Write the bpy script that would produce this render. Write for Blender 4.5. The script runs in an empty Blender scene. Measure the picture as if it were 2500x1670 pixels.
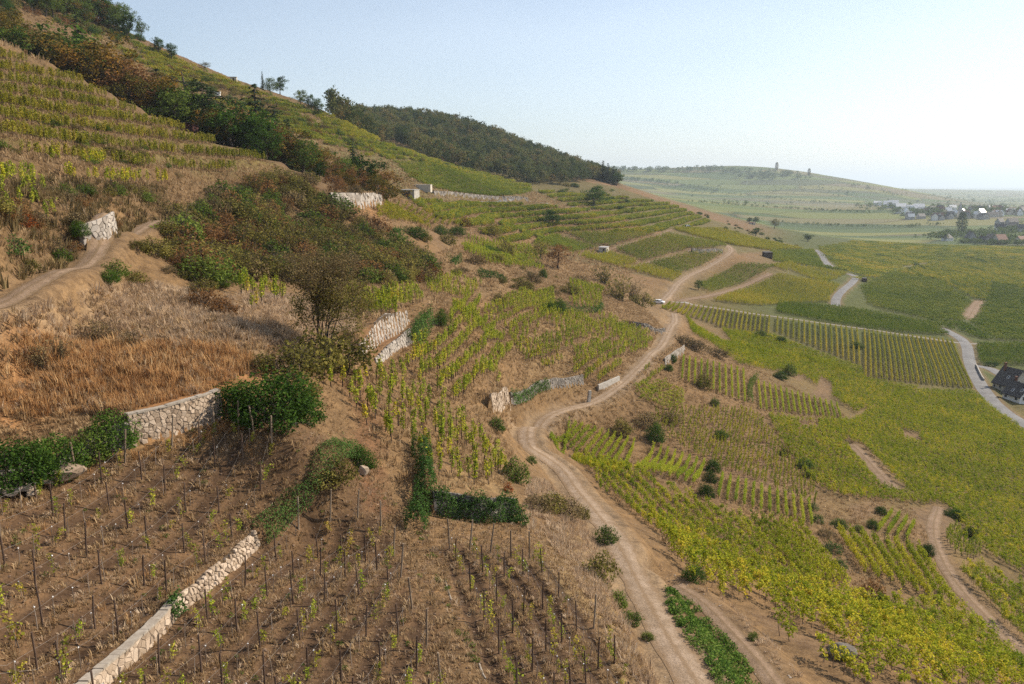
import bpy, bmesh, math, random
import numpy as np
from mathutils import Vector, Matrix

SC = bpy.context.scene
COL = SC.collection
R = math.radians

# ------------------------------------------------------------------ camera
FPX, PW, PH = 1944.44, 2500.0, 1670.0          # focal length in pixels of the 2500 x 1670 photograph
PITCH = R(11.1)
CP, SP = math.cos(PITCH), math.sin(PITCH)
cam_d = bpy.data.cameras.new('camera'); cam_d.sensor_width = 36.0; cam_d.lens = 28.0
cam_d.clip_start = 1.0; cam_d.clip_end = 80000.0
cam = bpy.data.objects.new('camera', cam_d); COL.objects.link(cam)
cam.location = (0, 0, 0); cam.rotation_euler = (R(90) - PITCH, 0, 0)
SC.camera = cam

# ------------------------------------------------------------------ sky, sun, exposure
SUN_AZ, SUN_EL = R(66), R(36)                  # azimuth measured from +Y (view direction) towards +X (right)
world = bpy.data.worlds.new('World'); SC.world = world; world.use_nodes = True
wn = world.node_tree.nodes; wl = world.node_tree.links; wn.clear()
sky = wn.new('ShaderNodeTexSky'); sky.sky_type = 'NISHITA'; sky.sun_disc = False
sky.sun_elevation = SUN_EL; sky.sun_rotation = SUN_AZ
sky.altitude = 250; sky.air_density = 1.0; sky.dust_density = 1.3; sky.ozone_density = 1.8
wtc = wn.new('ShaderNodeTexCoord'); wmap = wn.new('ShaderNodeMapping'); wmap.inputs['Scale'].default_value = (0.8, 0.8, 3.0)
wl.new(wtc.outputs['Generated'], wmap.inputs['Vector'])
wno = wn.new('ShaderNodeTexNoise'); wno.inputs['Scale'].default_value = 1.6; wno.inputs['Detail'].default_value = 2; wno.inputs['Roughness'].default_value = 0.58
wl.new(wmap.outputs['Vector'], wno.inputs['Vector'])
wr = wn.new('ShaderNodeMapRange'); wr.inputs['From Min'].default_value = 0.05; wr.inputs['From Max'].default_value = 1.0
wr.inputs['To Max'].default_value = 0.36; wl.new(wno.outputs['Fac'], wr.inputs['Value'])
wmx = wn.new('ShaderNodeMix'); wmx.data_type = 'RGBA'
wl.new(wr.outputs['Result'], wmx.inputs['Factor']); wl.new(sky.outputs['Color'], wmx.inputs[6]); wmx.inputs[7].default_value = (10.2, 10.6, 11.2, 1)
bg = wn.new('ShaderNodeBackground'); bg.inputs['Strength'].default_value = 0.092
wo = wn.new('ShaderNodeOutputWorld'); wl.new(wmx.outputs[2], bg.inputs['Color']); wl.new(bg.outputs[0], wo.inputs['Surface'])
sun_d = bpy.data.lights.new('sun', 'SUN'); sun_d.energy = 5.0; sun_d.angle = R(0.53); sun_d.color = (1.0, 0.885, 0.72)
sun = bpy.data.objects.new('sun', sun_d); COL.objects.link(sun)
SUN_DIR = Vector((math.sin(SUN_AZ) * math.cos(SUN_EL), math.cos(SUN_AZ) * math.cos(SUN_EL), math.sin(SUN_EL)))
sun.rotation_euler = SUN_DIR.to_track_quat('Z', 'Y').to_euler()
HAZE = 0.000088
SC.view_settings.view_transform = 'Standard'; SC.view_settings.look = 'None'
SC.view_settings.gamma = 1.0; SC.view_settings.exposure = 0.62; SC.view_settings.use_curve_mapping = False
cy = SC.cycles
cy.max_bounces = 4; cy.diffuse_bounces = 2; cy.glossy_bounces = 2; cy.transmission_bounces = 2; cy.volume_bounces = 0
cy.use_adaptive_sampling = True; cy.adaptive_threshold = 0.015; cy.use_denoising = False
cy.caustics_reflective = False; cy.caustics_refractive = False

# ------------------------------------------------------------------ helpers
def tag(o, label=None, cat=None, group=None, kind=None):
    if label: o['label'] = label
    if cat: o['category'] = cat
    if group: o['group'] = group
    if kind: o['kind'] = kind
    return o

def link(o, parent=None):
    COL.objects.link(o)
    if parent is not None: o.parent = parent
    return o

def obj(name, mesh, parent=None, loc=(0, 0, 0), rot=(0, 0, 0), scl=(1, 1, 1)):
    o = bpy.data.objects.new(name, mesh); o.location = loc; o.rotation_euler = rot; o.scale = scl
    return link(o, parent)

def empty(name, loc=(0, 0, 0), rot=(0, 0, 0), scl=(1, 1, 1)):
    return obj(name, None, None, loc, rot, scl)

def np_mesh(name, verts, faces, mats=(), mi=None, fattr=None, smooth=False):
    """verts (N,3); faces: (M,k) array of one k, or list of such arrays"""
    me = bpy.data.meshes.new(name)
    if not isinstance(faces, (list, tuple)): faces = [faces]
    faces = [np.asarray(f, dtype=np.int32) for f in faces if len(f)]
    v = np.asarray(verts, dtype=np.float32)
    me.vertices.add(len(v)); me.vertices.foreach_set('co', v.ravel())
    nl = sum(f.size for f in faces); nf = sum(len(f) for f in faces)
    me.loops.add(nl); me.polygons.add(nf)
    me.loops.foreach_set('vertex_index', np.concatenate([f.ravel() for f in faces]))
    tot = np.concatenate([np.full(len(f), f.shape[1], dtype=np.int32) for f in faces])
    st = np.zeros(nf, dtype=np.int32); st[1:] = np.cumsum(tot)[:-1]
    me.polygons.foreach_set('loop_start', st)
    for m in mats: me.materials.append(m)
    if mi is not None: me.polygons.foreach_set('material_index', np.asarray(mi, dtype=np.int32))
    if smooth: me.polygons.foreach_set('use_smooth', np.ones(nf, dtype=bool))
    me.update(calc_edges=True)
    if fattr is not None:
        a = me.attributes.new('lv', 'FLOAT', 'FACE'); a.data.foreach_set('value', np.asarray(fattr, dtype=np.float32))
    return me

class MB:
    """collects polygons; build() makes one mesh"""
    def __init__(s): s.v = []; s.f = []; s.m = []
    def poly(s, pts, m=0):
        b = len(s.v); s.v += [tuple(p) for p in pts]; s.f.append(tuple(range(b, b + len(pts)))); s.m.append(m)
    def box(s, c, d, m=0, rz=0.0, top=(1, 1)):
        cx, cy_, cz = c; dx, dy, dz = d[0] / 2, d[1] / 2, d[2] / 2
        ca, sa = math.cos(rz), math.sin(rz); b = len(s.v)
        for z, k in ((-dz, (1, 1)), (dz, top)):
            for x, y in ((-dx, -dy), (dx, -dy), (dx, dy), (-dx, dy)):
                x *= k[0]; y *= k[1]
                s.v.append((cx + x * ca - y * sa, cy_ + x * sa + y * ca, cz + z))
        for f in ((3, 2, 1, 0), (4, 5, 6, 7), (0, 1, 5, 4), (1, 2, 6, 5), (2, 3, 7, 6), (3, 0, 4, 7)):
            s.f.append(tuple(b + i for i in f)); s.m.append(m)
    def tube(s, p0, p1, r0, r1, n=5, m=0, caps=True):
        p0 = Vector(p0); p1 = Vector(p1); d = (p1 - p0)
        if d.length < 1e-6: return
        q = d.to_track_quat('Z', 'Y'); b = len(s.v)
        for p, r in ((p0, r0), (p1, r1)):
            for k in range(n):
                a = 2 * math.pi * k / n; s.v.append(tuple(p + q @ Vector((r * math.cos(a), r * math.sin(a), 0))))
        for k in range(n):
            j = (k + 1) % n; s.f.append((b + k, b + j, b + n + j, b + n + k)); s.m.append(m)
        if caps:
            s.f.append(tuple(b + n + k for k in range(n))); s.m.append(m)
    def mesh(s, name, mats, smooth=False):
        me = bpy.data.meshes.new(name); me.from_pydata(s.v, [], s.f)
        for m in (mats if isinstance(mats, (list, tuple)) else [mats]): me.materials.append(m)
        me.polygons.foreach_set('material_index', s.m)
        if smooth: me.polygons.foreach_set('use_smooth', [True] * len(s.f))
        me.update(); return me
    def build(s, name, mats, parent=None, loc=(0, 0, 0), rot=(0, 0, 0), scl=(1, 1, 1), smooth=False):
        return obj(name, s.mesh(name, mats, smooth), parent, loc, rot, scl)

def hash2(ix, iy, seed):
    h = (ix.astype(np.int64) * 374761393 + iy.astype(np.int64) * 668265263 + seed * 974711) & 0x7fffffff
    h = (h ^ (h >> 13)) * 1274126177 & 0x7fffffff
    return ((h ^ (h >> 16)) & 0xffffff) / float(0xffffff)

def vnoise(x, y, seed=0):
    x = np.asarray(x, float); y = np.asarray(y, float)
    ix = np.floor(x); iy = np.floor(y); fx = x - ix; fy = y - iy
    fx = fx * fx * (3 - 2 * fx); fy = fy * fy * (3 - 2 * fy)
    a = hash2(ix, iy, seed); b = hash2(ix + 1, iy, seed); c = hash2(ix, iy + 1, seed); d = hash2(ix + 1, iy + 1, seed)
    return (a + (b - a) * fx) * (1 - fy) + (c + (d - c) * fx) * fy

def fbm(x, y, seed=0, oct=4):
    s = 0; a = 0.5
    for k in range(oct):
        s = s + a * (vnoise(x * 2 ** k, y * 2 ** k, seed + k * 17) - 0.5); a *= 0.5
    return s

def sstep(a, b, x):
    t = np.clip((np.asarray(x, float) - a) / (b - a), 0, 1); return t * t * (3 - 2 * t)

def pix_dir(u, v):
    a = (np.asarray(u, float) - PW / 2) / FPX; b = (PH / 2 - np.asarray(v, float)) / FPX
    return np.stack([a + 0 * b, CP + b * SP + 0 * a, -SP + b * CP + 0 * a], -1)

def to_pix(p):
    """world points -> photograph pixels (to plan where a thing stands)"""
    p = np.asarray(p, float)
    d = p[..., 1] * CP - p[..., 2] * SP; up = p[..., 1] * SP + p[..., 2] * CP
    return np.stack([PW / 2 + FPX * p[..., 0] / d, PH / 2 - FPX * up / d, d], -1)
# ------------------------------------------------------------------ terrain: one sheet from survey points
# survey points: (u, v, 'z', height) or (u, v, 't', depth): a sighting from the camera and its height / distance
SV = [
 # foreground terraces
 (-250,1670,'z',-16),(0,1670,'z',-18.6),(250,1670,'z',-19.8),(800,1670,'z',-21.3),(1250,1670,'z',-22.6),(1532,1635,'z',-25.2),(1700,1670,'z',-27.6),(2100,1590,'z',-33),(2500,1670,'z',-40),(2900,1670,'z',-49),
 (0,1450,'z',-17.2),(391,1255,'z',-18.0),(500,1420,'z',-19.9),(750,1250,'z',-20.0),(900,1400,'z',-21.4),(1100,1330,'z',-22.9),(1387,1440,'z',-24),(1250,1450,'z',-23.2),
 (330,1085,'z',-15.4),(545,1020,'z',-15.4),(0,1190,'z',-15.4),(735,1117,'z',-16.6),(620,1090,'z',-16.0),(880,1130,'z',-19.3),(960,1220,'z',-21.2),
 (250,900,'z',-12.0),(100,800,'z',-9.8),(300,720,'z',-9.0),(600,820,'z',-11.5),(790,870,'z',-14.5),(900,900,'z',-16.8),(0,950,'z',-12.2),(500,930,'z',-13.2),
 (0,740,'z',-7.5),(200,640,'z',-6.6),(380,545,'z',-4.6),(250,588,'z',-5.0),
 (0,550,'t',58),(100,470,'t',76),(250,430,'t',100),(0,400,'t',85),(-200,400,'t',75),(0,250,'t',115),(300,330,'t',130),(-200,200,'t',115),
 (0,105,'t',150),(160,172,'t',165),(300,248,'t',175),(500,338,'t',180),(680,395,'t',180),(500,430,'t',145),(600,470,'t',150),(700,490,'t',160),
 (500,600,'t',110),(700,560,'t',150),(900,640,'t',140),(650,720,'t',86),(1000,700,'t',132),(1050,660,'t',160),(420,650,'t',88),
 (880,475,'t',240),(500,395,'t',235),(300,310,'t',235),(150,235,'t',235),(0,160,'t',225),(680,430,'t',225),(800,450,'t',232),
 (250,150,'t',300),(450,230,'t',330),(650,300,'t',335),(800,350,'t',335),(900,400,'t',330),(0,60,'t',270),(-200,20,'t',230),
 (270,55,'t',430),(100,-22,'t',420),(350,92,'t',440),(480,152,'t',440),(650,222,'t',440),(790,267,'t',430),(0,-68,'t',400),(-200,-150,'t',330),
 (270,75,'t',700),(480,185,'t',700),(650,250,'t',640),(0,-30,'t',650),
 # wooded hill and fields below it
 (820,300,'t',880),(1000,292,'t',860),(1150,322,'t',850),(1300,392,'t',830),(1400,427,'t',800),(1510,450,'t',780),
 (1000,330,'t',1300),(1300,415,'t',1300),(1500,455,'t',1200),
 (900,332,'t',540),(1100,402,'t',600),(1300,452,'t',650),(860,310,'t',460),
 (1000,420,'t',420),(1200,462,'t',480),(1000,482,'t',340),(1100,482,'t',400),(1300,490,'t',480),(1400,510,'t',520),(900,512,'t',270),(1050,570,'t',250),(1250,560,'t',340),
 (1200,650,'t',210),(1400,600,'t',400),(1400,700,'t',235),(1500,720,'t',250),(1450,790,'t',182),(1250,730,'z',-23),(1340,800,'z',-27.0),
 # the track
 (1620,790,'z',-36.5),(1600,870,'z',-35.2),(1400,990,'z',-35),(1280,1060,'z',-34.6),(1330,1150,'z',-32.0),(1480,1300,'z',-28.8),(1550,1450,'z',-28),(1640,1600,'z',-27.5),
 (1150,1265,'z',-23.6),(1100,1120,'z',-22.6),(1000,1000,'z',-20.4),(950,950,'z',-19),(1100,950,'z',-22),(1240,1100,'z',-27.5),(1240,960,'z',-27.5),(1200,850,'z',-23),(1000,850,'z',-18.6),(900,810,'z',-15.8),(1050,780,'z',-18),(1300,860,'z',-28.4),(1400,900,'z',-31.5),(1180,1190,'z',-23.6),
 # below the track
 (1450,1050,'z',-38),(1700,1050,'z',-42),(1600,1150,'z',-37.5),(1800,1200,'z',-42),(1700,1350,'z',-35),(1950,1450,'z',-38.5),(1750,1500,'z',-32),(2200,1500,'z',-43),(2500,1450,'z',-50),(2450,1250,'z',-56),(2200,1250,'z',-50),(2000,1000,'z',-52),(2300,1050,'z',-59),(2480,1040,'z',-65),(2380,900,'z',-66),(2350,830,'z',-66),(2100,850,'z',-57.5),(1800,850,'z',-47.5),(1700,800,'z',-44),(1900,780,'z',-53),(2800,1200,'z',-62),(2800,900,'z',-68),
 (1620,742,'z',-45),(1650,680,'z',-43),(1800,690,'z',-50),(1960,760,'z',-58),(2050,690,'z',-59),(2250,700,'z',-67),(2450,700,'z',-69),(1780,620,'z',-38.5),(1600,600,'z',-32),(1870,620,'z',-45),(2010,630,'z',-59),(2200,620,'z',-69),(2450,620,'z',-71),
 (1700,520,'t',700),(1500,500,'t',590),(1600,482,'t',810),(1750,540,'t',760),(1950,602,'t',700),(1850,575,'t',740),
 # plain, far hill
 (1600,500,'t',1500),(1800,545,'t',1400),(2000,575,'t',1150),(2300,585,'z',-72),(2500,560,'z',-72),(2200,540,'z',-68),(2500,520,'z',-72),(2150,505,'z',-52),(2300,512,'z',-62),(2900,600,'z',-72),(2900,520,'z',-74),
 (1400,420,'t',3800),(1500,412,'t',3600),(1650,414,'t',3600),(1780,408,'t',3500),(1900,417,'t',3400),(1990,433,'t',3300),(2090,449,'t',3200),(2170,466,'t',3100),(2230,487,'t',3000),(2290,500,'t',2900),
 (2230,491,'t',4200),(2290,497,'t',3900),(2170,476,'t',4000),(2090,461,'t',4000),(1990,446,'t',4100),(1900,428,'t',4200),
 (1800,450,'t',3200),(1700,480,'t',2800),(1900,490,'t',2600),(1550,450,'t',3000),(2050,515,'t',2150),(1550,470,'t',2000),
 (1500,440,'t',5500),(1800,440,'t',5200),(2050,462,'t',5000),
 (2100,459.5,'z',-80),(2400,459.5,'z',-80),(2800,459.5,'z',-80),(1300,459.5,'z',-80),(700,459.5,'z',-80),(100,459.5,'z',-80),
 (2400,480,'z',-76),(2800,475,'z',-77),(2400,467,'z',-78),(1300,440,'t',5200),(700,400,'t',4000),(0,330,'t',3500),(300,200,'t',1500),(700,300,'t',1500),(0,100,'t',1300),
]
def sv_point(s):
    d = pix_dir(s[0], s[1]); t = s[3] / d[2] if s[2] == 'z' else s[3]
    return d * t
_sp = np.array([sv_point(s) for s in SV])
_sr = np.hypot(_sp[:, 0], _sp[:, 1]); _sx = np.stack([np.arctan2(_sp[:, 0], _sp[:, 1]), np.log(_sr)], 1); _sval = _sp[:, 2] / _sr
def _ker(d2): return 0.5 * d2 * np.log(d2 + 1e-9)
_n = len(_sx)
_K = _ker(((_sx[:, None] - _sx[None]) ** 2).sum(-1)) + np.eye(_n) * 2e-4
_A = np.zeros((_n + 3, _n + 3)); _A[:_n, :_n] = _K; _A[:_n, _n] = 1; _A[:_n, _n + 1:] = _sx; _A[_n:, :_n] = _A[:_n, _n:].T
_w = np.linalg.solve(_A, np.concatenate([_sval, np.zeros(3)]))

TH = np.radians(np.concatenate([np.arange(-180, -50, 5.0), np.arange(-50, -42, 1.0), np.arange(-42, 44, 0.2), np.arange(44, 55, 1.0), np.arange(55, 180.1, 5.0)]))
LR = np.concatenate([np.linspace(math.log(2.0), math.log(22.0), 14)[:-1], np.arange(math.log(22.0), math.log(400.0), 0.0062), np.arange(math.log(400.0), math.log(45000.0), 0.011)])
GT, GL = np.meshgrid(TH, LR, indexing='ij')
GR = np.exp(GL); GX = GR * np.sin(GT); GY = GR * np.cos(GT)
def _tps(th, lr):
    q = np.stack([np.clip(th, -0.72, 0.78), np.clip(lr, 3.25, 10.4)], -1).reshape(-1, 2); out = np.empty(len(q))
    for i in range(0, len(q), 40000):
        b = q[i:i + 40000]; d2 = (b[:, None, 0] - _sx[None, :, 0]) ** 2 + (b[:, None, 1] - _sx[None, :, 1]) ** 2
        out[i:i + 40000] = _ker(d2) @ _w[:_n] + _w[_n] + b @ _w[_n + 1:]
    return out.reshape(th.shape)
# coarse evaluation, then refined bilinearly (the surface is smooth)
_th = TH[::3] if (len(TH) - 1) % 3 == 0 else np.append(TH[::3], TH[-1]); _lr = LR[::3] if (len(LR) - 1) % 3 == 0 else np.append(LR[::3], LR[-1])
_c = _tps(*np.meshgrid(_th, _lr, indexing='ij'))
_tmp = np.stack([np.interp(TH, _th, _c[:, j]) for j in range(len(_lr))], 1)
_tan = np.stack([np.interp(LR, _lr, _tmp[i]) for i in range(len(TH))], 0)
GZ = _tan * np.exp(np.clip(GL, 3.25, 12))
GZ = np.clip(GZ, -82, 400)
near = GR < math.exp(3.25); GZ[near] = (_tan * math.exp(3.25))[near] + 0.0
DEG = np.degrees(GT)
# terraces on the two vine slopes (treads and risers follow the contours)
TERR = 2.7
def terr_frac(z): return np.mod(z / TERR, 1.0)
def terrace(z, th, r):
    wv = 0.5 * fbm(th * 14, np.log(r) * 9, 5, 3) * TERR * 1.1
    zz = z + wv; k = np.floor(zz / TERR); f = zz / TERR - k
    s = np.where(f < 0.66, f * 0.45, 0.297 + (f - 0.66) / 0.34 * 0.703)
    return TERR * (k + s) - wv
ZZ = GZ + 0.5 * fbm(GT * 14, np.log(GR) * 9, 5, 3) * TERR * 1.1
_m1 = sstep(-7, -11, DEG) * sstep(72, 84, GR) * sstep(-1.5, 1.5, GZ) * sstep(215, 195, GR)
_m2 = np.maximum(sstep(2, -4, DEG) * sstep(0, 6, GZ), sstep(26, 18, DEG) * sstep(-4, 0, DEG) * sstep(-28, -22, GZ)) * sstep(255, 280, GR) * sstep(950, 800, GR)
_m3 = sstep(-6, -3, DEG) * sstep(14, 10, DEG) * sstep(95, 115, GR) * sstep(330, 260, GR) * 0.75
_tz = terrace(GZ, GT, GR)
ZBASE = GZ.copy()
TM = np.clip(_m1 + _m2 + _m3, 0, 1)
GZ = GZ + (_tz - GZ) * TM
# relief
GZ += fbm(GX / 6.0, GY / 6.0, 3, 3) * 0.55 * sstep(2500, 300, GR)
GZ += fbm(GX / 1.6, GY / 1.6, 9, 3) * 0.22 * sstep(180, 60, GR)
GZ += fbm(GX / 60.0, GY / 60.0, 21, 3) * 3.0 * sstep(200, 700, GR) * sstep(-66, -50, GZ)

def _gidx(x, y):
    th = np.arctan2(x, y); lr = np.log(np.maximum(np.hypot(x, y), 2.01))
    i = np.clip(np.searchsorted(TH, th) - 1, 0, len(TH) - 2); j = np.clip(np.searchsorted(LR, lr) - 1, 0, len(LR) - 2)
    a = np.clip((th - TH[i]) / (TH[i + 1] - TH[i]), 0, 1); b = np.clip((lr - LR[j]) / (LR[j + 1] - LR[j]), 0, 1)
    return i, j, a, b
def gsample(G, x, y):
    x = np.asarray(x, float); y = np.asarray(y, float); i, j, a, b = _gidx(x, y)
    return (G[i, j] * (1 - a) + G[i + 1, j] * a) * (1 - b) + (G[i, j + 1] * (1 - a) + G[i + 1, j + 1] * a) * b
def H(x, y): return gsample(GZ, x, y)
_TT = np.exp(np.arange(math.log(18.0), math.log(40000.0), 0.004))
def P(u, v, tmin=0):
    """where the sight line through a photograph pixel meets the ground"""
    d = pix_dir(u, v); pts = d[None] * _TT[:, None]; g = pts[:, 2] - H(pts[:, 0], pts[:, 1])
    k = np.nonzero((g < 0) & (_TT > tmin))[0]
    if len(k) == 0: t = 3000.0
    else:
        k = k[0]
        if k == 0: t = _TT[0]
        else: t = _TT[k - 1] + (_TT[k] - _TT[k - 1]) * g[k - 1] / (g[k - 1] - g[k] + 1e-9)
    p = d * t; return np.array([p[0], p[1], float(H(p[0], p[1]))])
def depth(p): return float(p[1] * CP - p[2] * SP)
def PP(pts): return np.array([P(*q) for q in pts])
def dens(pts, step):
    """resample a polyline evenly"""
    pts = np.asarray(pts, float); s = np.concatenate([[0], np.cumsum(np.linalg.norm(np.diff(pts[:, :2], axis=0), axis=1))])
    n = max(2, int(s[-1] / step) + 1); q = np.linspace(0, s[-1], n)
    return np.stack([np.interp(q, s, pts[:, k]) for k in range(pts.shape[1])], 1)
def smooth_line(pts, it=2):
    pts = np.asarray(pts, float)
    for _ in range(it):
        q = np.empty((2 * len(pts), pts.shape[1])); q[0] = pts[0]; q[-1] = pts[-1]
        q[1:-1:2] = pts[:-1] * 0.75 + pts[1:] * 0.25; q[2:-1:2] = pts[:-1] * 0.25 + pts[1:] * 0.75
        pts = q
    return pts
def line_dist(x, y, line):
    """distance to a polyline, signed side (+ = left of travel), arc parameter index"""
    best = np.full(x.shape, 1e9); side = np.zeros(x.shape); par = np.zeros(x.shape)
    for k in range(len(line) - 1):
        ax, ay = line[k][:2]; bx, by = line[k + 1][:2]; dx, dy = bx - ax, by - ay; L2 = dx * dx + dy * dy + 1e-12
        t = np.clip(((x - ax) * dx + (y - ay) * dy) / L2, 0, 1); ex = x - ax - t * dx; ey = y - ay - t * dy
        d = np.hypot(ex, ey); m = d < best
        best = np.where(m, d, best); side = np.where(m, np.sign(dx * ey - dy * ex), side); par = np.where(m, k + t, par)
    return best, side, par
def near_mask(line, pad):
    line = np.asarray(line)
    return (GX > line[:, 0].min() - pad) & (GX < line[:, 0].max() + pad) & (GY > line[:, 1].min() - pad) & (GY < line[:, 1].max() + pad)

# --- roads: (name, label, centre line in sightings, width, material key)
ROADS = [
 ('dirt_track','pale winding dirt track running between the vineyards','dirt',2.25,
   [(1760,1760),(1690,1660),(1632,1560),(1580,1470),(1530,1370),(1470,1270),(1400,1180),(1335,1120),(1290,1080),(1285,1050),(1310,1025),(1380,1000),(1460,982),(1530,935),(1590,870),(1632,815),(1650,785),(1645,765)]),
 ('dirt_track','brown dirt track climbing along the scrub on the left slope','soil',1.7,
   [(-80,770),(0,738),(80,705),(170,655),(240,612),(320,570),(395,540)]),
 ('dirt_track','stony track curving past the parked car and the lone round tree','dirt',3.6,
   [(1605,742),(1640,715),(1655,690),(1690,665),(1740,645),(1785,620),(1783,605),(1770,598)]),
 ('asphalt_road','grey asphalt lane curving round the vineyard knoll','tar',4.6,
   [(2040,748),(2040,728),(2062,705),(2085,685),(2092,675),(2070,668)]),
 ('asphalt_road','grey asphalt lane descending behind the vine slope','tar',5.0,
   [(1992,610),(2008,622),(2015,640),(2028,652)]),
 ('asphalt_road','grey asphalt road running down to the house at the right edge','tar',4.2,
   [(2300,802),(2345,825),(2362,845),(2365,880),(2385,925),(2410,965),(2450,1005),(2500,1035),(2560,1065)]),
 ('asphalt_road','asphalt driveway branching off towards the house','tar',4.0,[(2385,893),(2420,900),(2450,918),(2480,935)]),
 ('service_lane','pale concrete lane along the top of the striped vine plots','conc',1.8,
   [(1640,735),(1750,752),(1880,772),(2000,788),(2120,803),(2240,822),(2340,838),(2392,840)]),
 ('dirt_track','bare earth track between the terraced plots beside the small hut','soil',2.2,[(1395,622),(1480,606),(1560,588),(1610,575),(1640,560)]),
 ('dirt_track','bare earth track between two bright vine plots','soil',2.2,[(1515,652),(1590,634),(1690,612)]),
 ('dirt_track','bare earth track below the lone round tree','soil',4.0,[(1660,735),(1740,722),(1800,700),(1880,668)]),
 ('asphalt_road','pale lane on the upper slope below the long wall','tar',3.0,[(1060,480),(1130,487),(1220,492),(1290,490),(1330,497),(1400,505)]),
 ('dirt_track','rough earth strip between the green weeds and the golden vines','soil',1.5,[(1650,1425),(1730,1490),(1830,1590),(1930,1720)]),
 ('dirt_track','bare earth strip in the valley vineyards','soil',6.0,[(2392,735),(2378,752),(2364,778)]),
 ('dirt_track','reddish earth path through the dense lower vines','soil',2.4,[(2080,1085),(2115,1120),(2150,1160),(2185,1195)]),
 ('dirt_track','bare earth path dropping through the lowest vines','soil',1.9,[(2290,1240),(2275,1290),(2290,1350),(2330,1420),(2390,1490),(2470,1570),(2560,1650)]),
]
RLINES = []
for nm, lab, mk, w, px in ROADS:
    L = dens(smooth_line(PP(px), 2), 1.2)
    z = H(L[:, 0], L[:, 1]); ker = np.ones(9) / 9; z = np.convolve(np.pad(z, 4, mode='edge'), ker, 'valid'); L[:, 2] = z
    RLINES.append(L)
for (nm, lab, mk, w, px), L in zip(ROADS, RLINES):
    M = near_mask(L, w + 6); x = GX[M]; y = GY[M]; d, s, par = line_dist(x, y, L)
    zr = np.interp(par, np.arange(len(L)), L[:, 2]); k = sstep(w / 2 + 2.6, w / 2 + 0.5, d)
    GZ[M] = GZ[M] * (1 - k) + zr * k

# --- retaining walls raise the ground on their uphill side: (key, base line, height, uphill run)
WALLS = {
 'wall_long':  ([(322,1088),(400,1070),(480,1044),(546,1018)], 1.9, 4.0),
 'wall_hedge': ([(-60,1225),(0,1196),(100,1172),(200,1130),(262,1098),(318,1092)], 1.3, 4.0),
 'wall_low':   ([(150,1755),(250,1678),(360,1590),(440,1500)], .85, 4.0),
 'wall_rubble':([(440,1500),(520,1432),(575,1385),(632,1325)], .85, 3.5),
 'wall_ivy_bank':([(632,1325),(690,1262),(780,1180),(870,1120)], 1.1, 3.0),
 'wall_ivy':   ([(1060,1256),(1120,1262),(1190,1276),(1262,1272)], 1.75, 4.0),
 'terrace_up': ([(884,872),(918,855),(960,822),(998,784)], 2.6, 4.0),
 'terrace_low':([(914,893),(955,866),(985,848),(1008,836)], 1.2, 1.6),
 'wall_corner':([(1203,1006),(1225,1012),(1246,1002)], 2.3, 3.0),
 'wall_ivy_far':([(1248,985),(1290,965),(1340,948),(1425,938)], 1.7, 3.0),
 'wall_conc':  ([(1462,957),(1487,947),(1513,935)], 1.3, 2.5),
 'wall_track': ([(206,608),(240,598),(262,589),(287,572)], 2.2, 3.0),
 'wall_right': ([(1624,898),(1645,883),(1672,862)], 2.0, 3.0),
 'wall_dark':  ([(1545,800),(1580,806),(1625,815)], 1.6, 3.0),
 'wall_upper': ([(1060,478),(1120,480),(1200,487),(1290,493)], 2.6, 8.0),
 'wall_mid':   ([(812,512),(850,512),(900,512),(935,510)], 3.6, 5.0),
 'wall_square':([(1690,617),(1728,620),(1765,620)], 2.6, 4.0),
}
WL = {}
for key, (px, h, run) in WALLS.items():
    b = PP(px); L = dens(smooth_line(b, 1), 0.5); L[:, 2] = H(L[:, 0], L[:, 1])
    # uphill side = away from the camera-right
    M = near_mask(L, run * 2.6 + 1); x = GX[M]; y = GY[M]; d, s, par = line_dist(x, y, L)
    dv = L[-1] - L[0]; nrm = np.array([-dv[1], dv[0]]); nrm = nrm / (np.linalg.norm(nrm) + 1e-9); c = L[len(L) // 2]
    up = 1.0 if H(c[0] + nrm[0] * 3, c[1] + nrm[1] * 3) > H(c[0] - nrm[0] * 3, c[1] - nrm[1] * 3) else -1.0
    if key in ('wall_upper', 'wall_mid', 'wall_track', 'terrace_up', 'terrace_low', 'wall_long', 'wall_hedge', 'wall_conc', 'wall_corner', 'wall_ivy_far', 'wall_dark','wall_ivy','wall_right','wall_square'):
        # the face looks at the camera side
        up = 1.0 if (c[0] * nrm[0] + c[1] * nrm[1]) > 0 else -1.0
    zb = np.interp(par, np.arange(len(L)), L[:, 2])
    inside = (par > 0.001) & (par < len(L) - 1.001)
    a = np.where(s * up > 0, sstep(run * 2.6, run * 0.3, d) * sstep(0.05, 0.35, d), 0.0) * inside
    tgt = np.maximum(GZ[M], zb + h - 0.12)
    GZ[M] = GZ[M] * (1 - a) + tgt * a
    # foot of the wall: level with the base line
    f = np.where(s * up <= 0, sstep(0.9, 0.2, d), 0.0) * inside
    GZ[M] = GZ[M] * (1 - f) + np.minimum(GZ[M], zb) * f
    WL[key] = (L, h, nrm * up)

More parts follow.
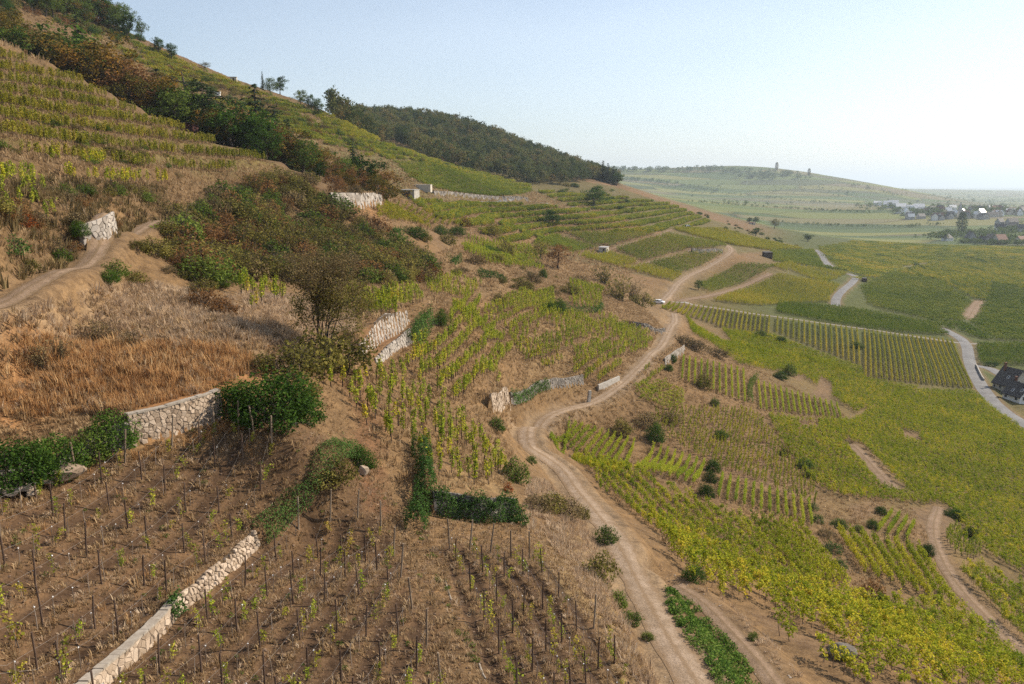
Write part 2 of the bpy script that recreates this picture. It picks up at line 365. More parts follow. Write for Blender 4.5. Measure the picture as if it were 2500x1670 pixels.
def in_poly(x, y, poly):
    x = np.asarray(x, float); y = np.asarray(y, float); c = np.zeros(x.shape, bool); n = len(poly); j = n - 1
    for i in range(n):
        xi, yi = poly[i][0], poly[i][1]; xj, yj = poly[j][0], poly[j][1]
        with np.errstate(divide='ignore', invalid='ignore'):
            c ^= ((yi > y) != (yj > y)) & (x < (xj - xi) * (y - yi) / (yj - yi + 1e-12) + xi)
        j = i
    return c
def wpoly(px, sub=6):
    """polygon of sightings -> polygon on the ground"""
    q = []
    for k in range(len(px)):
        a = np.array(px[k], float); b = np.array(px[(k + 1) % len(px)], float)
        for s in range(sub): q.append(P(*(a + (b - a) * s / sub)))
    return np.array(q)[:, :2]

# furrows of the young vineyards
STRIPE = np.zeros(GX.shape)
PA = [(-80,1235),(330,1118),(560,1046),(600,1052),(760,1105),(760,1170),(640,1305),(520,1415),(420,1490),(230,1660),(120,1760),(-400,1760)]
PB = [(445,1520),(640,1345),(760,1260),(870,1255),(925,1275),(955,1330),(985,1420),(1040,1560),(1080,1680),(1110,1790),(140,1790),(250,1690)]
PC = [(1080,1335),(1330,1372),(1400,1470),(1470,1560),(1560,1680),(1640,1790),(1250,1790),(1150,1560)]
for px, base, side, sp, first, amp in ((PA, ((250,1675),(632,1325)), 1, 1.45, .9, .05), (PB, ((250,1675),(632,1325)), -1, 1.45, 1.3, .06), (PC, ((1250,1665),(1097,1338)), -1, 1.3, 0., .09)):
    w = wpoly(px); a = P(*base[0]); c = P(*base[1]); d = (c - a)[:2]; d = d / np.hypot(*d); nr = np.array([-d[1], d[0]]) * side
    m = (GX > w[:, 0].min()) & (GX < w[:, 0].max()) & (GY > w[:, 1].min()) & (GY < w[:, 1].max()) & (GR < 120); ins = in_poly(GX[m], GY[m], w)
    r = (GX[m] - a[0]) * nr[0] + (GY[m] - a[1]) * nr[1] - first + fbm(GX[m] / 2.5, GY[m] / 2.5, 41, 2) * .5; st = np.cos(2 * math.pi * r / sp) * ins
    GZ[m] += st * amp; STRIPE[m] = st
def grid_mesh(mat):
    ni, nj = GX.shape; v = np.stack([GX, GY, GZ], -1).reshape(-1, 3)
    idx = np.arange(ni * nj).reshape(ni, nj)
    f = np.stack([idx[:-1, :-1], idx[:-1, 1:], idx[1:, 1:], idx[1:, :-1]], -1).reshape(-1, 4)[:, ::-1]
    return np_mesh('terrain', v, f, [mat], smooth=True)
# ------------------------------------------------------------------ materials
def new_mat(name):
    m = bpy.data.materials.new(name); m.use_nodes = True; nt = m.node_tree; nt.nodes.clear()
    out = nt.nodes.new('ShaderNodeOutputMaterial'); return m, nt, out
def nd(nt, t, **kw):
    n = nt.nodes.new(t)
    for k, v in kw.items():
        if k in n.inputs: n.inputs[k].default_value = v
        else: setattr(n, k, v)
    return n
def ramp(nt, stops, fac, interp='LINEAR'):
    r = nt.nodes.new('ShaderNodeValToRGB'); e = r.color_ramp; e.interpolation = interp
    while len(e.elements) < len(stops): e.elements.new(0.5)
    for k, (p, c) in enumerate(stops):
        e.elements[k].position = p; e.elements[k].color = (*c, 1)
    nt.links.new(fac, r.inputs['Fac']); return r.outputs['Color']
def math_n(nt, op, a, b):
    n = nt.nodes.new('ShaderNodeMath'); n.operation = op
    for k, x in enumerate((a, b)):
        if isinstance(x, (int, float)): n.inputs[k].default_value = x
        else: nt.links.new(x, n.inputs[k])
    return n.outputs[0]
def leaf_mat(name, cols, trans=0.35, w_leaf=0.55, w_obj=0.42, w_noise=0.55, nscale=0.12):
    """foliage: colour varies from leaf to leaf, plant to plant and slowly across the ground"""
    m, nt, out = new_mat(name)
    at = nd(nt, 'ShaderNodeAttribute', attribute_name='lv'); oi = nd(nt, 'ShaderNodeObjectInfo'); geo = nd(nt, 'ShaderNodeNewGeometry')
    no = nd(nt, 'ShaderNodeTexNoise', Scale=nscale, Detail=3.0, Roughness=0.6); nt.links.new(geo.outputs['Position'], no.inputs['Vector'])
    v = math_n(nt, 'MULTIPLY', at.outputs['Fac'], w_leaf)
    v = math_n(nt, 'ADD', v, math_n(nt, 'MULTIPLY', oi.outputs['Random'], w_obj))
    v = math_n(nt, 'ADD', v, math_n(nt, 'MULTIPLY', math_n(nt, 'SUBTRACT', no.outputs['Fac'], 0.5), w_noise * 1.6))
    off = 0.5 - 0.5 * (w_leaf + w_obj); v = math_n(nt, 'ADD', v, off)
    n = len(cols); c = ramp(nt, [(k / (n - 1), cols[k]) for k in range(n)], v)
    d = nd(nt, 'ShaderNodeBsdfDiffuse'); t = nd(nt, 'ShaderNodeBsdfTranslucent'); nt.links.new(c, d.inputs['Color']); nt.links.new(c, t.inputs['Color'])
    mx = nd(nt, 'ShaderNodeMixShader'); mx.inputs[0].default_value = trans
    nt.links.new(d.outputs[0], mx.inputs[1]); nt.links.new(t.outputs[0], mx.inputs[2]); nt.links.new(mx.outputs[0], out.inputs['Surface'])
    return m
def rough_mat(name, cols, scale=3.0, rough=0.9, bump=0.3, bscale=None, obj_rand=0.0, detail=6.0, coord='POS', dist=0.02, spec=0.2):
    m, nt, out = new_mat(name); b = nd(nt, 'ShaderNodeBsdfPrincipled', Roughness=rough); b.inputs['Specular IOR Level'].default_value = spec
    if coord == 'POS': vec = nd(nt, 'ShaderNodeNewGeometry').outputs['Position']
    else: vec = nd(nt, 'ShaderNodeTexCoord').outputs['Object']
    no = nd(nt, 'ShaderNodeTexNoise', Scale=scale, Detail=detail, Roughness=0.62); nt.links.new(vec, no.inputs['Vector'])
    f = no.outputs['Fac']
    if obj_rand:
        oi = nd(nt, 'ShaderNodeObjectInfo')
        f = math_n(nt, 'ADD', math_n(nt, 'MULTIPLY', f, 1 - obj_rand), math_n(nt, 'MULTIPLY', oi.outputs['Random'], obj_rand))
    lo, hi = 0.28, 0.72
    if obj_rand: lo, hi = 0.28 * (1 - obj_rand), 0.72 * (1 - obj_rand) + obj_rand
    n = len(cols); c = ramp(nt, [(lo + (hi - lo) * k / (n - 1), cols[k]) for k in range(n)], f)
    nt.links.new(c, b.inputs['Base Color'])
    if bump:
        bn = nd(nt, 'ShaderNodeTexNoise', Scale=bscale or scale * 4, Detail=5.0); nt.links.new(vec, bn.inputs['Vector'])
        bp = nd(nt, 'ShaderNodeBump', Strength=bump, Distance=dist); nt.links.new(bn.outputs['Fac'], bp.inputs['Height']); nt.links.new(bp.outputs['Normal'], b.inputs['Normal'])
    nt.links.new(b.outputs[0], out.inputs['Surface']); return m

M = {}
M['vine_green'] = leaf_mat('vine_green', [(0.092, 0.14, 0.015), (0.184, 0.244, 0.02), (0.308, 0.344, 0.029), (0.472, 0.419, 0.044)], 0.34)
M['vine_lime']  = leaf_mat('vine_lime',  [(.12,.17,.02),(.25,.31,.034),(.40,.42,.045),(.54,.45,.07)], 0.36)
M['vine_gold']  = leaf_mat('vine_gold',  [(.10,.15,.016),(.22,.28,.025),(.40,.40,.035),(.54,.45,.045),(.52,.34,.05)], 0.32, nscale=0.2, w_noise=.4)
M['vine_deep']  = leaf_mat('vine_deep',  [(0.053, 0.088, 0.013), (0.094, 0.151, 0.018), (0.164, 0.213, 0.026), (0.281, 0.27, 0.037)], 0.32)
M['vine_dull']  = leaf_mat('vine_dull',  [(0.105, 0.13, 0.02), (0.211, 0.224, 0.029), (0.328, 0.296, 0.041), (0.433, 0.312, 0.06)], 0.32, w_noise=.7, nscale=.08)
M['vine_mix']   = leaf_mat('vine_mix',   [(0.105, 0.151, 0.016), (0.223, 0.262, 0.022), (0.393, 0.384, 0.032), (0.629, 0.477, 0.052)], 0.34, w_noise=.7, nscale=.06)
M['vine_far']   = leaf_mat('vine_far',   [(0.088, 0.125, 0.026), (0.152, 0.198, 0.033), (0.234, 0.265, 0.042), (0.351, 0.312, 0.055)], 0.36, nscale=0.012, w_noise=0.8)
M['vine_farY']  = leaf_mat('vine_farY',  [(0.152, 0.177, 0.026), (0.257, 0.27, 0.037), (0.386, 0.338, 0.046), (0.468, 0.343, 0.055)], 0.36, nscale=0.012, w_noise=0.8)
M['leaf_dark']  = leaf_mat('leaf_dark',  [(.016,.036,.008),(.035,.07,.014),(.07,.125,.022),(.13,.19,.035)], 0.28, w_noise=0.3, nscale=0.6)
M['leaf_green'] = leaf_mat('leaf_green', [(.035,.06,.014),(.07,.11,.022),(.12,.165,.032),(.20,.22,.05)], 0.32, w_noise=0.3, nscale=0.5)
M['leaf_rust']  = leaf_mat('leaf_rust',  [(.085,.042,.02),(.16,.082,.034),(.24,.125,.05),(.32,.19,.078)], 0.35, w_noise=0.3, nscale=0.4)
M['leaf_olive'] = leaf_mat('leaf_olive', [(.06,.058,.018),(.12,.11,.03),(.195,.17,.045),(.30,.245,.07)], 0.35, w_noise=0.3, nscale=0.4)
M['leaf_autumn']= leaf_mat('leaf_autumn',[(.05,.06,.016),(.12,.10,.022),(.23,.135,.03),(.36,.17,.035)], 0.35, w_noise=0.7, nscale=0.25)
M['leaf_brown'] = leaf_mat('leaf_brown', [(.08,.06,.032),(.145,.108,.052),(.215,.16,.075),(.30,.23,.115)], 0.3, w_noise=0.4, nscale=0.4)
M['leaf_red']   = leaf_mat('leaf_red',   [(.14,.03,.012),(.26,.075,.02),(.36,.14,.03)], 0.35)
M['leaf_conifer']=leaf_mat('leaf_conifer',[(.016,.030,.015),(.032,.054,.024),(.058,.085,.035),(.09,.115,.045)], 0.15, w_noise=0.2)
M['leaf_forest']= leaf_mat('leaf_forest',[(.025,.042,.018),(.06,.085,.03),(.11,.13,.045),(.16,.155,.055),(.19,.125,.05)], 0.3, w_leaf=0.3, w_obj=0.9, w_noise=0.3, nscale=0.02)
M['leaf_weed']  = leaf_mat('leaf_weed',  [(.04,.085,.018),(.08,.15,.028),(.14,.22,.042),(.19,.22,.06)], 0.32)
M['ivy']        = leaf_mat('ivy',        [(.022,.048,.013),(.045,.09,.022),(.08,.14,.035),(.13,.195,.055)], 0.22, nscale=0.8, w_noise=0.35)
M['grass_tan']  = leaf_mat('grass_tan',  [(.17,.11,.06),(.31,.205,.11),(.45,.32,.18),(.58,.44,.28)], 0.4, nscale=0.35, w_noise=0.6)
M['grass_orange']=leaf_mat('grass_orange',[(.26,.135,.06),(.43,.24,.105),(.56,.35,.165),(.66,.50,.29)], 0.45, nscale=0.3, w_noise=0.9)
M['grass_pale'] = leaf_mat('grass_pale', [(.27,.18,.112),(.42,.30,.195),(.54,.41,.28),(.66,.54,.40)], 0.4, nscale=0.3, w_noise=0.6)
M['bark']   = rough_mat('bark', [(.035,.026,.02),(.075,.058,.045),(.13,.105,.085)], 2.0, 0.95, 0.5)
M['post']   = rough_mat('post', [(.045,.028,.020),(.085,.055,.04),(.14,.095,.07)], 3.0, 0.9, 0.3, obj_rand=0.35)
M['post_pale'] = rough_mat('post_pale', [(.13,.09,.06),(.22,.165,.115),(.32,.25,.18)], 3.0, 0.9, 0.3, obj_rand=0.35)
M['stake']  = rough_mat('stake', [(.12,.09,.07),(.22,.17,.13),(.34,.28,.23)], 3.0, 0.85, 0.2, obj_rand=0.5)
M['wire']   = rough_mat('wire', [(.25,.23,.21),(.34,.32,.30)], 1.0, 0.6, 0.0)
M['clip']   = rough_mat('clip', [(.75,.74,.72),(.82,.81,.8)], 1.0, 0.5, 0.0)
M['stone']  = rough_mat('stone', [(.17,.12,.086),(.29,.222,.16),(.39,.305,.23),(.46,.375,.29)], 5.0, 0.92, 0.5, obj_rand=0.55, dist=0.03)
M['stone_pale'] = rough_mat('stone_pale', [(.17,.14,.115),(.28,.245,.21),(.37,.33,.29),(.29,.24,.20)], 4.0, 0.92, 0.6, obj_rand=0.5, dist=0.04)
M['stone_grey'] = rough_mat('stone_grey', [(.12,.105,.09),(.22,.195,.17),(.31,.275,.24)], 4.0, 0.92, 0.6, obj_rand=0.5, dist=0.04)
M['mortar'] = rough_mat('mortar', [(.055,.042,.03),(.10,.075,.055)], 6.0, 0.95, 0.4)
M['mortar_pale'] = rough_mat('mortar_pale', [(.20,.165,.13),(.29,.25,.205),(.36,.32,.27)], 3.0, 0.95, 0.4)
M['dirt']   = rough_mat('dirt', [(.24,.17,.12),(.33,.245,.18),(.41,.315,.24)], 0.7, 0.95, 0.6, bscale=4.0, dist=0.05)
M['soil']   = rough_mat('soil', [(.17,.115,.072),(.25,.17,.112),(.32,.23,.16)], 0.7, 0.95, 0.6, bscale=4.0, dist=0.05)
M['tar']    = rough_mat('tar', [(.12,.115,.115),(.16,.155,.155),(.20,.195,.19)], 0.25, 0.85, 0.1)
M['conc']   = rough_mat('conc', [(.20,.185,.165),(.28,.26,.235)], 0.4, 0.9, 0.1)
M['concrete_wall'] = rough_mat('concrete_wall', [(.26,.235,.20),(.38,.35,.31),(.46,.42,.37)], 1.3, 0.9, 0.3)
M['plaster'] = rough_mat('plaster', [(.42,.38,.31),(.52,.475,.40)], 0.8, 0.9, 0.1)
M['plaster_white'] = rough_mat('plaster_white', [(.70,.69,.67),(.80,.79,.77)], 0.3, 0.85, 0.0)
M['plaster_grey'] = rough_mat('plaster_grey', [(.30,.29,.28),(.42,.40,.38)], 0.3, 0.85, 0.0)
M['roof_dark'] = rough_mat('roof_dark', [(.05,.045,.044),(.085,.075,.07)], 2.5, 0.7, 0.2, obj_rand=0.3)
M['roof_red'] = rough_mat('roof_red', [(.10,.045,.03),(.19,.085,.055)], 2.5, 0.75, 0.2, obj_rand=0.4)
M['roof_pale'] = rough_mat('roof_pale', [(.55,.53,.50),(.75,.73,.70)], 0.5, 0.35, 0.0, spec=0.5)  # bright base colour stands in for sun glancing off the village roofs
M['glass'] = rough_mat('glass', [(.02,.025,.03),(.035,.04,.05)], 1.0, 0.08, 0.0, spec=0.6)
M['frame'] = rough_mat('frame', [(.70,.69,.67),(.80,.79,.77)], 1.0, 0.6, 0.0)
M['wood_dark'] = rough_mat('wood_dark', [(.04,.025,.018),(.085,.055,.038)], 3.0, 0.85, 0.2)
M['red_paint'] = rough_mat('red_paint', [(.05,.02,.018),(.08,.032,.028)], 1.0, 0.8, 0.1)
M['car_white'] = rough_mat('car_white', [(.76,.77,.78),(.80,.81,.82)], 1.0, 0.25, 0.0, spec=0.6)
M['tyre'] = rough_mat('tyre', [(.012,.012,.012),(.02,.02,.02)], 3.0, 0.9, 0.0)
M['rim'] = rough_mat('rim', [(.35,.35,.36),(.5,.5,.52)], 3.0, 0.35, 0.0)
M['lamp'] = rough_mat('lamp', [(.6,.6,.58),(.75,.75,.72)], 1.0, 0.15, 0.0)
M['metal'] = rough_mat('metal', [(.28,.28,.28),(.42,.42,.42)], 3.0, 0.45, 0.0)

def track_mat(name, cols, verge):
    """earth track: pale wheel ruts, darker crown, ragged verges running out into the dry grass"""
    m, nt, out = new_mat(name); b = nd(nt, 'ShaderNodeBsdfPrincipled', Roughness=.95); b.inputs['Specular IOR Level'].default_value = .1
    geo = nd(nt, 'ShaderNodeNewGeometry'); at = nd(nt, 'ShaderNodeAttribute', attribute_name='across')
    def no(sc, d=6.0):
        n = nd(nt, 'ShaderNodeTexNoise', Scale=sc, Detail=d, Roughness=.68); nt.links.new(geo.outputs['Position'], n.inputs['Vector']); return n.outputs['Fac']
    c = ramp(nt, [(.28, cols[0]), (.5, cols[1]), (.72, cols[2])], no(.9)); c2 = ramp(nt, [(.3, (.62, .60, .58)), (.5, (1, 1, 1)), (.7, (1.25, 1.22, 1.18))], no(9.0, 4.0))
    mx = nt.nodes.new('ShaderNodeMix'); mx.data_type = 'RGBA'; mx.blend_type = 'MULTIPLY'; mx.inputs[0].default_value = 1; nt.links.new(c, mx.inputs[6]); nt.links.new(c2, mx.inputs[7])
    ab = math_n(nt, 'ABSOLUTE', at.outputs['Fac'], 0.0); wob = math_n(nt, 'MULTIPLY', math_n(nt, 'SUBTRACT', no(1.6), .5), 1.1)
    edge = nd(nt, 'ShaderNodeMapRange', **{'From Min': .55, 'From Max': .95}); nt.links.new(math_n(nt, 'ADD', ab, wob), edge.inputs['Value'])
    mid = nd(nt, 'ShaderNodeMapRange', **{'From Min': .22, 'From Max': .05}); nt.links.new(math_n(nt, 'ADD', ab, math_n(nt, 'MULTIPLY', wob, .6)), mid.inputs['Value'])
    f = math_n(nt, 'MAXIMUM', edge.outputs[0], math_n(nt, 'MULTIPLY', mid.outputs[0], .8)); m2 = nt.nodes.new('ShaderNodeMix'); m2.data_type = 'RGBA'
    nt.links.new(f, m2.inputs[0]); nt.links.new(mx.outputs[2], m2.inputs[6]); m2.inputs[7].default_value = (*verge, 1); nt.links.new(m2.outputs[2], b.inputs['Base Color'])
    bp = nd(nt, 'ShaderNodeBump', Strength=.8, Distance=.08); nt.links.new(no(5.0, 8.0), bp.inputs['Height']); nt.links.new(bp.outputs['Normal'], b.inputs['Normal']); nt.links.new(b.outputs[0], out.inputs['Surface']); return m
M['dirt'] = track_mat('dirt_track', [(.19,.135,.09),(.27,.20,.14),(.34,.26,.195)], (.20,.135,.08))
M['soil'] = track_mat('soil_track', [(.15,.10,.065),(.215,.15,.10),(.28,.20,.14)], (.155,.105,.06))
# --- the ground: its own soil / dry grass / turf colours lie in a point attribute, the shader adds grain
GM, nt, out = new_mat('ground')
_b = nd(nt, 'ShaderNodeBsdfPrincipled', Roughness=0.95); _b.inputs['Specular IOR Level'].default_value = 0.1
_at = nd(nt, 'ShaderNodeAttribute', attribute_name='gcol'); _fp = nd(nt, 'ShaderNodeAttribute', attribute_name='fields')
_geo = nd(nt, 'ShaderNodeNewGeometry')
def _noise(sc, det=6.0, ro=0.65):
    n = nd(nt, 'ShaderNodeTexNoise', Scale=sc, Detail=det, Roughness=ro); nt.links.new(_geo.outputs['Position'], n.inputs['Vector']); return n.outputs['Fac']
def _mixc(fac, a, b, mode='MIX'):
    n = nt.nodes.new('ShaderNodeMix'); n.data_type = 'RGBA'; n.blend_type = mode
    for k, x in ((0, fac), (6, a), (7, b)):
        if isinstance(x, (int, float)): n.inputs[k].default_value = x
        elif isinstance(x, tuple): n.inputs[k].default_value = (*x, 1)
        else: nt.links.new(x, n.inputs[k])
    return n.outputs[2]
_g1 = ramp(nt, [(0.25, (.50, .46, .44)), (0.5, (1, 1, 1)), (0.75, (1.45, 1.4, 1.3))], _noise(1.1))
_g2 = ramp(nt, [(0.3, (.62, .58, .55)), (0.5, (1, 1, 1)), (0.72, (1.3, 1.27, 1.2))], _noise(7.0, 4.0))
_g3 = ramp(nt, [(0.3, (.80, .80, .82)), (0.5, (1, 1, 1)), (0.7, (1.18, 1.15, 1.1))], _noise(0.09, 5.0))
_c = _mixc(1.0, _at.outputs['Color'], _g1, 'MULTIPLY'); _c = _mixc(1.0, _c, _g2, 'MULTIPLY'); _c = _mixc(1.0, _c, _g3, 'MULTIPLY')
# far fields: long narrow plots of different crops, in the plain and on the far hill
_mp = nd(nt, 'ShaderNodeMapping'); _mp.inputs['Rotation'].default_value = (0, 0, R(24)); _mp.inputs['Scale'].default_value = (0.0032, 0.011, 0.0)
_wob = nd(nt, 'ShaderNodeTexNoise', Scale=0.004, Detail=2.0); nt.links.new(_geo.outputs['Position'], _wob.inputs['Vector'])
_wv = nd(nt, 'ShaderNodeVectorMath', operation='MULTIPLY_ADD'); nt.links.new(_wob.outputs['Color'], _wv.inputs[0]); _wv.inputs[1].default_value = (90, 90, 0); nt.links.new(_geo.outputs['Position'], _wv.inputs[2])
nt.links.new(_wv.outputs[0], _mp.inputs['Vector'])
_vo = nd(nt, 'ShaderNodeTexVoronoi', Scale=1.0, Randomness=0.9); nt.links.new(_mp.outputs['Vector'], _vo.inputs['Vector'])
_sx_ = nd(nt, 'ShaderNodeSeparateColor'); nt.links.new(_vo.outputs['Color'], _sx_.inputs[0])
_fc = ramp(nt, [(0.0, (.05, .075, .025)), (0.22, (.075, .105, .03)), (0.42, (.105, .13, .035)), (0.6, (.155, .155, .045)), (0.78, (.13, .11, .06)), (0.92, (.06, .08, .03)), (1.0, (.17, .135, .085))], _sx_.outputs[0])
_ve = nd(nt, 'ShaderNodeTexVoronoi', Scale=1.0, Randomness=0.9, feature='DISTANCE_TO_EDGE'); nt.links.new(_mp.outputs['Vector'], _ve.inputs['Vector'])
_ed = ramp(nt, [(0.0, (.62, .58, .60)), (0.05, (1, 1, 1))], _ve.outputs['Distance'])
_fc = _mixc(1.0, _fc, _ed, 'MULTIPLY')
_c = _mixc(_fp.outputs['Fac'], _c, _fc)
nt.links.new(_c, _b.inputs['Base Color'])
_bp = nd(nt, 'ShaderNodeBump', Strength=0.7, Distance=0.12); nt.links.new(_noise(2.5, 8.0, 0.7), _bp.inputs['Height'])
nt.links.new(_bp.outputs['Normal'], _b.inputs['Normal']); nt.links.new(_b.outputs[0], out.inputs['Surface'])
# ------------------------------------------------------------------ ground sheet and its colours
C_DRY = (.235,.155,.088); C_SOIL = (.215,.140,.092); C_ORANGE = (.36,.20,.10); C_PALE = (.36,.26,.175)
C_SCRUB = (.155,.115,.060); C_TURF = (.105,.125,.040); C_BROWN = (.185,.125,.072); C_STRAW = (.34,.245,.135); C_RED = (.215,.115,.068)
GSC = np.array([.635, .61, .545])
GC = np.empty(GX.shape + (3,)); GC[:] = C_DRY
_side = sstep(0, 12, DEG)                                     # towards the valley the turf is greener
_val = np.clip(sstep(-40, -56, GZ) * (.35 + .65 * sstep(240, 330, GR)), 0, 1)
for k in range(3): GC[..., k] = GC[..., k] * (1 - _val) + C_TURF[k] * _val
_up = sstep(-6, 2, GZ)
for k in range(3): GC[..., k] = GC[..., k] * (1 - _up) + C_BROWN[k] * _up
_wx = fbm(GX / 5, GY / 5, 31, 3) * 5; _wy = fbm(GX / 5, GY / 5, 47, 3) * 5
def paint(px, col, amt=1.0, wob=1.0, sub=5):
    w = wpoly(px, sub); m = (GX > w[:, 0].min() - 6) & (GX < w[:, 0].max() + 6) & (GY > w[:, 1].min() - 6) & (GY < w[:, 1].max() + 6)
    x = GX[m]; y = GY[m]; acc = np.zeros(x.shape)
    for ox, oy in ((0, 0), (.6, .3), (-.6, .3), (.3, -.6), (-.3, -.6)):
        acc += in_poly(x + _wx[m] * wob + ox, y + _wy[m] * wob + oy, w)
    acc = acc / 5 * amt
    GC[m] = GC[m] * (1 - acc[:, None]) + np.array(col) * acc[:, None]
paint([(-100,1000),(330,1010),(560,940),(640,880),(560,850),(300,840),(60,830),(-100,860)], C_ORANGE)
paint([(-100,850),(250,830),(560,850),(700,830),(640,770),(420,700),(250,715),(-100,770)], C_PALE)
paint([(-100,1215),(330,1100),(760,1060),(900,1100),(640,1320),(420,1500),(150,1750),(-200,1750)], (.165,.105,.066), 0.9)
paint([(430,1510),(640,1330),(900,1130),(960,1240),(1010,1420),(1100,1670),(1150,1750),(150,1750)], (.165,.105,.066), 0.9)
paint([(1060,1330),(1330,1350),(1420,1500),(1560,1700),(1200,1750),(1130,1600)], (.165,.105,.066), 0.9)
paint([(1330,1290),(1420,1300),(1500,1450),(1600,1700),(1540,1700),(1440,1500),(1340,1400)], C_STRAW, 0.8)
paint([(880,1010),(950,1150),(960,1260),(900,1250),(870,1130)], C_RED, 0.8)
paint([(820,900),(900,905),(960,1070),(880,1080)], C_RED, 0.5)
paint([(1060,1200),(1260,1200),(1300,1290),(1230,1100),(1180,1080),(1080,1150)], C_STRAW, 0.5)
paint([(880,880),(1010,790),(1010,835),(915,895)], C_RED, 0.8)
paint([(1270,790),(1480,760),(1620,800),(1560,860),(1400,940),(1290,960)], C_STRAW, 0.35)
paint([(1420,700),(1640,760),(1620,850),(1540,830),(1460,760)], (.27,.19,.115), 0.8)
paint([(1100,600),(1500,650),(1600,720),(1400,740),(1150,720),(1060,660)], (.27,.185,.105), 0.8)
paint([(400,560),(700,500),(1060,620),(1080,700),(800,690),(420,660)], C_SCRUB, 0.9)
paint([(-100,560),(400,480),(380,540),(200,640),(-100,740)], C_BROWN, 0.7)
paint([(800,490),(960,490),(940,520),(800,540)], C_ORANGE, 0.6)
paint([(960,395),(1060,405),(1300,470),(1200,485),(1060,470)], C_TURF)
paint([(1400,440),(1510,450),(1500,462),(1400,455)], (.30,.19,.12), 0.9)
paint([(780,280),(1100,398),(1500,455),(1750,540),(1960,605),(1800,620),(1600,560),(1400,520),(1000,490),(880,440),(780,360)], (.16,.145,.065), .85)
paint([(200,70),(480,160),(790,275),(860,330),(800,380),(600,290),(400,210),(200,130)], (.19,.15,.075), .7)
paint([(-60,120),(160,185),(300,260),(500,345),(680,402),(560,430),(250,380),(-60,330)], (.17,.145,.06), .7)
paint([(1340,570),(1600,570),(1780,600),(1660,690),(1500,660),(1330,620)], (.165,.135,.07), .8)
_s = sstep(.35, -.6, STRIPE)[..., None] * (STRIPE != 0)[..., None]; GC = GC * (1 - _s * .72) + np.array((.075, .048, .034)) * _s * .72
for q in ([(1830,1495),(1880,1500),(1990,1560),(2080,1610),(2060,1640),(1950,1580)], [(1945,1025),(2010,1030),(2005,1055),(1945,1050)], [(2080,1240),(2140,1215),(2160,1240),(2110,1275),(2080,1270)], [(2000,915),(2035,940),(2030,980),(1985,965)], [(1900,900),(1990,910),(1950,930)], [(2195,1050),(2240,1060),(2250,1085),(2210,1075)], [(2230,1240),(2320,1245),(2330,1300),(2280,1340),(2220,1320)], [(1590,1000),(1840,1000),(1990,1230),(1760,1150)]): paint(q, (.23,.155,.10), .85, .4)
for (nm, lab, mk, w, px), L in zip(ROADS, RLINES):
    m = near_mask(L, w + 5); d, s, par = line_dist(GX[m], GY[m], L); far = math.hypot(L[0][0], L[0][1]) > 250
    k = sstep(w / 2 + (1.6 if not far else 2.2), w / 2 + 0.2, d + _wx[m] * 0.35) * 0.75
    c = np.array({'dirt': (.33,.25,.18), 'soil': (.26,.18,.115), 'tar': (.25,.18,.12), 'conc': (.26,.19,.13)}[mk])
    GC[m] = GC[m] * (1 - k[:, None]) + c * k[:, None]
FLD = sstep(900, 1150, GR) * sstep(-4, 2, DEG)
FLD = np.maximum(FLD, sstep(560, 700, GR) * sstep(-60, -64, GZ) * 0.6)
gme = grid_mesh(GM)
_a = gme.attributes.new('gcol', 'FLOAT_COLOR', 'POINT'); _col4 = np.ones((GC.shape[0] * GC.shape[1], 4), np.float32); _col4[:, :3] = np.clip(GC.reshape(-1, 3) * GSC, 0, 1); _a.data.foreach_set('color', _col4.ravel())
_a = gme.attributes.new('fields', 'FLOAT', 'POINT'); _a.data.foreach_set('value', FLD.astype(np.float32).ravel())
tag(obj('ground', gme), 'terraced vineyard hillside falling to a flat green valley', kind='structure')

# ------------------------------------------------------------------ roads as draped strips
rngR = np.random.default_rng(5)
def ribbon(name, L, w, mat, lift=0.05, wob=0.12, lab=None, crown=0.03):
    L = dens(L, 0.7 if w < 4 else 1.2); n = len(L)
    d = np.gradient(L[:, :2], axis=0); d /= np.linalg.norm(d, axis=1)[:, None] + 1e-9; nr = np.stack([-d[:, 1], d[:, 0]], 1)
    s = np.arange(n) * 0.35; e1 = fbm(s, s * 0 + 3.3, 71, 3) * wob * w; e2 = fbm(s, s * 0 + 8.1, 83, 3) * wob * w
    K = [-1, -0.62, -0.3, 0, 0.3, 0.62, 1]; rut = [0.0, 0.0, 0.02, 0.055, 0.02, 0.0, 0.0]; V = []
    for k, q in enumerate(K):
        off = q * w / 2 + (e1 if q < 0 else e2) * abs(q)
        x = L[:, 0] + nr[:, 0] * off; y = L[:, 1] + nr[:, 1] * off
        z = np.maximum(H(x, y) + 0.012, L[:, 2] if abs(q) < 0.9 else -1e9) + lift * (1 - abs(q) ** 3 * 0.8) + rut[k]
        V.append(np.stack([x, y, z], 1))
    V = np.stack(V, 1); idx = np.arange(n * len(K)).reshape(n, len(K))
    f = np.stack([idx[:-1, :-1], idx[1:, :-1], idx[1:, 1:], idx[:-1, 1:]], -1).reshape(-1, 4)[:, ::-1]
    me = np_mesh(name, V.reshape(-1, 3), f, [mat], smooth=True); a = me.attributes.new('across', 'FLOAT', 'POINT'); a.data.foreach_set('value', np.tile(np.array(K, np.float32), n))
    return tag(obj(name, me), lab, kind='structure')
for (nm, lab, mk, w, px), L in zip(ROADS, RLINES):
    ribbon(nm, L, w, M[mk], lift=0.05 if mk in ('dirt', 'soil') else 0.08, wob=0.22 if mk in ('dirt', 'soil') else 0.03, lab=lab)
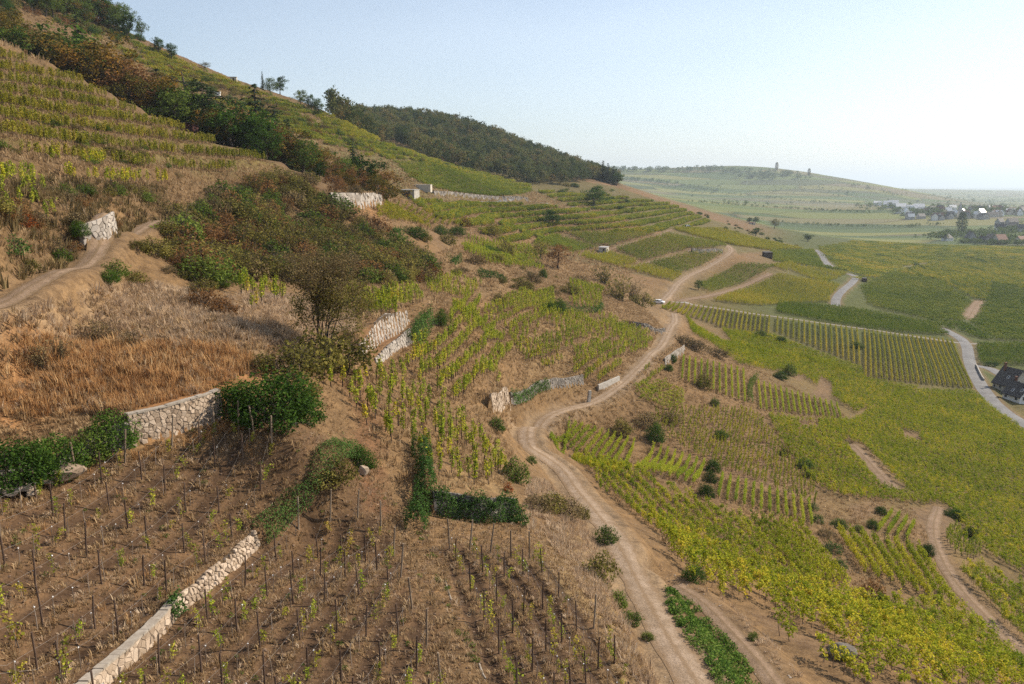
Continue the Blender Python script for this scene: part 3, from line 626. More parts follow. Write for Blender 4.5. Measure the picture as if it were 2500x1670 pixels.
# ------------------------------------------------------------------ leaves and plants
def leaf_quads(pos, size, rng, up=0.5, out=None, outw=0.0, aspect=0.75, fold=True):
    """one kite-shaped leaf face at each point"""
    n = len(pos); nrm = rng.normal(size=(n, 3)); nrm /= np.linalg.norm(nrm, axis=1)[:, None] + 1e-9
    nrm[:, 2] += up
    if out is not None: nrm += out * outw
    nrm /= np.linalg.norm(nrm, axis=1)[:, None] + 1e-9
    t = rng.normal(size=(n, 3)); t -= (t * nrm).sum(1)[:, None] * nrm; t /= np.linalg.norm(t, axis=1)[:, None] + 1e-9
    b = np.cross(nrm, t); s = (np.asarray(size) * rng.uniform(0.65, 1.25, n))[:, None]
    v = np.empty((n, 4, 3)); v[:, 0] = pos - t * s * 0.5; v[:, 1] = pos + b * s * 0.5 * aspect + t * s * 0.08
    v[:, 2] = pos + t * s * 0.5; v[:, 3] = pos - b * s * 0.5 * aspect + t * s * 0.08
    if fold: v[:, 1] += nrm * s * 0.12; v[:, 3] += nrm * s * 0.12
    return v.reshape(-1, 3)
def leaf_mesh(name, pos, size, mat, rng, up=0.5, out=None, outw=0.0, lv=None, extra=None, aspect=0.75):
    v = leaf_quads(pos, size, rng, up, out, outw, aspect); f = np.arange(len(v)).reshape(-1, 4)
    lv = rng.uniform(0, 1, len(pos)) if lv is None else np.clip(lv, 0, 1)
    return np_mesh(name, v, f, [mat], fattr=lv)

def clump_points(rng, centers, radii, per, shell=0.55):
    c = np.repeat(np.arange(len(centers)), per); d = rng.normal(size=(len(c), 3)); d /= np.linalg.norm(d, axis=1)[:, None]
    r = (shell + (1 - shell) * rng.uniform(0, 1, len(c))) * rng.uniform(0.75, 1.1, len(c))
    return centers[c] + d * (r * radii[c])[:, None], d, c

def tree_mesh(seed, mat, kind='broad', leaves=2200, leaf=0.034, spread=0.32, base=0.22, twig=False, limbs=9):
    """unit-height tree; returns (trunk mesh, crown mesh)"""
    rng = np.random.default_rng(seed); tr = MB()
    lean = rng.uniform(-.03, .03, 2); hs = np.linspace(0, 0.72, 6); pth = [(lean[0] * h * 3 + rng.normal() * .008 * (h > 0), lean[1] * h * 3 + rng.normal() * .008 * (h > 0), h) for h in hs]
    rad = [0.030, 0.024, 0.019, 0.014, 0.009, 0.004]
    for k in range(5): tr.tube(pth[k], pth[k + 1], rad[k], rad[k + 1], 7, caps=False)
    centers = []; rr = []
    for k in range(limbs):
        h = base + (0.62 - base) * (k + rng.uniform(0, 1)) / limbs; i = min(4, int(h / 0.144)); t = (h - hs[i]) / (hs[i + 1] - hs[i])
        p = Vector(pth[i]).lerp(Vector(pth[i + 1]), t); a = k * 2.4 + rng.uniform(-.5, .5)
        reach = spread * rng.uniform(0.62, 1.0) * math.sin(math.pi * min(1, max(0.15, (h - base + .12) / (0.9 - base + .12)))) ** 0.6
        e = p + Vector((math.cos(a) * reach, math.sin(a) * reach, rng.uniform(0.06, 0.24))); mid = p.lerp(e, 0.55) + Vector((0, 0, 0.03))
        tr.tube(p, mid, 0.010, 0.006, 5, caps=False); tr.tube(mid, e, 0.006, 0.002, 4, caps=False)
        for s in range(3):
            q = mid.lerp(e, rng.uniform(0, .9)); w = q + Vector(rng.normal(size=3) * spread * .30); tr.tube(q, w, 0.003, 0.001, 3, caps=False); centers.append(w); rr.append(rng.uniform(.06, .12))
        centers.append(e); rr.append(rng.uniform(0.09, 0.15)); centers.append(mid + Vector((0, 0, .05))); rr.append(rng.uniform(.08, .13))
    for s in range(7):
        a = rng.uniform(0, 6.28); r = rng.uniform(0, .55) * spread; centers.append(Vector((pth[-1][0] + math.cos(a) * r, pth[-1][1] + math.sin(a) * r, rng.uniform(.72, .90)))); rr.append(rng.uniform(.07, .12))
    centers = np.array([tuple(c) for c in centers]); rr = np.array(rr)
    pos, d, c = clump_points(rng, centers, rr, max(3, leaves // len(centers)))
    lv = 0.5 * rng.uniform(0, 1, len(pos)) + 0.5 * rng.uniform(0, 1, len(centers))[c]
    return tr.mesh('trunk', M['bark']), leaf_mesh('crown', pos, leaf, M[mat], rng, 0.35, d, 0.9, lv)

def conifer_mesh(seed, mat='leaf_conifer', tiers=15, r0=0.24, leaf=0.04, droop=0.10, start=0.06):
    rng = np.random.default_rng(seed); tr = MB(); tr.tube((0, 0, 0), (0, 0, .55), 0.022, 0.011, 6, caps=False); tr.tube((0, 0, .55), (0, 0, .99), 0.011, 0.002, 5)
    P_ = []; D_ = []
    for k in range(tiers):
        h = start + (1 - start) * (k / tiers) ** 0.92; rad = r0 * (1 - h) ** 0.85 + 0.012; nb = max(5, int(13 * (1 - h) + 4))
        for b in range(nb):
            a = rng.uniform(0, 6.28); L = rad * rng.uniform(.7, 1.12); m = max(4, int(L / 0.011))
            s = np.linspace(0.08, 1, m); x = np.cos(a) * L * s; y = np.sin(a) * L * s; z = h + 0.03 - droop * s ** 1.6 * L / 0.24 * 0.9
            tr.tube((0, 0, h + .03), (x[-1], y[-1], z[-1]), 0.003, 0.001, 3, caps=False)
            pts = np.stack([x, y, z], 1) + rng.normal(size=(m, 3)) * (0.012 + 0.008 * (1 - h))[..., None] if np.ndim(h) else np.stack([x, y, z], 1) + rng.normal(size=(m, 3)) * (0.010 + 0.008 * (1 - h))
            P_.append(pts); D_.append(np.tile([np.cos(a) * .4, np.sin(a) * .4, .8], (m, 1)))
    pos = np.concatenate(P_); d = np.concatenate(D_)
    return tr.mesh('trunk', M['bark']), leaf_mesh('crown', pos, leaf, M[mat], rng, 0.4, d, 1.2, aspect=0.5)

def cedar_mesh(seed):
    rng = np.random.default_rng(seed); tr = MB(); tr.tube((0, 0, 0), (.03, 0, .5), 0.03, 0.02, 7, caps=False); tr.tube((.03, 0, .5), (-.06, 0, .95), 0.02, 0.004, 6)
    P_ = []; D_ = []
    for k in range(20):
        h = rng.uniform(.25, .95); a = rng.uniform(0, 6.28); L = .55 * (1.12 - h) ** .7 * rng.uniform(.5, 1.1); x0 = .03 if h < .5 else .03 - .09 * (h - .5) / .45
        e = (x0 + math.cos(a) * L, math.sin(a) * L, h + rng.uniform(-.03, .07)); tr.tube((x0, 0, h), e, 0.008, 0.002, 4, caps=False)
        m = int(150 * L / .4) + 20; s = rng.uniform(.15, 1.06, m) ** .7; w = rng.normal(size=(m, 2)) * .055 * (1.2 - s[:, None] * .5)
        pts = np.stack([x0 + (e[0] - x0) * s - math.sin(a) * w[:, 0], e[1] * s + math.cos(a) * w[:, 0], h + (e[2] - h) * s + .012 * w[:, 1] / .05 - .07 * s ** 3 + .01], 1)
        P_.append(pts); D_.append(np.tile([0, 0, 1.0], (m, 1)))
    return tr.mesh('trunk', M['bark']), leaf_mesh('crown', np.concatenate(P_), 0.035, M['leaf_conifer'], rng, .6, np.concatenate(D_), 1.0, aspect=.6)

def poplar_mesh(seed, mat):
    rng = np.random.default_rng(seed); tr = MB(); tr.tube((0, 0, 0), (0, 0, .95), 0.02, 0.003, 6)
    n = 1100; h = rng.uniform(.1, 1, n); r = .13 * np.sin(np.pi * np.clip((h - .04) / 1.0, 0, 1)) ** .6 * rng.uniform(.4, 1.05, n); a = rng.uniform(0, 6.28, n)
    pos = np.stack([np.cos(a) * r, np.sin(a) * r, h], 1)
    for k in range(10): tr.tube((0, 0, .15 + .07 * k), (rng.uniform(-.07, .07), rng.uniform(-.07, .07), .3 + .07 * k), .005, .001, 3, caps=False)
    return tr.mesh('trunk', M['bark']), leaf_mesh('crown', pos, .04, M[mat], rng, .2)

def shrub_mesh(seed, mat, lobes=9, leaves=900, leaf=0.075, flat=0.75, twig=True, up=0.5):
    """unit-height shrub, about as wide as tall"""
    rng = np.random.default_rng(seed); st = MB(); C_ = []; rr = []
    for k in range(lobes):
        a = k * 2.4 + rng.uniform(-.4, .4); r = 0.42 * math.sqrt((k + .5) / lobes); z = flat * (0.72 - 0.75 * r * r / .18 * .6) * rng.uniform(.75, 1.05)
        c = np.array([math.cos(a) * r, math.sin(a) * r, max(.16, z)]); C_.append(c); rr.append(rng.uniform(.19, .30))
        st.tube((rng.uniform(-.05, .05), rng.uniform(-.05, .05), -.1), tuple(c * [.55, .55, .6]), .016, .010, 4, caps=False); st.tube(tuple(c * [.55, .55, .6]), tuple(c + [0, 0, .08]), .010, .003, 4, caps=False)
        if twig:
            for s in range(6):
                q = c * rng.uniform(.6, 1); e = c + rng.normal(size=3) * [.16, .16, .13] + [0, 0, .14]; st.tube(tuple(q), tuple(e), .005, .0015, 3, caps=False)
    for k in range(7):
        a = k * .9 + rng.uniform(-.2, .2); r = rng.uniform(.30, .44); C_.append(np.array([math.cos(a) * r, math.sin(a) * r, rng.uniform(.10, .22)])); rr.append(rng.uniform(.14, .22))
    lobes += 7; C_ = np.array(C_); rr = np.array(rr); pos, d, c = clump_points(rng, C_, rr, max(4, leaves // lobes), .5)
    k = pos[:, 2] > -0.03; pos = pos[k]; d = d[k]; c = c[k]
    lv = .65 * rng.uniform(0, 1, len(pos)) + .35 * rng.uniform(0, 1, lobes)[c]
    return st.mesh('stem', M['bark']), leaf_mesh('foliage', pos, leaf, M[mat], rng, up, d, .8, lv)

def twiggy_mesh(seed, mat, leaves=420, leaf=0.06, stems=26):
    """open shrub: many bare upright stems, few leaves"""
    rng = np.random.default_rng(seed); st = MB(); P_ = []
    for k in range(stems):
        a = rng.uniform(0, 6.28); t = rng.uniform(.05, .62); L = rng.uniform(.6, 1.0); p = Vector((rng.normal() * .06, rng.normal() * .06, -.05)); d = Vector((math.cos(a) * math.sin(t), math.sin(a) * math.sin(t), math.cos(t)))
        for s in range(3):
            q = p + d * L / 3; st.tube(p, q, .010 * (1 - s * .3), .010 * (.7 - s * .3) + .001, 4, caps=False)
            for j in range(2):
                e = q + (d + Vector(rng.normal(size=3) * .55)).normalized() * L * .22; st.tube(q, e, .004, .001, 3, caps=False)
                m = leaves // (stems * 6) + 1; P_.append(np.array(q) + (np.array(e) - np.array(q)) * rng.uniform(.1, 1.2, (m, 1)) + rng.normal(size=(m, 3)) * .03)
            p = q; d = (d + Vector(rng.normal(size=3) * .12) + Vector((0, 0, .05))).normalized()
    return st.mesh('stem', M['bark']), leaf_mesh('foliage', np.concatenate(P_), leaf, M[mat], rng, .4)

def vine_leaves(kind, rng):
    """leaf positions and size of one vine (metres)"""
    if kind == 'young':
        hgt = rng.uniform(.7, 1.45); n = int(34 + 40 * hgt * rng.uniform(.4, 1)); s = rng.uniform(0.1, 1, n); b = rng.normal(size=2) * .18
        pos = np.stack([b[0] * s ** 2 + rng.normal(size=n) * .085, b[1] * s ** 2 + rng.normal(size=n) * .085, .12 + s * hgt], 1); return pos, .115
    if kind == 'stake':
        n = 95; h = rng.beta(1.7, 1.2, n); r = .27 * np.sin(np.pi * np.clip(.12 + .85 * h, 0, 1)) ** .5 * np.sqrt(rng.uniform(.1, 1, n)); a = rng.uniform(0, 6.28, n); b = rng.normal(size=2) * .10
        pos = np.stack([np.cos(a) * r + b[0] * h, np.sin(a) * r + b[1] * h, .55 + 1.35 * h * rng.uniform(.9, 1.0) + rng.normal(size=n) * .05], 1)
        m = rng.integers(4, 12); k = rng.uniform(0, 1, m); pos = np.concatenate([pos, np.stack([rng.normal(size=m) * .15, rng.normal(size=m) * .15, 1.75 + .35 * k], 1)]); return pos, .18
    if kind == 'hedge':
        m = rng.integers(5, 8); c = np.stack([rng.uniform(-.5, .5, m), rng.normal(size=m) * .13, rng.uniform(.6, 1.45 + .25 * rng.random(), m)], 1); c = np.concatenate([c, [[rng.uniform(-.4, .4), rng.normal() * .1, rng.uniform(1.5, 1.95)]]])
        n = 118; k = rng.integers(0, len(c), n); pos = c[k] + rng.normal(size=(n, 3)) * [.17, .11, .15]; return pos, .2
    if kind == 'run':
        m = 16; c = np.stack([np.linspace(-2, 2, m) + rng.normal(size=m) * .1, rng.normal(size=m) * .16, rng.uniform(.65, 1.6, m)], 1)
        n = 165; k = rng.integers(0, m, n); pos = c[k] + rng.normal(size=(n, 3)) * [.22, .15, .2]; return pos, .34
    if kind == 'block':
        P_ = []
        for k in (-2.0, 0.0, 2.0):
            n = 70; x = rng.uniform(-6, 6, n); P_.append(np.stack([x, k + rng.normal(size=n) * .25, .45 + rng.beta(1.5, 1.2, n) * 1.25], 1))
        return np.concatenate(P_), .75
def vine_mesh(kind, seed, mat, wood=True):
    rng = np.random.default_rng(seed); pos, ls = vine_leaves(kind, rng)
    c = np.array([0, 0, 1.0]); d = pos - c; d[:, 0] *= .3; d /= np.linalg.norm(d, axis=1)[:, None] + 1e-6
    lv = rng.uniform(0, 1, len(pos))
    v = leaf_quads(pos, ls, rng, .35, d, .6); f = np.arange(len(v)).reshape(-1, 4); mi = np.zeros(len(f), int)
    if wood:
        b = MB()
        for x in ({'stake': [0], 'hedge': [0], 'run': [-1.5, -.5, .5, 1.5], 'young': [0]}.get(kind, [])):
            b.tube((x, 0, -.1), (x + rng.normal() * .05, rng.normal() * .05, .75), .03, .02, 4, caps=False)
        if kind == 'stake': b.tube((.06, 0, -.1), (.06 + rng.normal() * .04, rng.normal() * .04, 1.95), .028, .025, 4)
        if b.v:
            wv = np.array(b.v); wf = np.array([q for q in b.f if len(q) == 4]) + len(v)
            v = np.concatenate([v, wv]); f = np.concatenate([f, wf]); mi = np.concatenate([mi, np.ones(len(wf), int)]); lv = np.concatenate([lv, np.zeros(len(wf))])
    return np_mesh('vine', v, f, [M[mat], M['post']], mi, lv)

def tuft_mesh(seed, mat, blades=16, h=.34, spread=.16, width=.016, curl=.5):
    rng = np.random.default_rng(seed); V = []; F = []; lv = []
    for k in range(blades):
        a = rng.uniform(0, 6.28); r = spread * math.sqrt(rng.uniform(0, 1)); b = np.array([math.cos(a) * r, math.sin(a) * r, -.03]); L = h * rng.uniform(.5, 1.2); t = rng.uniform(0, .8) * curl
        a2 = a + rng.normal() * .8; d = np.array([math.cos(a2) * math.sin(t), math.sin(a2) * math.sin(t), math.cos(t)]); wv = np.array([-math.sin(a2), math.cos(a2), 0]) * width * rng.uniform(.7, 1.4)
        m = b + d * L * .6; e = m + (d + np.array([math.cos(a2), math.sin(a2), -.5]) * curl * .6) * L * .4; n = len(V)
        V += [b - wv, b + wv, m + wv * .8, m - wv * .8, e]; F.append((n, n + 1, n + 2, n + 3)); F.append((n + 3, n + 2, n + 4, n + 4)); lv += [rng.uniform()] * 2
    V = np.array(V); q = np.array([f for f in F if len(set(f)) == 4]); t3 = np.array([f[:3] for f in F if len(set(f)) == 3])
    return np_mesh('tuft', V, [q, t3], [M[mat]], fattr=[x for x in lv[::2]] + [x for x in lv[1::2]])

# ------------------------------------------------------------------ scattering of uncountable stuff
_gn = {}
def scatter_group(protos, key):
    if key in _gn: return _gn[key]
    c = bpy.data.collections.new('source_' + key)
    for k, me in enumerate(protos): c.objects.link(bpy.data.objects.new('source_%s_%02d' % (key, k), me))
    g = bpy.data.node_groups.new('scatter_' + key, 'GeometryNodeTree')
    g.interface.new_socket('Geometry', in_out='INPUT', socket_type='NodeSocketGeometry'); g.interface.new_socket('Geometry', in_out='OUTPUT', socket_type='NodeSocketGeometry')
    i = g.nodes.new('NodeGroupInput'); o = g.nodes.new('NodeGroupOutput'); ci = g.nodes.new('GeometryNodeCollectionInfo'); ci.inputs['Collection'].default_value = c; ci.inputs['Separate Children'].default_value = True; ci.inputs['Reset Children'].default_value = True
    ip = g.nodes.new('GeometryNodeInstanceOnPoints'); ip.inputs['Pick Instance'].default_value = True
    def na(nm, t):
        n = g.nodes.new('GeometryNodeInputNamedAttribute'); n.data_type = t; n.inputs['Name'].default_value = nm; return n.outputs['Attribute']
    L = g.links; L.new(i.outputs[0], ip.inputs['Points']); L.new(ci.outputs[0], ip.inputs['Instance'])
    L.new(na('pick', 'INT'), ip.inputs['Instance Index']); L.new(na('rot', 'FLOAT_VECTOR'), ip.inputs['Rotation']); L.new(na('scl', 'FLOAT_VECTOR'), ip.inputs['Scale']); L.new(ip.outputs[0], o.inputs[0])
    _gn[key] = (g, len(protos)); return _gn[key]
def scatter(name, key, protos, xyz, rot, scl, label, cat=None, rng=None):
    g, n = scatter_group(protos, key); rng = rng or np.random.default_rng(len(xyz))
    me = bpy.data.meshes.new(name); me.vertices.add(len(xyz)); me.vertices.foreach_set('co', np.asarray(xyz, np.float32).ravel())
    a = me.attributes.new('pick', 'INT', 'POINT'); a.data.foreach_set('value', rng.integers(0, n, len(xyz)).astype(np.int32))
    a = me.attributes.new('rot', 'FLOAT_VECTOR', 'POINT'); a.data.foreach_set('vector', np.asarray(rot, np.float32).ravel())
    scl = np.asarray(scl, np.float32); scl = np.repeat(scl[:, None], 3, 1) if scl.ndim == 1 else scl
    a = me.attributes.new('scl', 'FLOAT_VECTOR', 'POINT'); a.data.foreach_set('vector', np.ascontiguousarray(scl).ravel())
    o = obj(name, me); mod = o.modifiers.new('scatter', 'NODES'); mod.node_group = g
    return tag(o, label, cat, kind='stuff')

def off_road(x, y, pad=0.5, only=None):
    k = np.ones(x.shape, bool)
    for (nm, lab, mk, w, px), L in zip(ROADS, RLINES):
        if L[:, 0].min() - 9 > x.max() or L[:, 0].max() + 9 < x.min() or L[:, 1].min() - 9 > y.max() or L[:, 1].max() + 9 < y.min(): continue
        d, _, _ = line_dist(x, y, L[::2] if len(L) > 20 else L); k &= d > w / 2 + pad
    return k
def in_any(x, y, polys):
    k = np.zeros(x.shape, bool)
    for p in polys: k |= in_poly(x, y, p)
    return k
def rand_in(poly_px, density, rng, avoid=(), pad=0.3, sub=5, road=True):
    w = wpoly(poly_px, sub) if not isinstance(poly_px, np.ndarray) else poly_px
    lo = w.min(0); hi = w.max(0); n = int((hi - lo).prod() * density); x = rng.uniform(lo[0], hi[0], n); y = rng.uniform(lo[1], hi[1], n)
    k = in_poly(x, y, w)
    x = x[k]; y = y[k]
    if len(avoid): k = ~in_any(x, y, avoid); x = x[k]; y = y[k]
    if road and len(x): k = off_road(x, y, pad); x = x[k]; y = y[k]
    return x, y
def grid_in(poly_px, dir_px, spacing, step, rng, jit=.25, avoid=(), pad=.4, sub=5, angle=None):
    w = wpoly(poly_px, sub)
    if angle is None:
        a = P(*dir_px[0]); b = P(*dir_px[1]); ang = math.atan2(b[1] - a[1], b[0] - a[0])
    else: ang = angle
    ca, sa = math.cos(ang), math.sin(ang); q = np.stack([w[:, 0] * ca + w[:, 1] * sa, -w[:, 0] * sa + w[:, 1] * ca], 1); lo = q.min(0); hi = q.max(0)
    s, r = np.meshgrid(np.arange(lo[0], hi[0], step), np.arange(lo[1], hi[1], spacing)); s = s.ravel() + rng.uniform(-1, 1, s.size) * step * jit; r = r.ravel() + rng.normal(size=r.size) * .06
    x = s * ca - r * sa; y = s * sa + r * ca; k = in_poly(x, y, w); x = x[k]; y = y[k]
    if len(avoid): k = ~in_any(x, y, avoid); x = x[k]; y = y[k]
    if len(x): k = off_road(x, y, pad); x = x[k]; y = y[k]
    return x, y, ang
def row_rot(x, y, ang, L=2.0):
    c, s = math.cos(ang), math.sin(ang); pit = np.arctan2(H(x + c * L / 2, y + s * L / 2) - H(x - c * L / 2, y - s * L / 2), L)
    return np.stack([np.zeros(len(x)), -pit, np.full(len(x), ang)], 1)
# ------------------------------------------------------------------ vineyards
RV = np.random.default_rng(11)
_vp = {}
def vprotos(kind, mat, n=5):
    k = kind + '_' + mat
    if k not in _vp: _vp[k] = [vine_mesh(kind, 100 + 7 * i, mat) for i in range(n)]
    return k, _vp[k]
BARE = [wpoly(p) for p in ([(1830,1495),(1880,1500),(1990,1560),(2080,1610),(2060,1640),(1950,1580)], [(1790,1455),(1900,1490),(1890,1520),(1830,1500)],
        [(2060,1085),(2105,1085),(2190,1180),(2150,1195)], [(1945,1030),(2000,1035),(1995,1050),(1950,1045)], [(2080,1240),(2140,1215),(2160,1240),(2110,1275),(2080,1270)],
        [(2000,920),(2030,940),(2028,975),(1990,960)], [(2195,1050),(2240,1060),(2250,1085),(2210,1075)])]
def mass(label, px, dirp, spacing, step, kind, mat, scl=(.85, 1.15), gap=0.0, avoid=(), jit=.25, pad=.5, angle=None, mat2=None, rows=True):
    x, y, ang = grid_in(px, dirp, spacing, step, RV, jit, list(avoid) + BARE, pad, angle=angle)
    if gap: k = (fbm(x / 5, y / 5, 77, 3) * 1.1 + .5 + RV.normal(size=len(x)) * .12) > gap; x = x[k]; y = y[k]
    if not len(x): print('EMPTY', label); return
    rot = row_rot(x, y, ang, {'run': 4, 'block': 10}.get(kind, 1.5))
    if kind in ('stake',): rot[:, 2] = RV.uniform(0, 6.28, len(x)); rot[:, 1] = RV.normal(size=len(x)) * .05; rot[:, 0] = RV.normal(size=len(x)) * .05
    else: rot[:, 2] += (RV.random(len(x)) < .5) * math.pi; rot[:, 1] *= np.where(np.abs(rot[:, 2] - ang) > 1, -1, 1)
    xyz = np.stack([x, y, H(x, y)], 1); s = RV.uniform(scl[0], scl[1], len(x))
    if mat2:
        k = RV.random(len(x)) < .5
    else: k = np.ones(len(x), bool)
    key, pr = vprotos(kind, mat); scatter('vineyard', key, pr, xyz[k], rot[k], s[k], label, 'vineyard', RV)
    if mat2: key, pr = vprotos(kind, mat2); scatter('vineyard', key, pr, xyz[~k], rot[~k], s[~k], label.replace('vines', 'vines, mixed in'), 'vineyard', RV)
# lower right slope
mass('dense green vines along the right side of the dirt track', [(1392,1108),(1470,1128),(1560,1158),(1690,1222),(1830,1275),(1900,1340),(1995,1450),(1880,1430),(1750,1400),(1640,1330),(1560,1270),(1480,1210)], [(1400,1112),(1640,1290)], 1.7, .6, 'hedge', 'vine_green', (.62, .85), gap=.04, mat2='vine_mix', jit=.3)
mass('golden vines in the foreground right of the track', [(1600,1310),(1680,1350),(1760,1400),(1900,1440),(2090,1460),(2150,1500),(2250,1600),(2330,1700),(2150,1700),(2010,1640),(1940,1590),(1880,1530),(1790,1470),(1690,1420)], [(1700,1380),(2050,1600)], 2.2, .85, 'hedge', 'vine_mix', (.85, 1.2), gap=.18, mat2='vine_gold', jit=.4)
mass('lime green vines filling the lower right corner', [(2120,1470),(2330,1490),(2440,1580),(2560,1690),(2340,1700),(2250,1600),(2160,1510)], [(1750,1350),(2100,1600)], 2.0, .75, 'hedge', 'vine_mix', (.75, 1.05), gap=.08, mat2='vine_green', jit=.35)
mass('deep green vines right of the bare lower path', [(2310,1380),(2390,1390),(2500,1440),(2620,1560),(2620,1680),(2500,1590),(2400,1480)], [(2300,1340),(2500,1520)], 1.9, .7, 'hedge', 'vine_green', (.7, .95), gap=.05, jit=.3, mat2='vine_mix')
mass('small clump of vines on the knoll above the lower path', [(2300,1310),(2330,1290),(2390,1340),(2395,1375),(2330,1360)], [(2300,1320),(2400,1380)], 1.4, .9, 'stake', 'vine_green', (.7, .9), gap=.2)
_RB = [(1870,1012),(1940,1028),(2080,1030),(2130,1000),(2200,955),(2375,958),(2440,1010),(2500,1055),(2600,1120),(2600,1440),(2480,1400),(2400,1345),(2320,1255),(2255,1235),(2180,1225),(2050,1215),(1990,1190),(1930,1120),(1895,1060)]
mass('broad dense sheet of green vines on the right slope', _RB, [(2100,1000),(2480,1180)], 1.55, .55, 'hedge', 'vine_mix', (.55, .78), gap=.08, mat2='vine_green', jit=.3)
mass('loose yellowing vines on bare soil in the middle of the slope', [(1590,1010),(1700,1000),(1830,1005),(1870,1040),(1920,1110),(1990,1200),(2000,1240),(1900,1200),(1760,1145),(1660,1095),(1590,1060)], [(1640,1030),(1900,1180)], 1.3, .75, 'stake', 'vine_mix', (.55, .78), gap=.28)
mass('slanting green vines below the striped upper plots', [(1672,770),(1700,800),(1760,835),(1900,860),(2030,885),(2100,925),(2240,948),(2160,985),(2090,1010),(2050,985),(1960,920),(1870,905),(1800,890),(1740,845),(1690,815)], [(1700,800),(1950,900)], 1.6, .6, 'hedge', 'vine_green', (.55, .78), gap=.07, mat2='vine_mix', jit=.3)
mass('green vines just below the third striped plot', [(1760,806),(1890,822),(2000,865),(2098,898),(2112,930),(2040,905),(1960,880),(1850,862),(1790,845)], [(1760,806),(2000,880)], 1.6, .6, 'hedge', 'vine_green', (.55, .78), gap=.1, mat2='vine_mix', jit=.3)
mass('bright vines beside the bend of the dirt track', [(1545,945),(1610,938),(1670,960),(1665,1000),(1610,1005),(1560,985)], [(1545,950),(1660,990)], 1.3, .8, 'hedge', 'vine_lime', (.55, .8), gap=.25)
mass('sparse vines along the wall right of the track', [(1540,960),(1580,900),(1620,905),(1600,945)], [(1545,950),(1610,900)], 1.3, .9, 'stake', 'vine_lime', (.55, .75), gap=.3)
# plots round the car and the huts
PL = [
 ('green vine plot above the small stone hut', [(1390,570),(1590,572),(1485,598),(1446,598)], 'vine_far', None),
 ('narrow green vine plot left of the small stone hut', [(1345,577),(1448,606),(1394,616),(1325,600)], 'vine_far', None),
 ('large green vine plot right of the small stone hut', [(1492,603),(1605,581),(1684,604),(1570,635)], 'vine_far', None),
 ('bright lime vine plot just below the small stone hut', [(1400,624),(1484,619),(1545,638),(1509,651)], 'vine_farY', None),
 ('bright lime vine plot ending at the stony track', [(1519,655),(1551,641),(1655,672),(1637,686)], 'vine_farY', None),
 ('square green vine plot inside the bend of the stony track', [(1586,640),(1687,620),(1766,622),(1752,637),(1655,667)], 'vine_far', None),
 ('green vine strip above the square plot', [(1607,572),(1772,600),(1687,608)], 'vine_far', None),
 ('green vine plot behind the lone round tree', [(1714,696),(1803,650),(1882,655),(1742,720)], 'vine_far', None),
 ('wide green vine plot above the concrete lane', [(1757,735),(1903,678),(2032,700),(2014,736),(1860,745)], 'vine_farY', None),
 ('thinly planted vine plot below the dark shed', [(1889,652),(1932,647),(2060,668),(2010,690)], 'vine_farY', .42),
 ('dark green vine strip beside the concrete lane', [(1925,746),(2064,756),(2304,799),(2304,817),(2125,806),(1918,767)], 'vine_deep', None),
 ('dark green vine plot above the driveway', [(2394,846),(2560,846),(2560,892),(2400,888)], 'vine_deep', None),
]
for lab, px, mt, gp in PL:
    c = np.mean(px, 0); px = [tuple(c + (np.array(q) - c) * 1.13) for q in px]; mass(lab, px, [(c[0], c[1]), (c[0] + 30, c[1] + 11)], 1.9, 1.2, 'hedge', mt, (.95, 1.2), gap=gp or 0.0, pad=1.0)
# valley floor
VAL = [
 ('green vineyard beyond the asphalt bend on the valley floor', [(2105,702),(2180,665),(2300,690),(2370,735),(2350,785),(2262,782),(2125,748)], [(2120,720),(2300,745)], 'vine_far', None),
 ('yellowing vineyard strip in the middle of the valley floor', [(2185,663),(2260,648),(2420,690),(2400,735),(2375,730),(2300,688)], [(2200,665),(2390,710)], 'vine_farY', 'vine_far'),
 ('green vineyard at the right edge of the valley floor', [(2400,740),(2425,692),(2600,735),(2600,836),(2430,832),(2375,790)], [(2400,760),(2560,775)], 'vine_far', 'vine_deep'),
 ('long hazy green vineyard across the valley floor', [(2262,646),(2340,634),(2600,634),(2600,732),(2425,690)], [(2300,650),(2560,690)], 'vine_far', 'vine_farY'),
 ('dark green vineyard above the road junction', [(2262,784),(2350,788),(2430,834),(2380,826),(2330,798)], [(2270,785),(2400,820)], 'vine_deep', None)]
for lab, px, dp, m1, m2 in VAL: mass(lab, px, dp, 2.6, 3.6, 'run', m1, (.9, 1.25), pad=1.4, mat2=m2, jit=.12)
mass('green vines beside the upper asphalt bend', [(1880,615),(1985,612),(2010,650),(2080,665),(1930,645),(1890,640)], [(1890,620),(2000,640)], 1.9, 3.7, 'run', 'vine_far', (.9, 1.2), pad=1.4)
mass('green vines running down from the ridge to the asphalt lane', [(1700,560),(1850,585),(1960,608),(1880,612),(1790,600),(1640,560)], [(1700,560),(1850,590)], 1.9, 3.7, 'run', 'vine_farY', (.9, 1.2), pad=1.2, gap=.1)
mass('hazy vineyards on the middle valley floor', [(2030,640),(2000,605),(2100,590),(2290,600),(2600,606),(2600,634),(2340,632),(2200,652),(2100,690)], [(2100,620),(2400,625)], 6.0, 11.5, 'block', 'vine_far', (.9, 1.15), mat2='vine_farY')
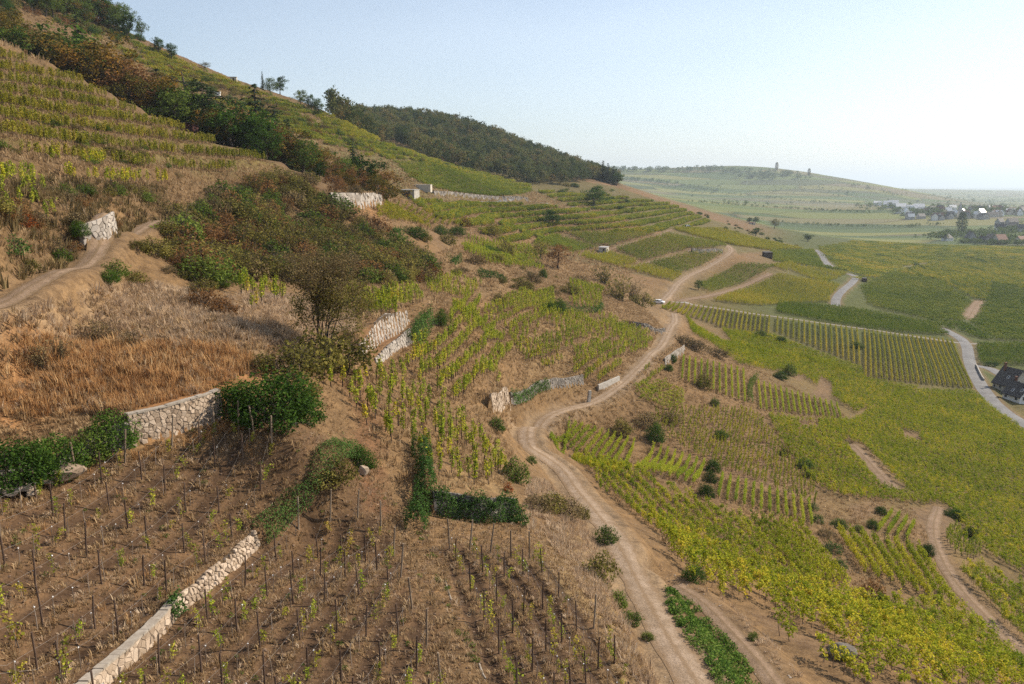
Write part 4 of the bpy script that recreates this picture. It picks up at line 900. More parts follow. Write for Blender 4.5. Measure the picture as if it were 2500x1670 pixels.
# upper slopes beyond the scrub
mass('smooth green vine field under the wooded hill', [(965,398),(1060,408),(1180,435),(1300,468),(1260,478),(1200,484),(1060,462),(1000,435)], [(1000,420),(1200,460)], 2.0, 3.6, 'run', 'vine_far', (.9, 1.2))
def tread_runs(label, px, per, bands, mat, gate, mat2=None, kind='run', scl=(.85, 1.25), hw=.034):
    """vine rows along the contours of the far terraces, bare banks between"""
    x, y = rand_in(px, per, RV, (), 1.0); f = np.mod(gsample(ZZ, x, y) / TERR, 1.0); k = np.zeros(len(x), bool)
    for b in bands: k |= np.abs(f - b) < hw
    k &= (fbm(x / 22, y / 22, 93, 3) * 1.2 + .5 + RV.normal(size=len(x)) * .07) > gate; x = x[k]; y = y[k]
    e = 4.0; gx = gsample(ZZ, x + e, y) - gsample(ZZ, x - e, y); gy = gsample(ZZ, x, y + e) - gsample(ZZ, x, y - e); ang = np.arctan2(gx, -gy)
    xyz = np.stack([x, y, H(x, y)], 1); rot = np.stack([x * 0, x * 0, ang], 1); q = RV.random(len(x)) < (.6 if mat2 else 2)
    key, pr = vprotos(kind, mat); scatter('vineyard', key, pr, xyz[q], rot[q], RV.uniform(*scl, q.sum()), label, 'vineyard', RV)
    if mat2: key, pr = vprotos(kind, mat2); scatter('vineyard', key, pr, xyz[~q], rot[~q], RV.uniform(*scl, (~q).sum()), label.replace('vine', 'yellower vine'), 'vineyard', RV)
_B4 = (.05, .2, .35, .5)
tread_runs('contour vine terraces along the foot of the wooded hill', [(880,335),(1000,372),(1100,405),(1300,456),(1290,470),(1180,438),(1060,406),(965,396),(860,352)], 1.5, _B4, 'vine_far', .26, 'vine_farY')
tread_runs('contour vine terraces on the far shoulder above the valley', [(1310,468),(1480,478),(1640,500),(1740,545),(1640,562),(1540,522),(1400,506)], 1.5, _B4, 'vine_far', .22, 'vine_farY')
tread_runs('contour vine terraces around the terraced hollow', [(1000,492),(1130,497),(1290,502),(1420,514),(1560,527),(1650,560),(1600,570),(1390,566),(1330,595),(1250,600),(1150,560),(1060,530)], 1.7, _B4, 'vine_far', .20, 'vine_farY')
tread_runs('contour vine terraces below the skyline trees', [(220,92),(330,108),(480,165),(640,230),(790,282),(860,320),(960,392),(880,385),(760,340),(600,280),(450,220),(330,150)], 1.5, _B4, 'vine_farY', .46, 'vine_far', hw=.022)
tread_runs('contour vine terraces left of the wooded hill', [(770,275),(860,305),(950,335),(900,350),(800,330)], 1.5, _B4, 'vine_farY', .4)
mass('yellow vines beside the pale stone wall', [(905,522),(985,500),(1070,530),(1130,552),(1000,552),(930,542)], [(930,530),(1100,545)], 2.0, 1.4, 'hedge', 'vine_dull', (.9, 1.2), gap=.2)
mass('vines on the narrow terraces under the evergreen bushes', [(1120,600),(1200,600),(1330,600),(1340,625),(1260,640),(1150,620)], [(1150,605),(1300,620)], 2.2, 1.5, 'hedge', 'vine_lime', (.9, 1.2), gap=.38)
mass('green vines on the slope behind the hut plots', [(1640,560),(1760,560),(1900,600),(1880,612),(1790,600),(1700,580)], [(1650,562),(1850,600)], 2.4, 1.5, 'hedge', 'vine_farY', (.9, 1.3), gap=.16)
# terraces of the near left slope: rows follow the treads
def tread_vines(label, px, dens_, bands, mat, gate, scl=(.85, 1.15)):
    x, y = rand_in(px, dens_, RV); f = np.mod(gsample(ZZ, x, y) / TERR, 1.0)
    k = np.zeros(len(x), bool)
    for b in bands: k |= np.abs(f - b + fbm(x / 7, y / 7, 19, 2) * .12) < .022
    k &= (fbm(x / 9, y / 9, 91, 3) + .5 + RV.normal(size=len(x)) * .06) > gate
    x = x[k]; y = y[k]; xyz = np.stack([x, y, H(x, y)], 1); rot = np.stack([RV.normal(size=len(x)) * .05, RV.normal(size=len(x)) * .05, RV.uniform(0, 6.28, len(x))], 1)
    key, pr = vprotos('stake', mat); scatter('vineyard', key, pr, xyz, rot, RV.uniform(*scl, len(x)), label, 'vineyard', RV)
tread_vines('yellow green vine terraces covering the upper left slope', [(-60,120),(160,185),(300,260),(500,345),(660,400),(560,415),(300,350),(0,290),(-60,280)], 7.0, (.10, .34, .58), 'vine_dull', .30, (.7, 1.05))
tread_vines('thin vine terraces across the middle of the left slope', [(-60,280),(0,290),(300,350),(560,415),(640,440),(500,430),(250,400),(-60,370)], 6.0, (.12, .34, .55), 'vine_dull', .43, (.7, 1.05))
tread_vines('scattered vines above the left dirt track', [(-60,380),(250,405),(480,440),(380,470),(200,470),(-60,500)], 5.0, (.15, .5), 'vine_gold', .46)

# --- rows that stand out one by one
ORD = ['first','second','third','fourth','fifth','sixth','seventh','eighth','ninth','tenth','eleventh','twelfth','thirteenth','fourteenth','fifteenth','sixteenth','seventeenth','eighteenth','nineteenth','twentieth','twenty-first','twenty-second']
post_me = MB(); post_me.tube((0, 0, -.2), (0, 0, 1.75), .045, .04, 6); POST_ME = post_me.mesh('end_post', M['post'])
def vine_row(p, q, mat, label, group, hs=1.0, seed=0, thin=0.0, lsz=1.0, sc=1.0):
    rng = np.random.default_rng(seed); L = dens(np.array([p, q]), .9 * sc); L[:, 2] = H(L[:, 0], L[:, 1]); V = []; LVV = []; WV = []; WF = []
    d = L[-1] - L[0]; ang = math.atan2(d[1], d[0]); ca, sa = math.cos(ang), math.sin(ang); o = L[0].copy(); dist = depth(L[len(L) // 2])
    for k, c in enumerate(L):
        if rng.random() < thin: continue
        pos, ls = vine_leaves('hedge', rng)
        if dist > 200: pos = pos[::2]; ls *= 1.45
        pos = pos * np.array([1, .8, hs]) * sc; ls *= sc; x = pos[:, 0] * ca - pos[:, 1] * sa; y = pos[:, 0] * sa + pos[:, 1] * ca
        wp = np.stack([x, y, pos[:, 2]], 1) + (c - o); V.append(leaf_quads(wp, ls * lsz, rng, .35)); LVV.append(rng.uniform(0, 1, len(pos)) * .75 + rng.uniform(0, .25))
        b = MB(); b.tube(c - o + [0, 0, -.1], c - o + [rng.normal() * .04, rng.normal() * .04, .7 * sc], .03 * sc, .022 * sc, 4, caps=False); n0 = sum(len(w) for w in WV); WV.append(np.array(b.v)); WF.append(np.array(b.f) + n0)
    V = np.concatenate(V)
    me = np_mesh('vine_row', V, np.arange(len(V)).reshape(-1, 4), [M[mat]], None, np.concatenate(LVV))
    r = tag(empty('vine_row', tuple(o)), label, 'vine row', group); tag(obj('foliage', me, r), kind='stuff')
    tag(obj('vine_trunk', np_mesh('vine_trunk', np.concatenate(WV), np.concatenate(WF), [M['post']]), r), kind='stuff')
    for e in (L[0], L[-1]): obj('end_post', POST_ME, r, (e[0] - o[0], e[1] - o[1], e[2] - o[2]), (0, 0, 0), (sc, sc, sc * .9))
    return r
ROWS = [
 ('in the plot inside the track bend', (1390,1038),(1344,1078),(1548,1086),(1512,1148), 11, 'vine_lime', 0.66, 0, 1),
 ('in the short plot left of the dark hedge', (1596,1096),(1555,1148),(1719,1136),(1692,1184), 8, 'vine_lime', 0.64, 0, 1),
 ('in the open plot right of the dark hedge', (1764,1168),(1754,1218),(1973,1230),(1982,1286), 12, 'vine_lime', 0.62, 0, 1),
 ('in the small plot by the lower ivy arc', (2177,1256),(2143,1301),(2231,1284),(2213,1320), 4, 'vine_lime', 0.66, 0, 1),
 ('in the slanting plot left of the grey bushes', (1836,1272),(1985,1430),(1950,1290),(2060,1425), 6, 'vine_mix', 0.82, .02, 1),
 ('in the slanting plot above the brown round bush', (2048,1305),(2110,1400),(2240,1350),(2330,1490), 8, 'vine_mix', 0.88, .02, 1),
 ('in the dry plot round the olive bush', (1669,878),(1665,930),(1814,908),(1818,985), 11, 'vine_lime', 0.68, .03, .95),
 ('in the sunny plot above the bare bank', (1851,938),(1857,1002),(2042,992),(2052,1024), 15, 'vine_lime', 0.68, .02, .95),
 ('in the upper plot next to the car', (1636,744),(1616,754),(1753,756),(1741,792), 11, 'vine_farY', 0.80, 0, 1),
 ('in the second striped plot from the car', (1762,757),(1752,800),(1878,777),(1875,817), 12, 'vine_farY', 0.80, 0, 1),
 ('in the third striped plot from the car', (1898,780),(1896,812),(2091,807),(2098,892), 16, 'vine_farY', 0.80, .03, 1),
 ('in the large striped plot beside the road', (2110,811),(2113,925),(2322,836),(2372,950), 21, 'vine_farY', 0.85, 0, 1),
]
for ri, (where, a0, b0, a1, b1, n, mt, hs, th, ls) in enumerate(ROWS):
    for k in range(n):
        s = k / (n - 1); a = np.array(a0) * (1 - s) + np.array(a1) * s; b = np.array(b0) * (1 - s) + np.array(b1) * s
        vine_row(P(*a), P(*b), mt, '%s trellised vine row from the left %s' % (ORD[k], where), 'vine rows ' + where, 1.0, ri * 100 + k, th, ls, hs)
# ------------------------------------------------------------------ grass and weeds (nobody could count them)
RG = np.random.default_rng(21)
def tufts(name, key, mk, label, px, density, scl, blades=16, h=.34, spread=.16, width=.016, curl=.5, n=6, avoid=(), gate=None, sub=5, pad=.1, mix=None):
    x, y = rand_in(px, density, RG, avoid, pad, sub)
    if gate is not None: k = (fbm(x / 3.0, y / 3.0, 55, 3) + .5 + RG.normal(size=len(x)) * .08) > gate; x = x[k]; y = y[k]
    if key in ('tan_short', 'pale_short'): st = gsample(STRIPE, x, y); k = RG.random(len(x)) < np.where(st == 0, .9, .14 + .86 * (st > 0.0)); x = x[k]; y = y[k]
    xyz = np.stack([x, y, H(x, y)], 1); rot = np.stack([RG.normal(size=len(x)) * .12, RG.normal(size=len(x)) * .12, RG.uniform(0, 6.28, len(x))], 1)
    if key not in _gn: pr = [tuft_mesh(300 + i, mk, blades, h, spread, width, curl) for i in range(n)]
    else: pr = []
    return scatter(name, key, pr, xyz, rot, RG.uniform(scl[0], scl[1], len(x)) * (1 + .35 * RG.normal(size=len(x)).clip(-1, 2)), label, None, RG)
FG_A = [(-60,1215),(330,1100),(560,1020),(760,1060),(905,1110),(780,1190),(640,1325),(440,1500),(230,1690),(-200,1690)]
FG_B = [(440,1505),(640,1330),(790,1185),(905,1130),(960,1225),(1000,1300),(1030,1420),(1110,1670),(1130,1700),(220,1700)]
FG_C = [(1000,1300),(1060,1270),(1280,1280),(1370,1290),(1440,1420),(1500,1500),(1580,1640),(1620,1720),(1120,1720),(1060,1500)]
tufts('dry_grass', 'tan_short', 'grass_tan', 'short dry grass on the upper young vineyard terrace', FG_A, 15, (.5, 1.15), 14, .26, .15, .018, .8)
tufts('dry_grass', 'tan_short', 'grass_tan', 'short dry grass between the lower young vines', FG_B, 15, (.5, 1.1))
tufts('dry_grass', 'tan_short', 'grass_tan', 'short dry grass in the young vineyard right of the path', FG_C, 14, (.5, 1.05))
tufts('dry_grass', 'pale_tall', 'grass_pale', 'straw coloured grass bank beside the dirt track', [(1290,1170),(1340,1180),(1440,1300),(1480,1400),(1540,1560),(1640,1720),(1560,1720),(1470,1530),(1400,1400),(1330,1310),(1275,1290)], 9, (.6, 1.2), 18, .42, .17, .016, .7)
tufts('dry_grass', 'orange_tall', 'grass_orange', 'tall orange dry grass in the field above the stone wall', [(-80,1010),(120,1020),(320,1000),(545,945),(650,885),(560,850),(300,835),(60,825),(-80,850)], 14, (.6, 1.5), 16, .52, .2, .014, .5, gate=.22)
tufts('dry_grass', 'pale_tall', 'grass_pale', 'pale tufts mixed into the orange grass', [(-80,1010),(120,1020),(320,1000),(545,945),(650,885),(560,850),(300,835),(60,825),(-80,850)], 5, (.6, 1.2))
tufts('dry_grass', 'orange_tall', 'grass_orange', 'orange grass thinning out into the pale bank', [(-80,850),(200,840),(560,860),(700,850),(600,800),(200,800),(-80,800)], 3, (.5, 1.0), gate=.4)
tufts('dry_grass', 'pale_tall', 'grass_pale', 'pale pinkish dry grass on the bank below the left track', [(-80,850),(60,828),(300,838),(560,852),(720,850),(680,790),(480,715),(380,690),(250,705),(100,740),(-80,790)], 10, (.7, 1.4))
tufts('dry_grass', 'tan_mid', 'grass_tan', 'dry grass between the staked vines of the middle terraces', [(830,900),(900,905),(1010,840),(1100,770),(1350,700),(1560,740),(1620,800),(1560,880),(1440,960),(1300,990),(1230,1060),(1270,1180),(1060,1200),(960,1180),(880,1050)], 3.6, (.7, 1.4), 14, .36, .22, .024, .8)
tufts('dry_grass', 'tan_mid', 'grass_tan', 'dry grass on the scrubby terraces beyond the lone tree', [(850,730),(1000,640),(1150,590),(1400,640),(1560,720),(1400,740),(1180,770),(1000,790),(900,800)], 1.6, (1.0, 1.9), gate=.35)
tufts('dry_grass', 'tan_mid', 'grass_tan', 'dry grass on the banks between the left vine terraces', [(-60,130),(160,190),(300,265),(500,350),(680,405),(600,480),(420,520),(250,560),(-60,720)], 2.6, (.9, 1.7))
tufts('dry_grass', 'brown_mid', 'leaf_brown', 'brown weeds on the bank above the left track', [(-60,470),(150,440),(420,460),(400,530),(250,600),(100,680),(-60,720)], 2.2, (.9, 2.0), 16, .5, .22, .022, .6)
tufts('dry_grass', 'tan_mid', 'grass_tan', 'dry grass and dead leaves between the right hand vines', [(1340,1040),(1540,1000),(1700,860),(1830,890),(2050,1000),(2240,1260),(2330,1420),(2200,1400),(2000,1450),(1700,1400),(1500,1220)], 1.6, (.7, 1.3))
tufts('dry_grass', 'orange_tall', 'grass_orange', 'orange grass tufts at the foot of the stone wall', [(300,1110),(420,1082),(560,1030),(600,1050),(480,1085),(330,1130)], 12, (.5, .9))
tufts('dry_grass', 'orange_tall', 'grass_orange', 'orange grass tufts dotted over the upper young vineyard', FG_A, .35, (.45, .9))
tufts('dry_grass', 'tan_mid', 'grass_tan', 'tan grass mixed over the orange and pale banks', [(-80,1010),(320,1000),(545,945),(650,885),(720,850),(680,790),(480,715),(250,705),(-80,790)], 4, (.7, 1.5))
tufts('dry_grass', 'pale_tall', 'grass_pale', 'pale dry grass around the foot of the lone tree', [(540,720),(700,720),(860,740),(880,860),(820,900),(700,920),(640,880),(720,850),(690,790)], 7, (.6, 1.2))
tufts('dry_grass', 'litter', 'grass_tan', 'reddish dead leaves and short grass on the trodden path', [(780,900),(860,900),(900,1000),(960,1130),(975,1290),(1010,1290),(960,1300),(890,1190),(905,1120),(830,1060),(760,1070),(740,1000)], 9, (.35, .8), 12, .2, .2, .03, 1.1)
tufts('dry_grass', 'litter', 'grass_tan', 'dead leaves on the bank under the left stone wall terrace', [(-60,1010),(200,1040),(320,1010),(545,950),(600,960),(540,1000),(330,1060),(150,1100),(-60,1160)], 6, (.4, .9))
tufts('dry_grass', 'pale_tall', 'grass_pale', 'straw grass along the soil bank above the golden vines', [(1600,1370),(1680,1420),(1790,1480),(1880,1560),(2000,1700),(1900,1720),(1840,1600),(1760,1510),(1650,1430),(1580,1390)], 3.2, (.4, .9), gate=.4)
tufts('dry_grass', 'tan_mid', 'grass_tan', 'dry grass on the slope between track and right hand plots', [(1420,900),(1560,900),(1660,830),(1700,880),(1660,1000),(1560,1080),(1450,1060),(1340,1060)], 2.0, (.8, 1.5))
tufts('dry_grass', 'tan_mid', 'grass_tan', 'dry grass on the upper slope below the wooded hill', [(800,350),(1000,400),(1300,470),(1500,520),(1640,600),(1500,700),(1350,640),(1150,590),(960,540),(800,480)], .35, (1.6, 3.2))
tufts('dry_grass', 'tan_mid', 'grass_tan', 'dry grass on the skyline slope', [(0,20),(250,70),(480,170),(780,290),(850,360),(700,380),(450,290),(200,180),(0,140)], .3, (1.6, 3.2))
for lab, px in (('upper', FG_A), ('lower', FG_B), ('right hand', FG_C)): tufts('dry_grass', 'pale_short', 'grass_pale', 'pale straw tufts in the %s young vineyard' % lab, px, 5, (.4, 1.0), 14, .24, .14, .016, .9)
tufts('dry_grass', 'tan_mid', 'grass_tan', 'tan grass between the orange field and the left hedge', [(-80,1000),(330,1000),(330,1050),(200,1075),(60,1115),(-80,1150)], 9, (.6, 1.1))
def clod_mesh(seed, mk):
    bm = bmesh.new(); bmesh.ops.create_icosphere(bm, subdivisions=1, radius=.5); r = np.random.default_rng(seed)
    for v in bm.verts: v.co = v.co * r.uniform(.65, 1.2); v.co.z *= .6
    me = bpy.data.meshes.new('stone'); bm.to_mesh(me); bm.free(); me.materials.append(M[mk]); return me
def pebbles(label, px, density, scl, key, mk, name='pebbles', road=True):
    x, y = rand_in(px, density, RG, (), .0, road=road); pr = [clod_mesh(400 + i, mk) for i in range(4)] if key not in _gn else []
    scatter(name, key, pr, np.stack([x, y, H(x, y) + .01], 1), np.stack([x * 0, x * 0, RG.uniform(0, 6.28, len(x))], 1), scl[0] + (scl[1] - scl[0]) * RG.random(len(x)) ** 3, label, None, RG)
M['clod'] = rough_mat('clod', [(.09,.055,.036),(.15,.098,.064),(.21,.145,.10)], 2.0, .95, .4, obj_rand=.6)
M['gravel'] = rough_mat('gravel', [(.20,.15,.115),(.32,.26,.21),(.44,.38,.32)], 2.0, .95, .3, obj_rand=.6)
for lab, px in (('upper', FG_A), ('lower', FG_B), ('right hand', FG_C)): pebbles('earth clods and stones in the %s young vineyard' % lab, px, 7, (.05, .22), 'clod', 'clod', 'clods')
pebbles('loose stones along the lower dirt track', [(1290,1070),(1340,1090),(1420,1180),(1540,1340),(1600,1450),(1700,1640),(1760,1720),(1640,1720),(1560,1540),(1480,1330),(1360,1170),(1280,1100)], 2.2, (.03, .16), 'gravel', 'gravel', road=False)
pebbles('stones on the soil bank beside the golden vines', [(1600,1370),(1700,1430),(1830,1530),(1980,1700),(1880,1720),(1760,1560),(1640,1440)], 2.0, (.04, .2), 'gravel', 'gravel', road=False)
def weeds(label, px, density, scl, mk='leaf_weed', key='weed', gate=None):
    x, y = rand_in(px, density, RG, (), .05)
    if key not in _gn:
        pr = []
        for i in range(5):
            r = np.random.default_rng(900 + i); n = 34; a = r.uniform(0, 6.28, n); q = .22 * np.sqrt(r.uniform(0, 1, n)); pos = np.stack([np.cos(a) * q, np.sin(a) * q, r.uniform(.02, .30, n) * (1 - q * 2)], 1)
            pr.append(leaf_mesh('weed', pos, .11, M[mk], r, .9))
    else: pr = []
    if gate is not None: k = (fbm(x / 2.0, y / 2.0, 65, 3) + .5) > gate; x = x[k]; y = y[k]
    xyz = np.stack([x, y, H(x, y)], 1); rot = np.stack([x * 0, x * 0, RG.uniform(0, 6.28, len(x))], 1)
    return scatter('weeds', key, pr, xyz, rot, RG.uniform(scl[0], scl[1], len(x)), label, None, RG)
weeds('bright green weeds in a strip between the track and its bank', [(1630,1440),(1660,1450),(1760,1530),(1850,1630),(1900,1720),(1800,1720),(1720,1630),(1650,1530),(1625,1480)], 9, (.7, 1.7), gate=.36)
weeds('green weeds scattered in the young vineyards', FG_A + [(1, 1)][:0], .25, (.4, .9), 'leaf_green', 'weed_dull')
weeds('small green weeds in the lower young vineyard', FG_B, .3, (.4, .9), 'leaf_green', 'weed_dull')
weeds('green tufts along the line between path and vines', [(1020,1300),(1040,1300),(1100,1440),(1180,1640),(1200,1700),(1180,1700),(1090,1480)], 5, (.5, .9), 'leaf_green', 'weed_dull', gate=.45)
weeds('pale green tufts along the edges of the dirt track', [(1300,1120),(1420,1190),(1530,1350),(1620,1440),(1600,1460),(1500,1360),(1380,1200)], 1.5, (.5, 1.0), 'leaf_green', 'weed_dull', gate=.5)
# ------------------------------------------------------------------ young vineyards: posts, wires, stakes, young vines
RF = np.random.default_rng(31)
def post_mesh(h, r, mat, seed):
    b = MB(); rng = np.random.default_rng(seed); p = [(0, 0, -.35), (rng.normal() * .012, rng.normal() * .012, h * .5), (rng.normal() * .02, rng.normal() * .02, h)]
    b.tube(p[0], p[1], r * 1.05, r, 7, caps=False); b.tube(p[1], p[2], r, r * .93, 7); return b.mesh('vine_post', M[mat])
POSTS = [post_mesh(1.75, .042, 'post', k) for k in range(4)]; POSTS_P = [post_mesh(2.0, .055, 'post_pale', 10 + k) for k in range(3)]; STAKES = [post_mesh(1.05, .016, 'stake', 20 + k) for k in range(3)]
clip_b = MB(); clip_b.box((0, 0, .98), (.05, .05, .035)); CLIP = clip_b.mesh('clip', M['clip'])
YV = [vine_mesh('young', 500 + k, 'vine_dull' if k % 3 else 'vine_lime', False) for k in range(9)]
yb = MB(); yb.tube((0, 0, -.15), (.02, .01, .35), .018, .014, 5, caps=False); yb.tube((.02, .01, .35), (-.02, .0, .75), .014, .006, 4, caps=False); YSTEM = yb.mesh('stem', M['bark'])
N_YV = [0]
def young_vine(p, s, label, group):
    o = tag(obj('young_vine', YV[RF.integers(len(YV))], None, p, (RF.normal() * .1, RF.normal() * .1, RF.uniform(0, 6.28)), (s, s, s)), label, 'vine', group); obj('stem', YSTEM, o); N_YV[0] += 1
def post(p, kind, label, group, tilt=(0, 0), s=1.0):
    me = {'p': POSTS, 'e': POSTS_P, 's': STAKES}[kind]; o = tag(obj('vine_stake' if kind == 's' else 'vine_post', me[RF.integers(len(me))], None, p, (tilt[0] + RF.normal() * .025, tilt[1] + RF.normal() * .025, RF.uniform(0, 6.28)), (1, 1, s)), label, 'stake' if kind == 's' else 'post', group)
    if kind == 's' and RF.random() < .4: obj('clip', CLIP, o)
def wire(line, z, label, group):
    b = MB(); L = dens(line, 3.0)
    for a, c in zip(L[:-1], L[1:]): b.tube((a[0], a[1], H(a[0], a[1]) + z), (c[0], c[1], H(c[0], c[1]) + z), 0.004, 0.004, 3, caps=False)
    tag(b.build('trellis_wire', M['wire']), label, 'wire', group)
def young_plot(where, px, base, side, n, spacing, pp, vp, post_step=3.6, stake_step=1.15, endposts=True, vine_s=(.8, 1.25), first=.9, phase=0.0):
    """rows parallel to a base line (sightings), stepping to one side, clipped to a plot"""
    w = wpoly(px); a = P(*base[0]); c = P(*base[1]); d = (c - a)[:2]; Ld = np.hypot(*d); d = d / Ld; nr = np.array([-d[1], d[0]]) * side
    for k in range(n):
        o = a[:2] + nr * (first + spacing * k); s = np.arange(-60, 90, .1); x = o[0] + d[0] * s; y = o[1] + d[1] * s; ins = in_poly(x, y, w)
        if ins.sum() < 12: continue
        s0, s1 = s[ins][0], s[ins][-1]; pt = lambda q: np.array([o[0] + d[0] * q, o[1] + d[1] * q, float(H(o[0] + d[0] * q, o[1] + d[1] * q))])
        q = s1 - RF.uniform(0, .3)
        if endposts: post(pt(q), 'e', 'pale leaning end post of the %s young vine row %s' % (ORD[k], where), 'end posts ' + where, (RF.normal() * .05 + .08, RF.normal() * .05))
        q -= post_step * RF.uniform(.45, 1.0)
        while q > s0:
            p = pt(q); uv = to_pix(p)
            if uv[0] > -60 and uv[1] < 1760: post(p, 'p', 'brown wooden post in the %s young vine row %s' % (ORD[k], where), 'posts ' + where, s=RF.uniform(.9, 1.08))
            q -= post_step * RF.uniform(.85, 1.15)
        q = s1 - .8
        while q > s0:
            p = pt(q + RF.normal() * .08); uv = to_pix(p)
            if -40 < uv[0] < 2540 and uv[1] < 1740:
                if RF.random() < pp: post(p, 's', 'thin short stake in the %s young vine row %s' % (ORD[k], where), 'thin stakes ' + where, s=RF.uniform(.75, 1.1))
                if RF.random() < vp: young_vine(p + [.08, .05, 0], RF.uniform(*vine_s) * (1.25 if RF.random() < .12 else .85), 'small leafy young vine in the %s row %s' % (ORD[k], where), 'young vines ' + where)
            q -= stake_step
        p0 = pt(max(s0, s1 - 45)); p1 = pt(s1)
        wire(np.array([p0, p1]), .95, '%s trellis wire from the slope below %s' % (ORD[k], where), 'trellis wires ' + where)
young_plot('on the upper terrace', PA, ((250,1675),(632,1325)), 1, 11, 1.45, .85, .48)
young_plot('on the lower terrace', PB, ((250,1675),(632,1325)), -1, 9, 1.45, .85, .46, first=1.3)
young_plot('right of the grass path', PC, ((1250,1665),(1097,1338)), -1, 8, 1.3, .75, .55, first=.0, vine_s=(.8, 1.25))
# --- older vines on single stakes in the middle terraces
SV_M = [vine_mesh('stake', 700 + k, 'vine_lime' if k % 2 else 'vine_gold', False) for k in range(8)]; SV_G = [vine_mesh('stake', 740 + k, 'vine_green', False) for k in range(4)]
sb = MB(); sb.tube((.07, 0, -.2), (.09, .02, 2.0), .034, .03, 6); STK2 = sb.mesh('stake', M['post'])
tb = MB(); tb.tube((0, 0, -.15), (.03, .02, .5), .03, .024, 5, caps=False); tb.tube((.03, .02, .5), (-.02, .0, 1.0), .024, .012, 5, caps=False); TR2 = tb.mesh('stem', M['bark'])
def staked_vine(x, y, s, label, group):
    z = float(H(x, y)); me = (SV_G if RF.random() < .25 else SV_M); t = RF.normal(size=2) * .07
    o = tag(obj('staked_vine', me[RF.integers(len(me))], None, (x, y, z), (t[0], t[1], RF.uniform(0, 6.28)), (s, s, s * RF.uniform(.9, 1.1))), label, 'vine', group)
    obj('stake', STK2, o); obj('stem', TR2, o)
n_st = 0
STP = [('beside the reddish path below the lone tree', [(785,885),(865,905),(925,1000),(960,1085),(905,1065),(835,985),(775,950)], ((960,1080),(840,900)), 1.5, 1.4, .10),
       ('on the terrace above the ivy wall', [(870,920),(920,900),(990,930),(1090,1000),(1200,1090),(1250,1180),(1160,1190),(1060,1160),(980,1090),(900,1050)], ((1240,1185),(1000,930)), 1.7, 1.5, .22),
       ('on the wide middle terrace', [(960,900),(1010,855),(1100,800),(1190,790),(1230,830),(1220,900),(1180,960),(1100,985),(1010,935)], ((960,900),(1180,790)), 1.6, 1.15, .12),
       ('above the ivy covered wall by the track', [(1250,845),(1330,830),(1400,850),(1390,900),(1330,905),(1270,880)], ((1260,870),(1390,850)), 1.7, 1.2, .14),
       ('beside the concrete wall on the track', [(1400,865),(1470,840),(1530,850),(1510,920),(1440,945),(1400,915)], ((1410,930),(1520,860)), 1.5, 1.1, .08),
       ('on the terrace left of the lone tree', [(580,690),(680,700),(690,740),(640,790),(600,760)], ((590,720),(680,720)), 2.2, 1.6, .36),
       ('behind the big terrace walls', [(890,730),(1010,715),(1040,745),(960,775),(890,770)], ((890,750),(1020,730)), 1.7, 1.0, .1),
       ('on the narrow terrace right of the ivy', [(1080,770),(1160,725),(1180,745),(1150,790),(1090,800)], ((1090,790),(1160,740)), 1.7, 1.1, .1)]
for where, px, base, sp, st, gap in STP:
    x, y, ang = grid_in(px, base, sp, st, RF, .3); k = (fbm(x / 4, y / 4, 13, 3) * 1.1 + .5 + RF.normal(size=len(x)) * .12) > gap; x = x[k]; y = y[k]
    lim = {'beside the reddish path below the lone tree': 60, 'on the terrace above the ivy wall': 70, 'on the wide middle terrace': 60}.get(where, 30); od = np.argsort(y); x = x[od]; y = y[od]
    for i in range(min(lim, len(x))):
        if n_st < 300: staked_vine(x[i], y[i], RF.uniform(.85, 1.15), 'yellow green vine on a single stake ' + where, 'staked vines ' + where); n_st += 1
    if len(x) > lim:
        xx = x[lim:]; yy = y[lim:]; key, pr = vprotos('stake', 'vine_lime'); scatter('vineyard', key, pr, np.stack([xx, yy, H(xx, yy)], 1), np.stack([RF.normal(size=len(xx)) * .06, RF.normal(size=len(xx)) * .06, RF.uniform(0, 6.28, len(xx))], 1), RF.uniform(.85, 1.12, len(xx)), 'further yellow green staked vines ' + where, 'vineyard', RF)
print('young', N_YV, 'staked', n_st)
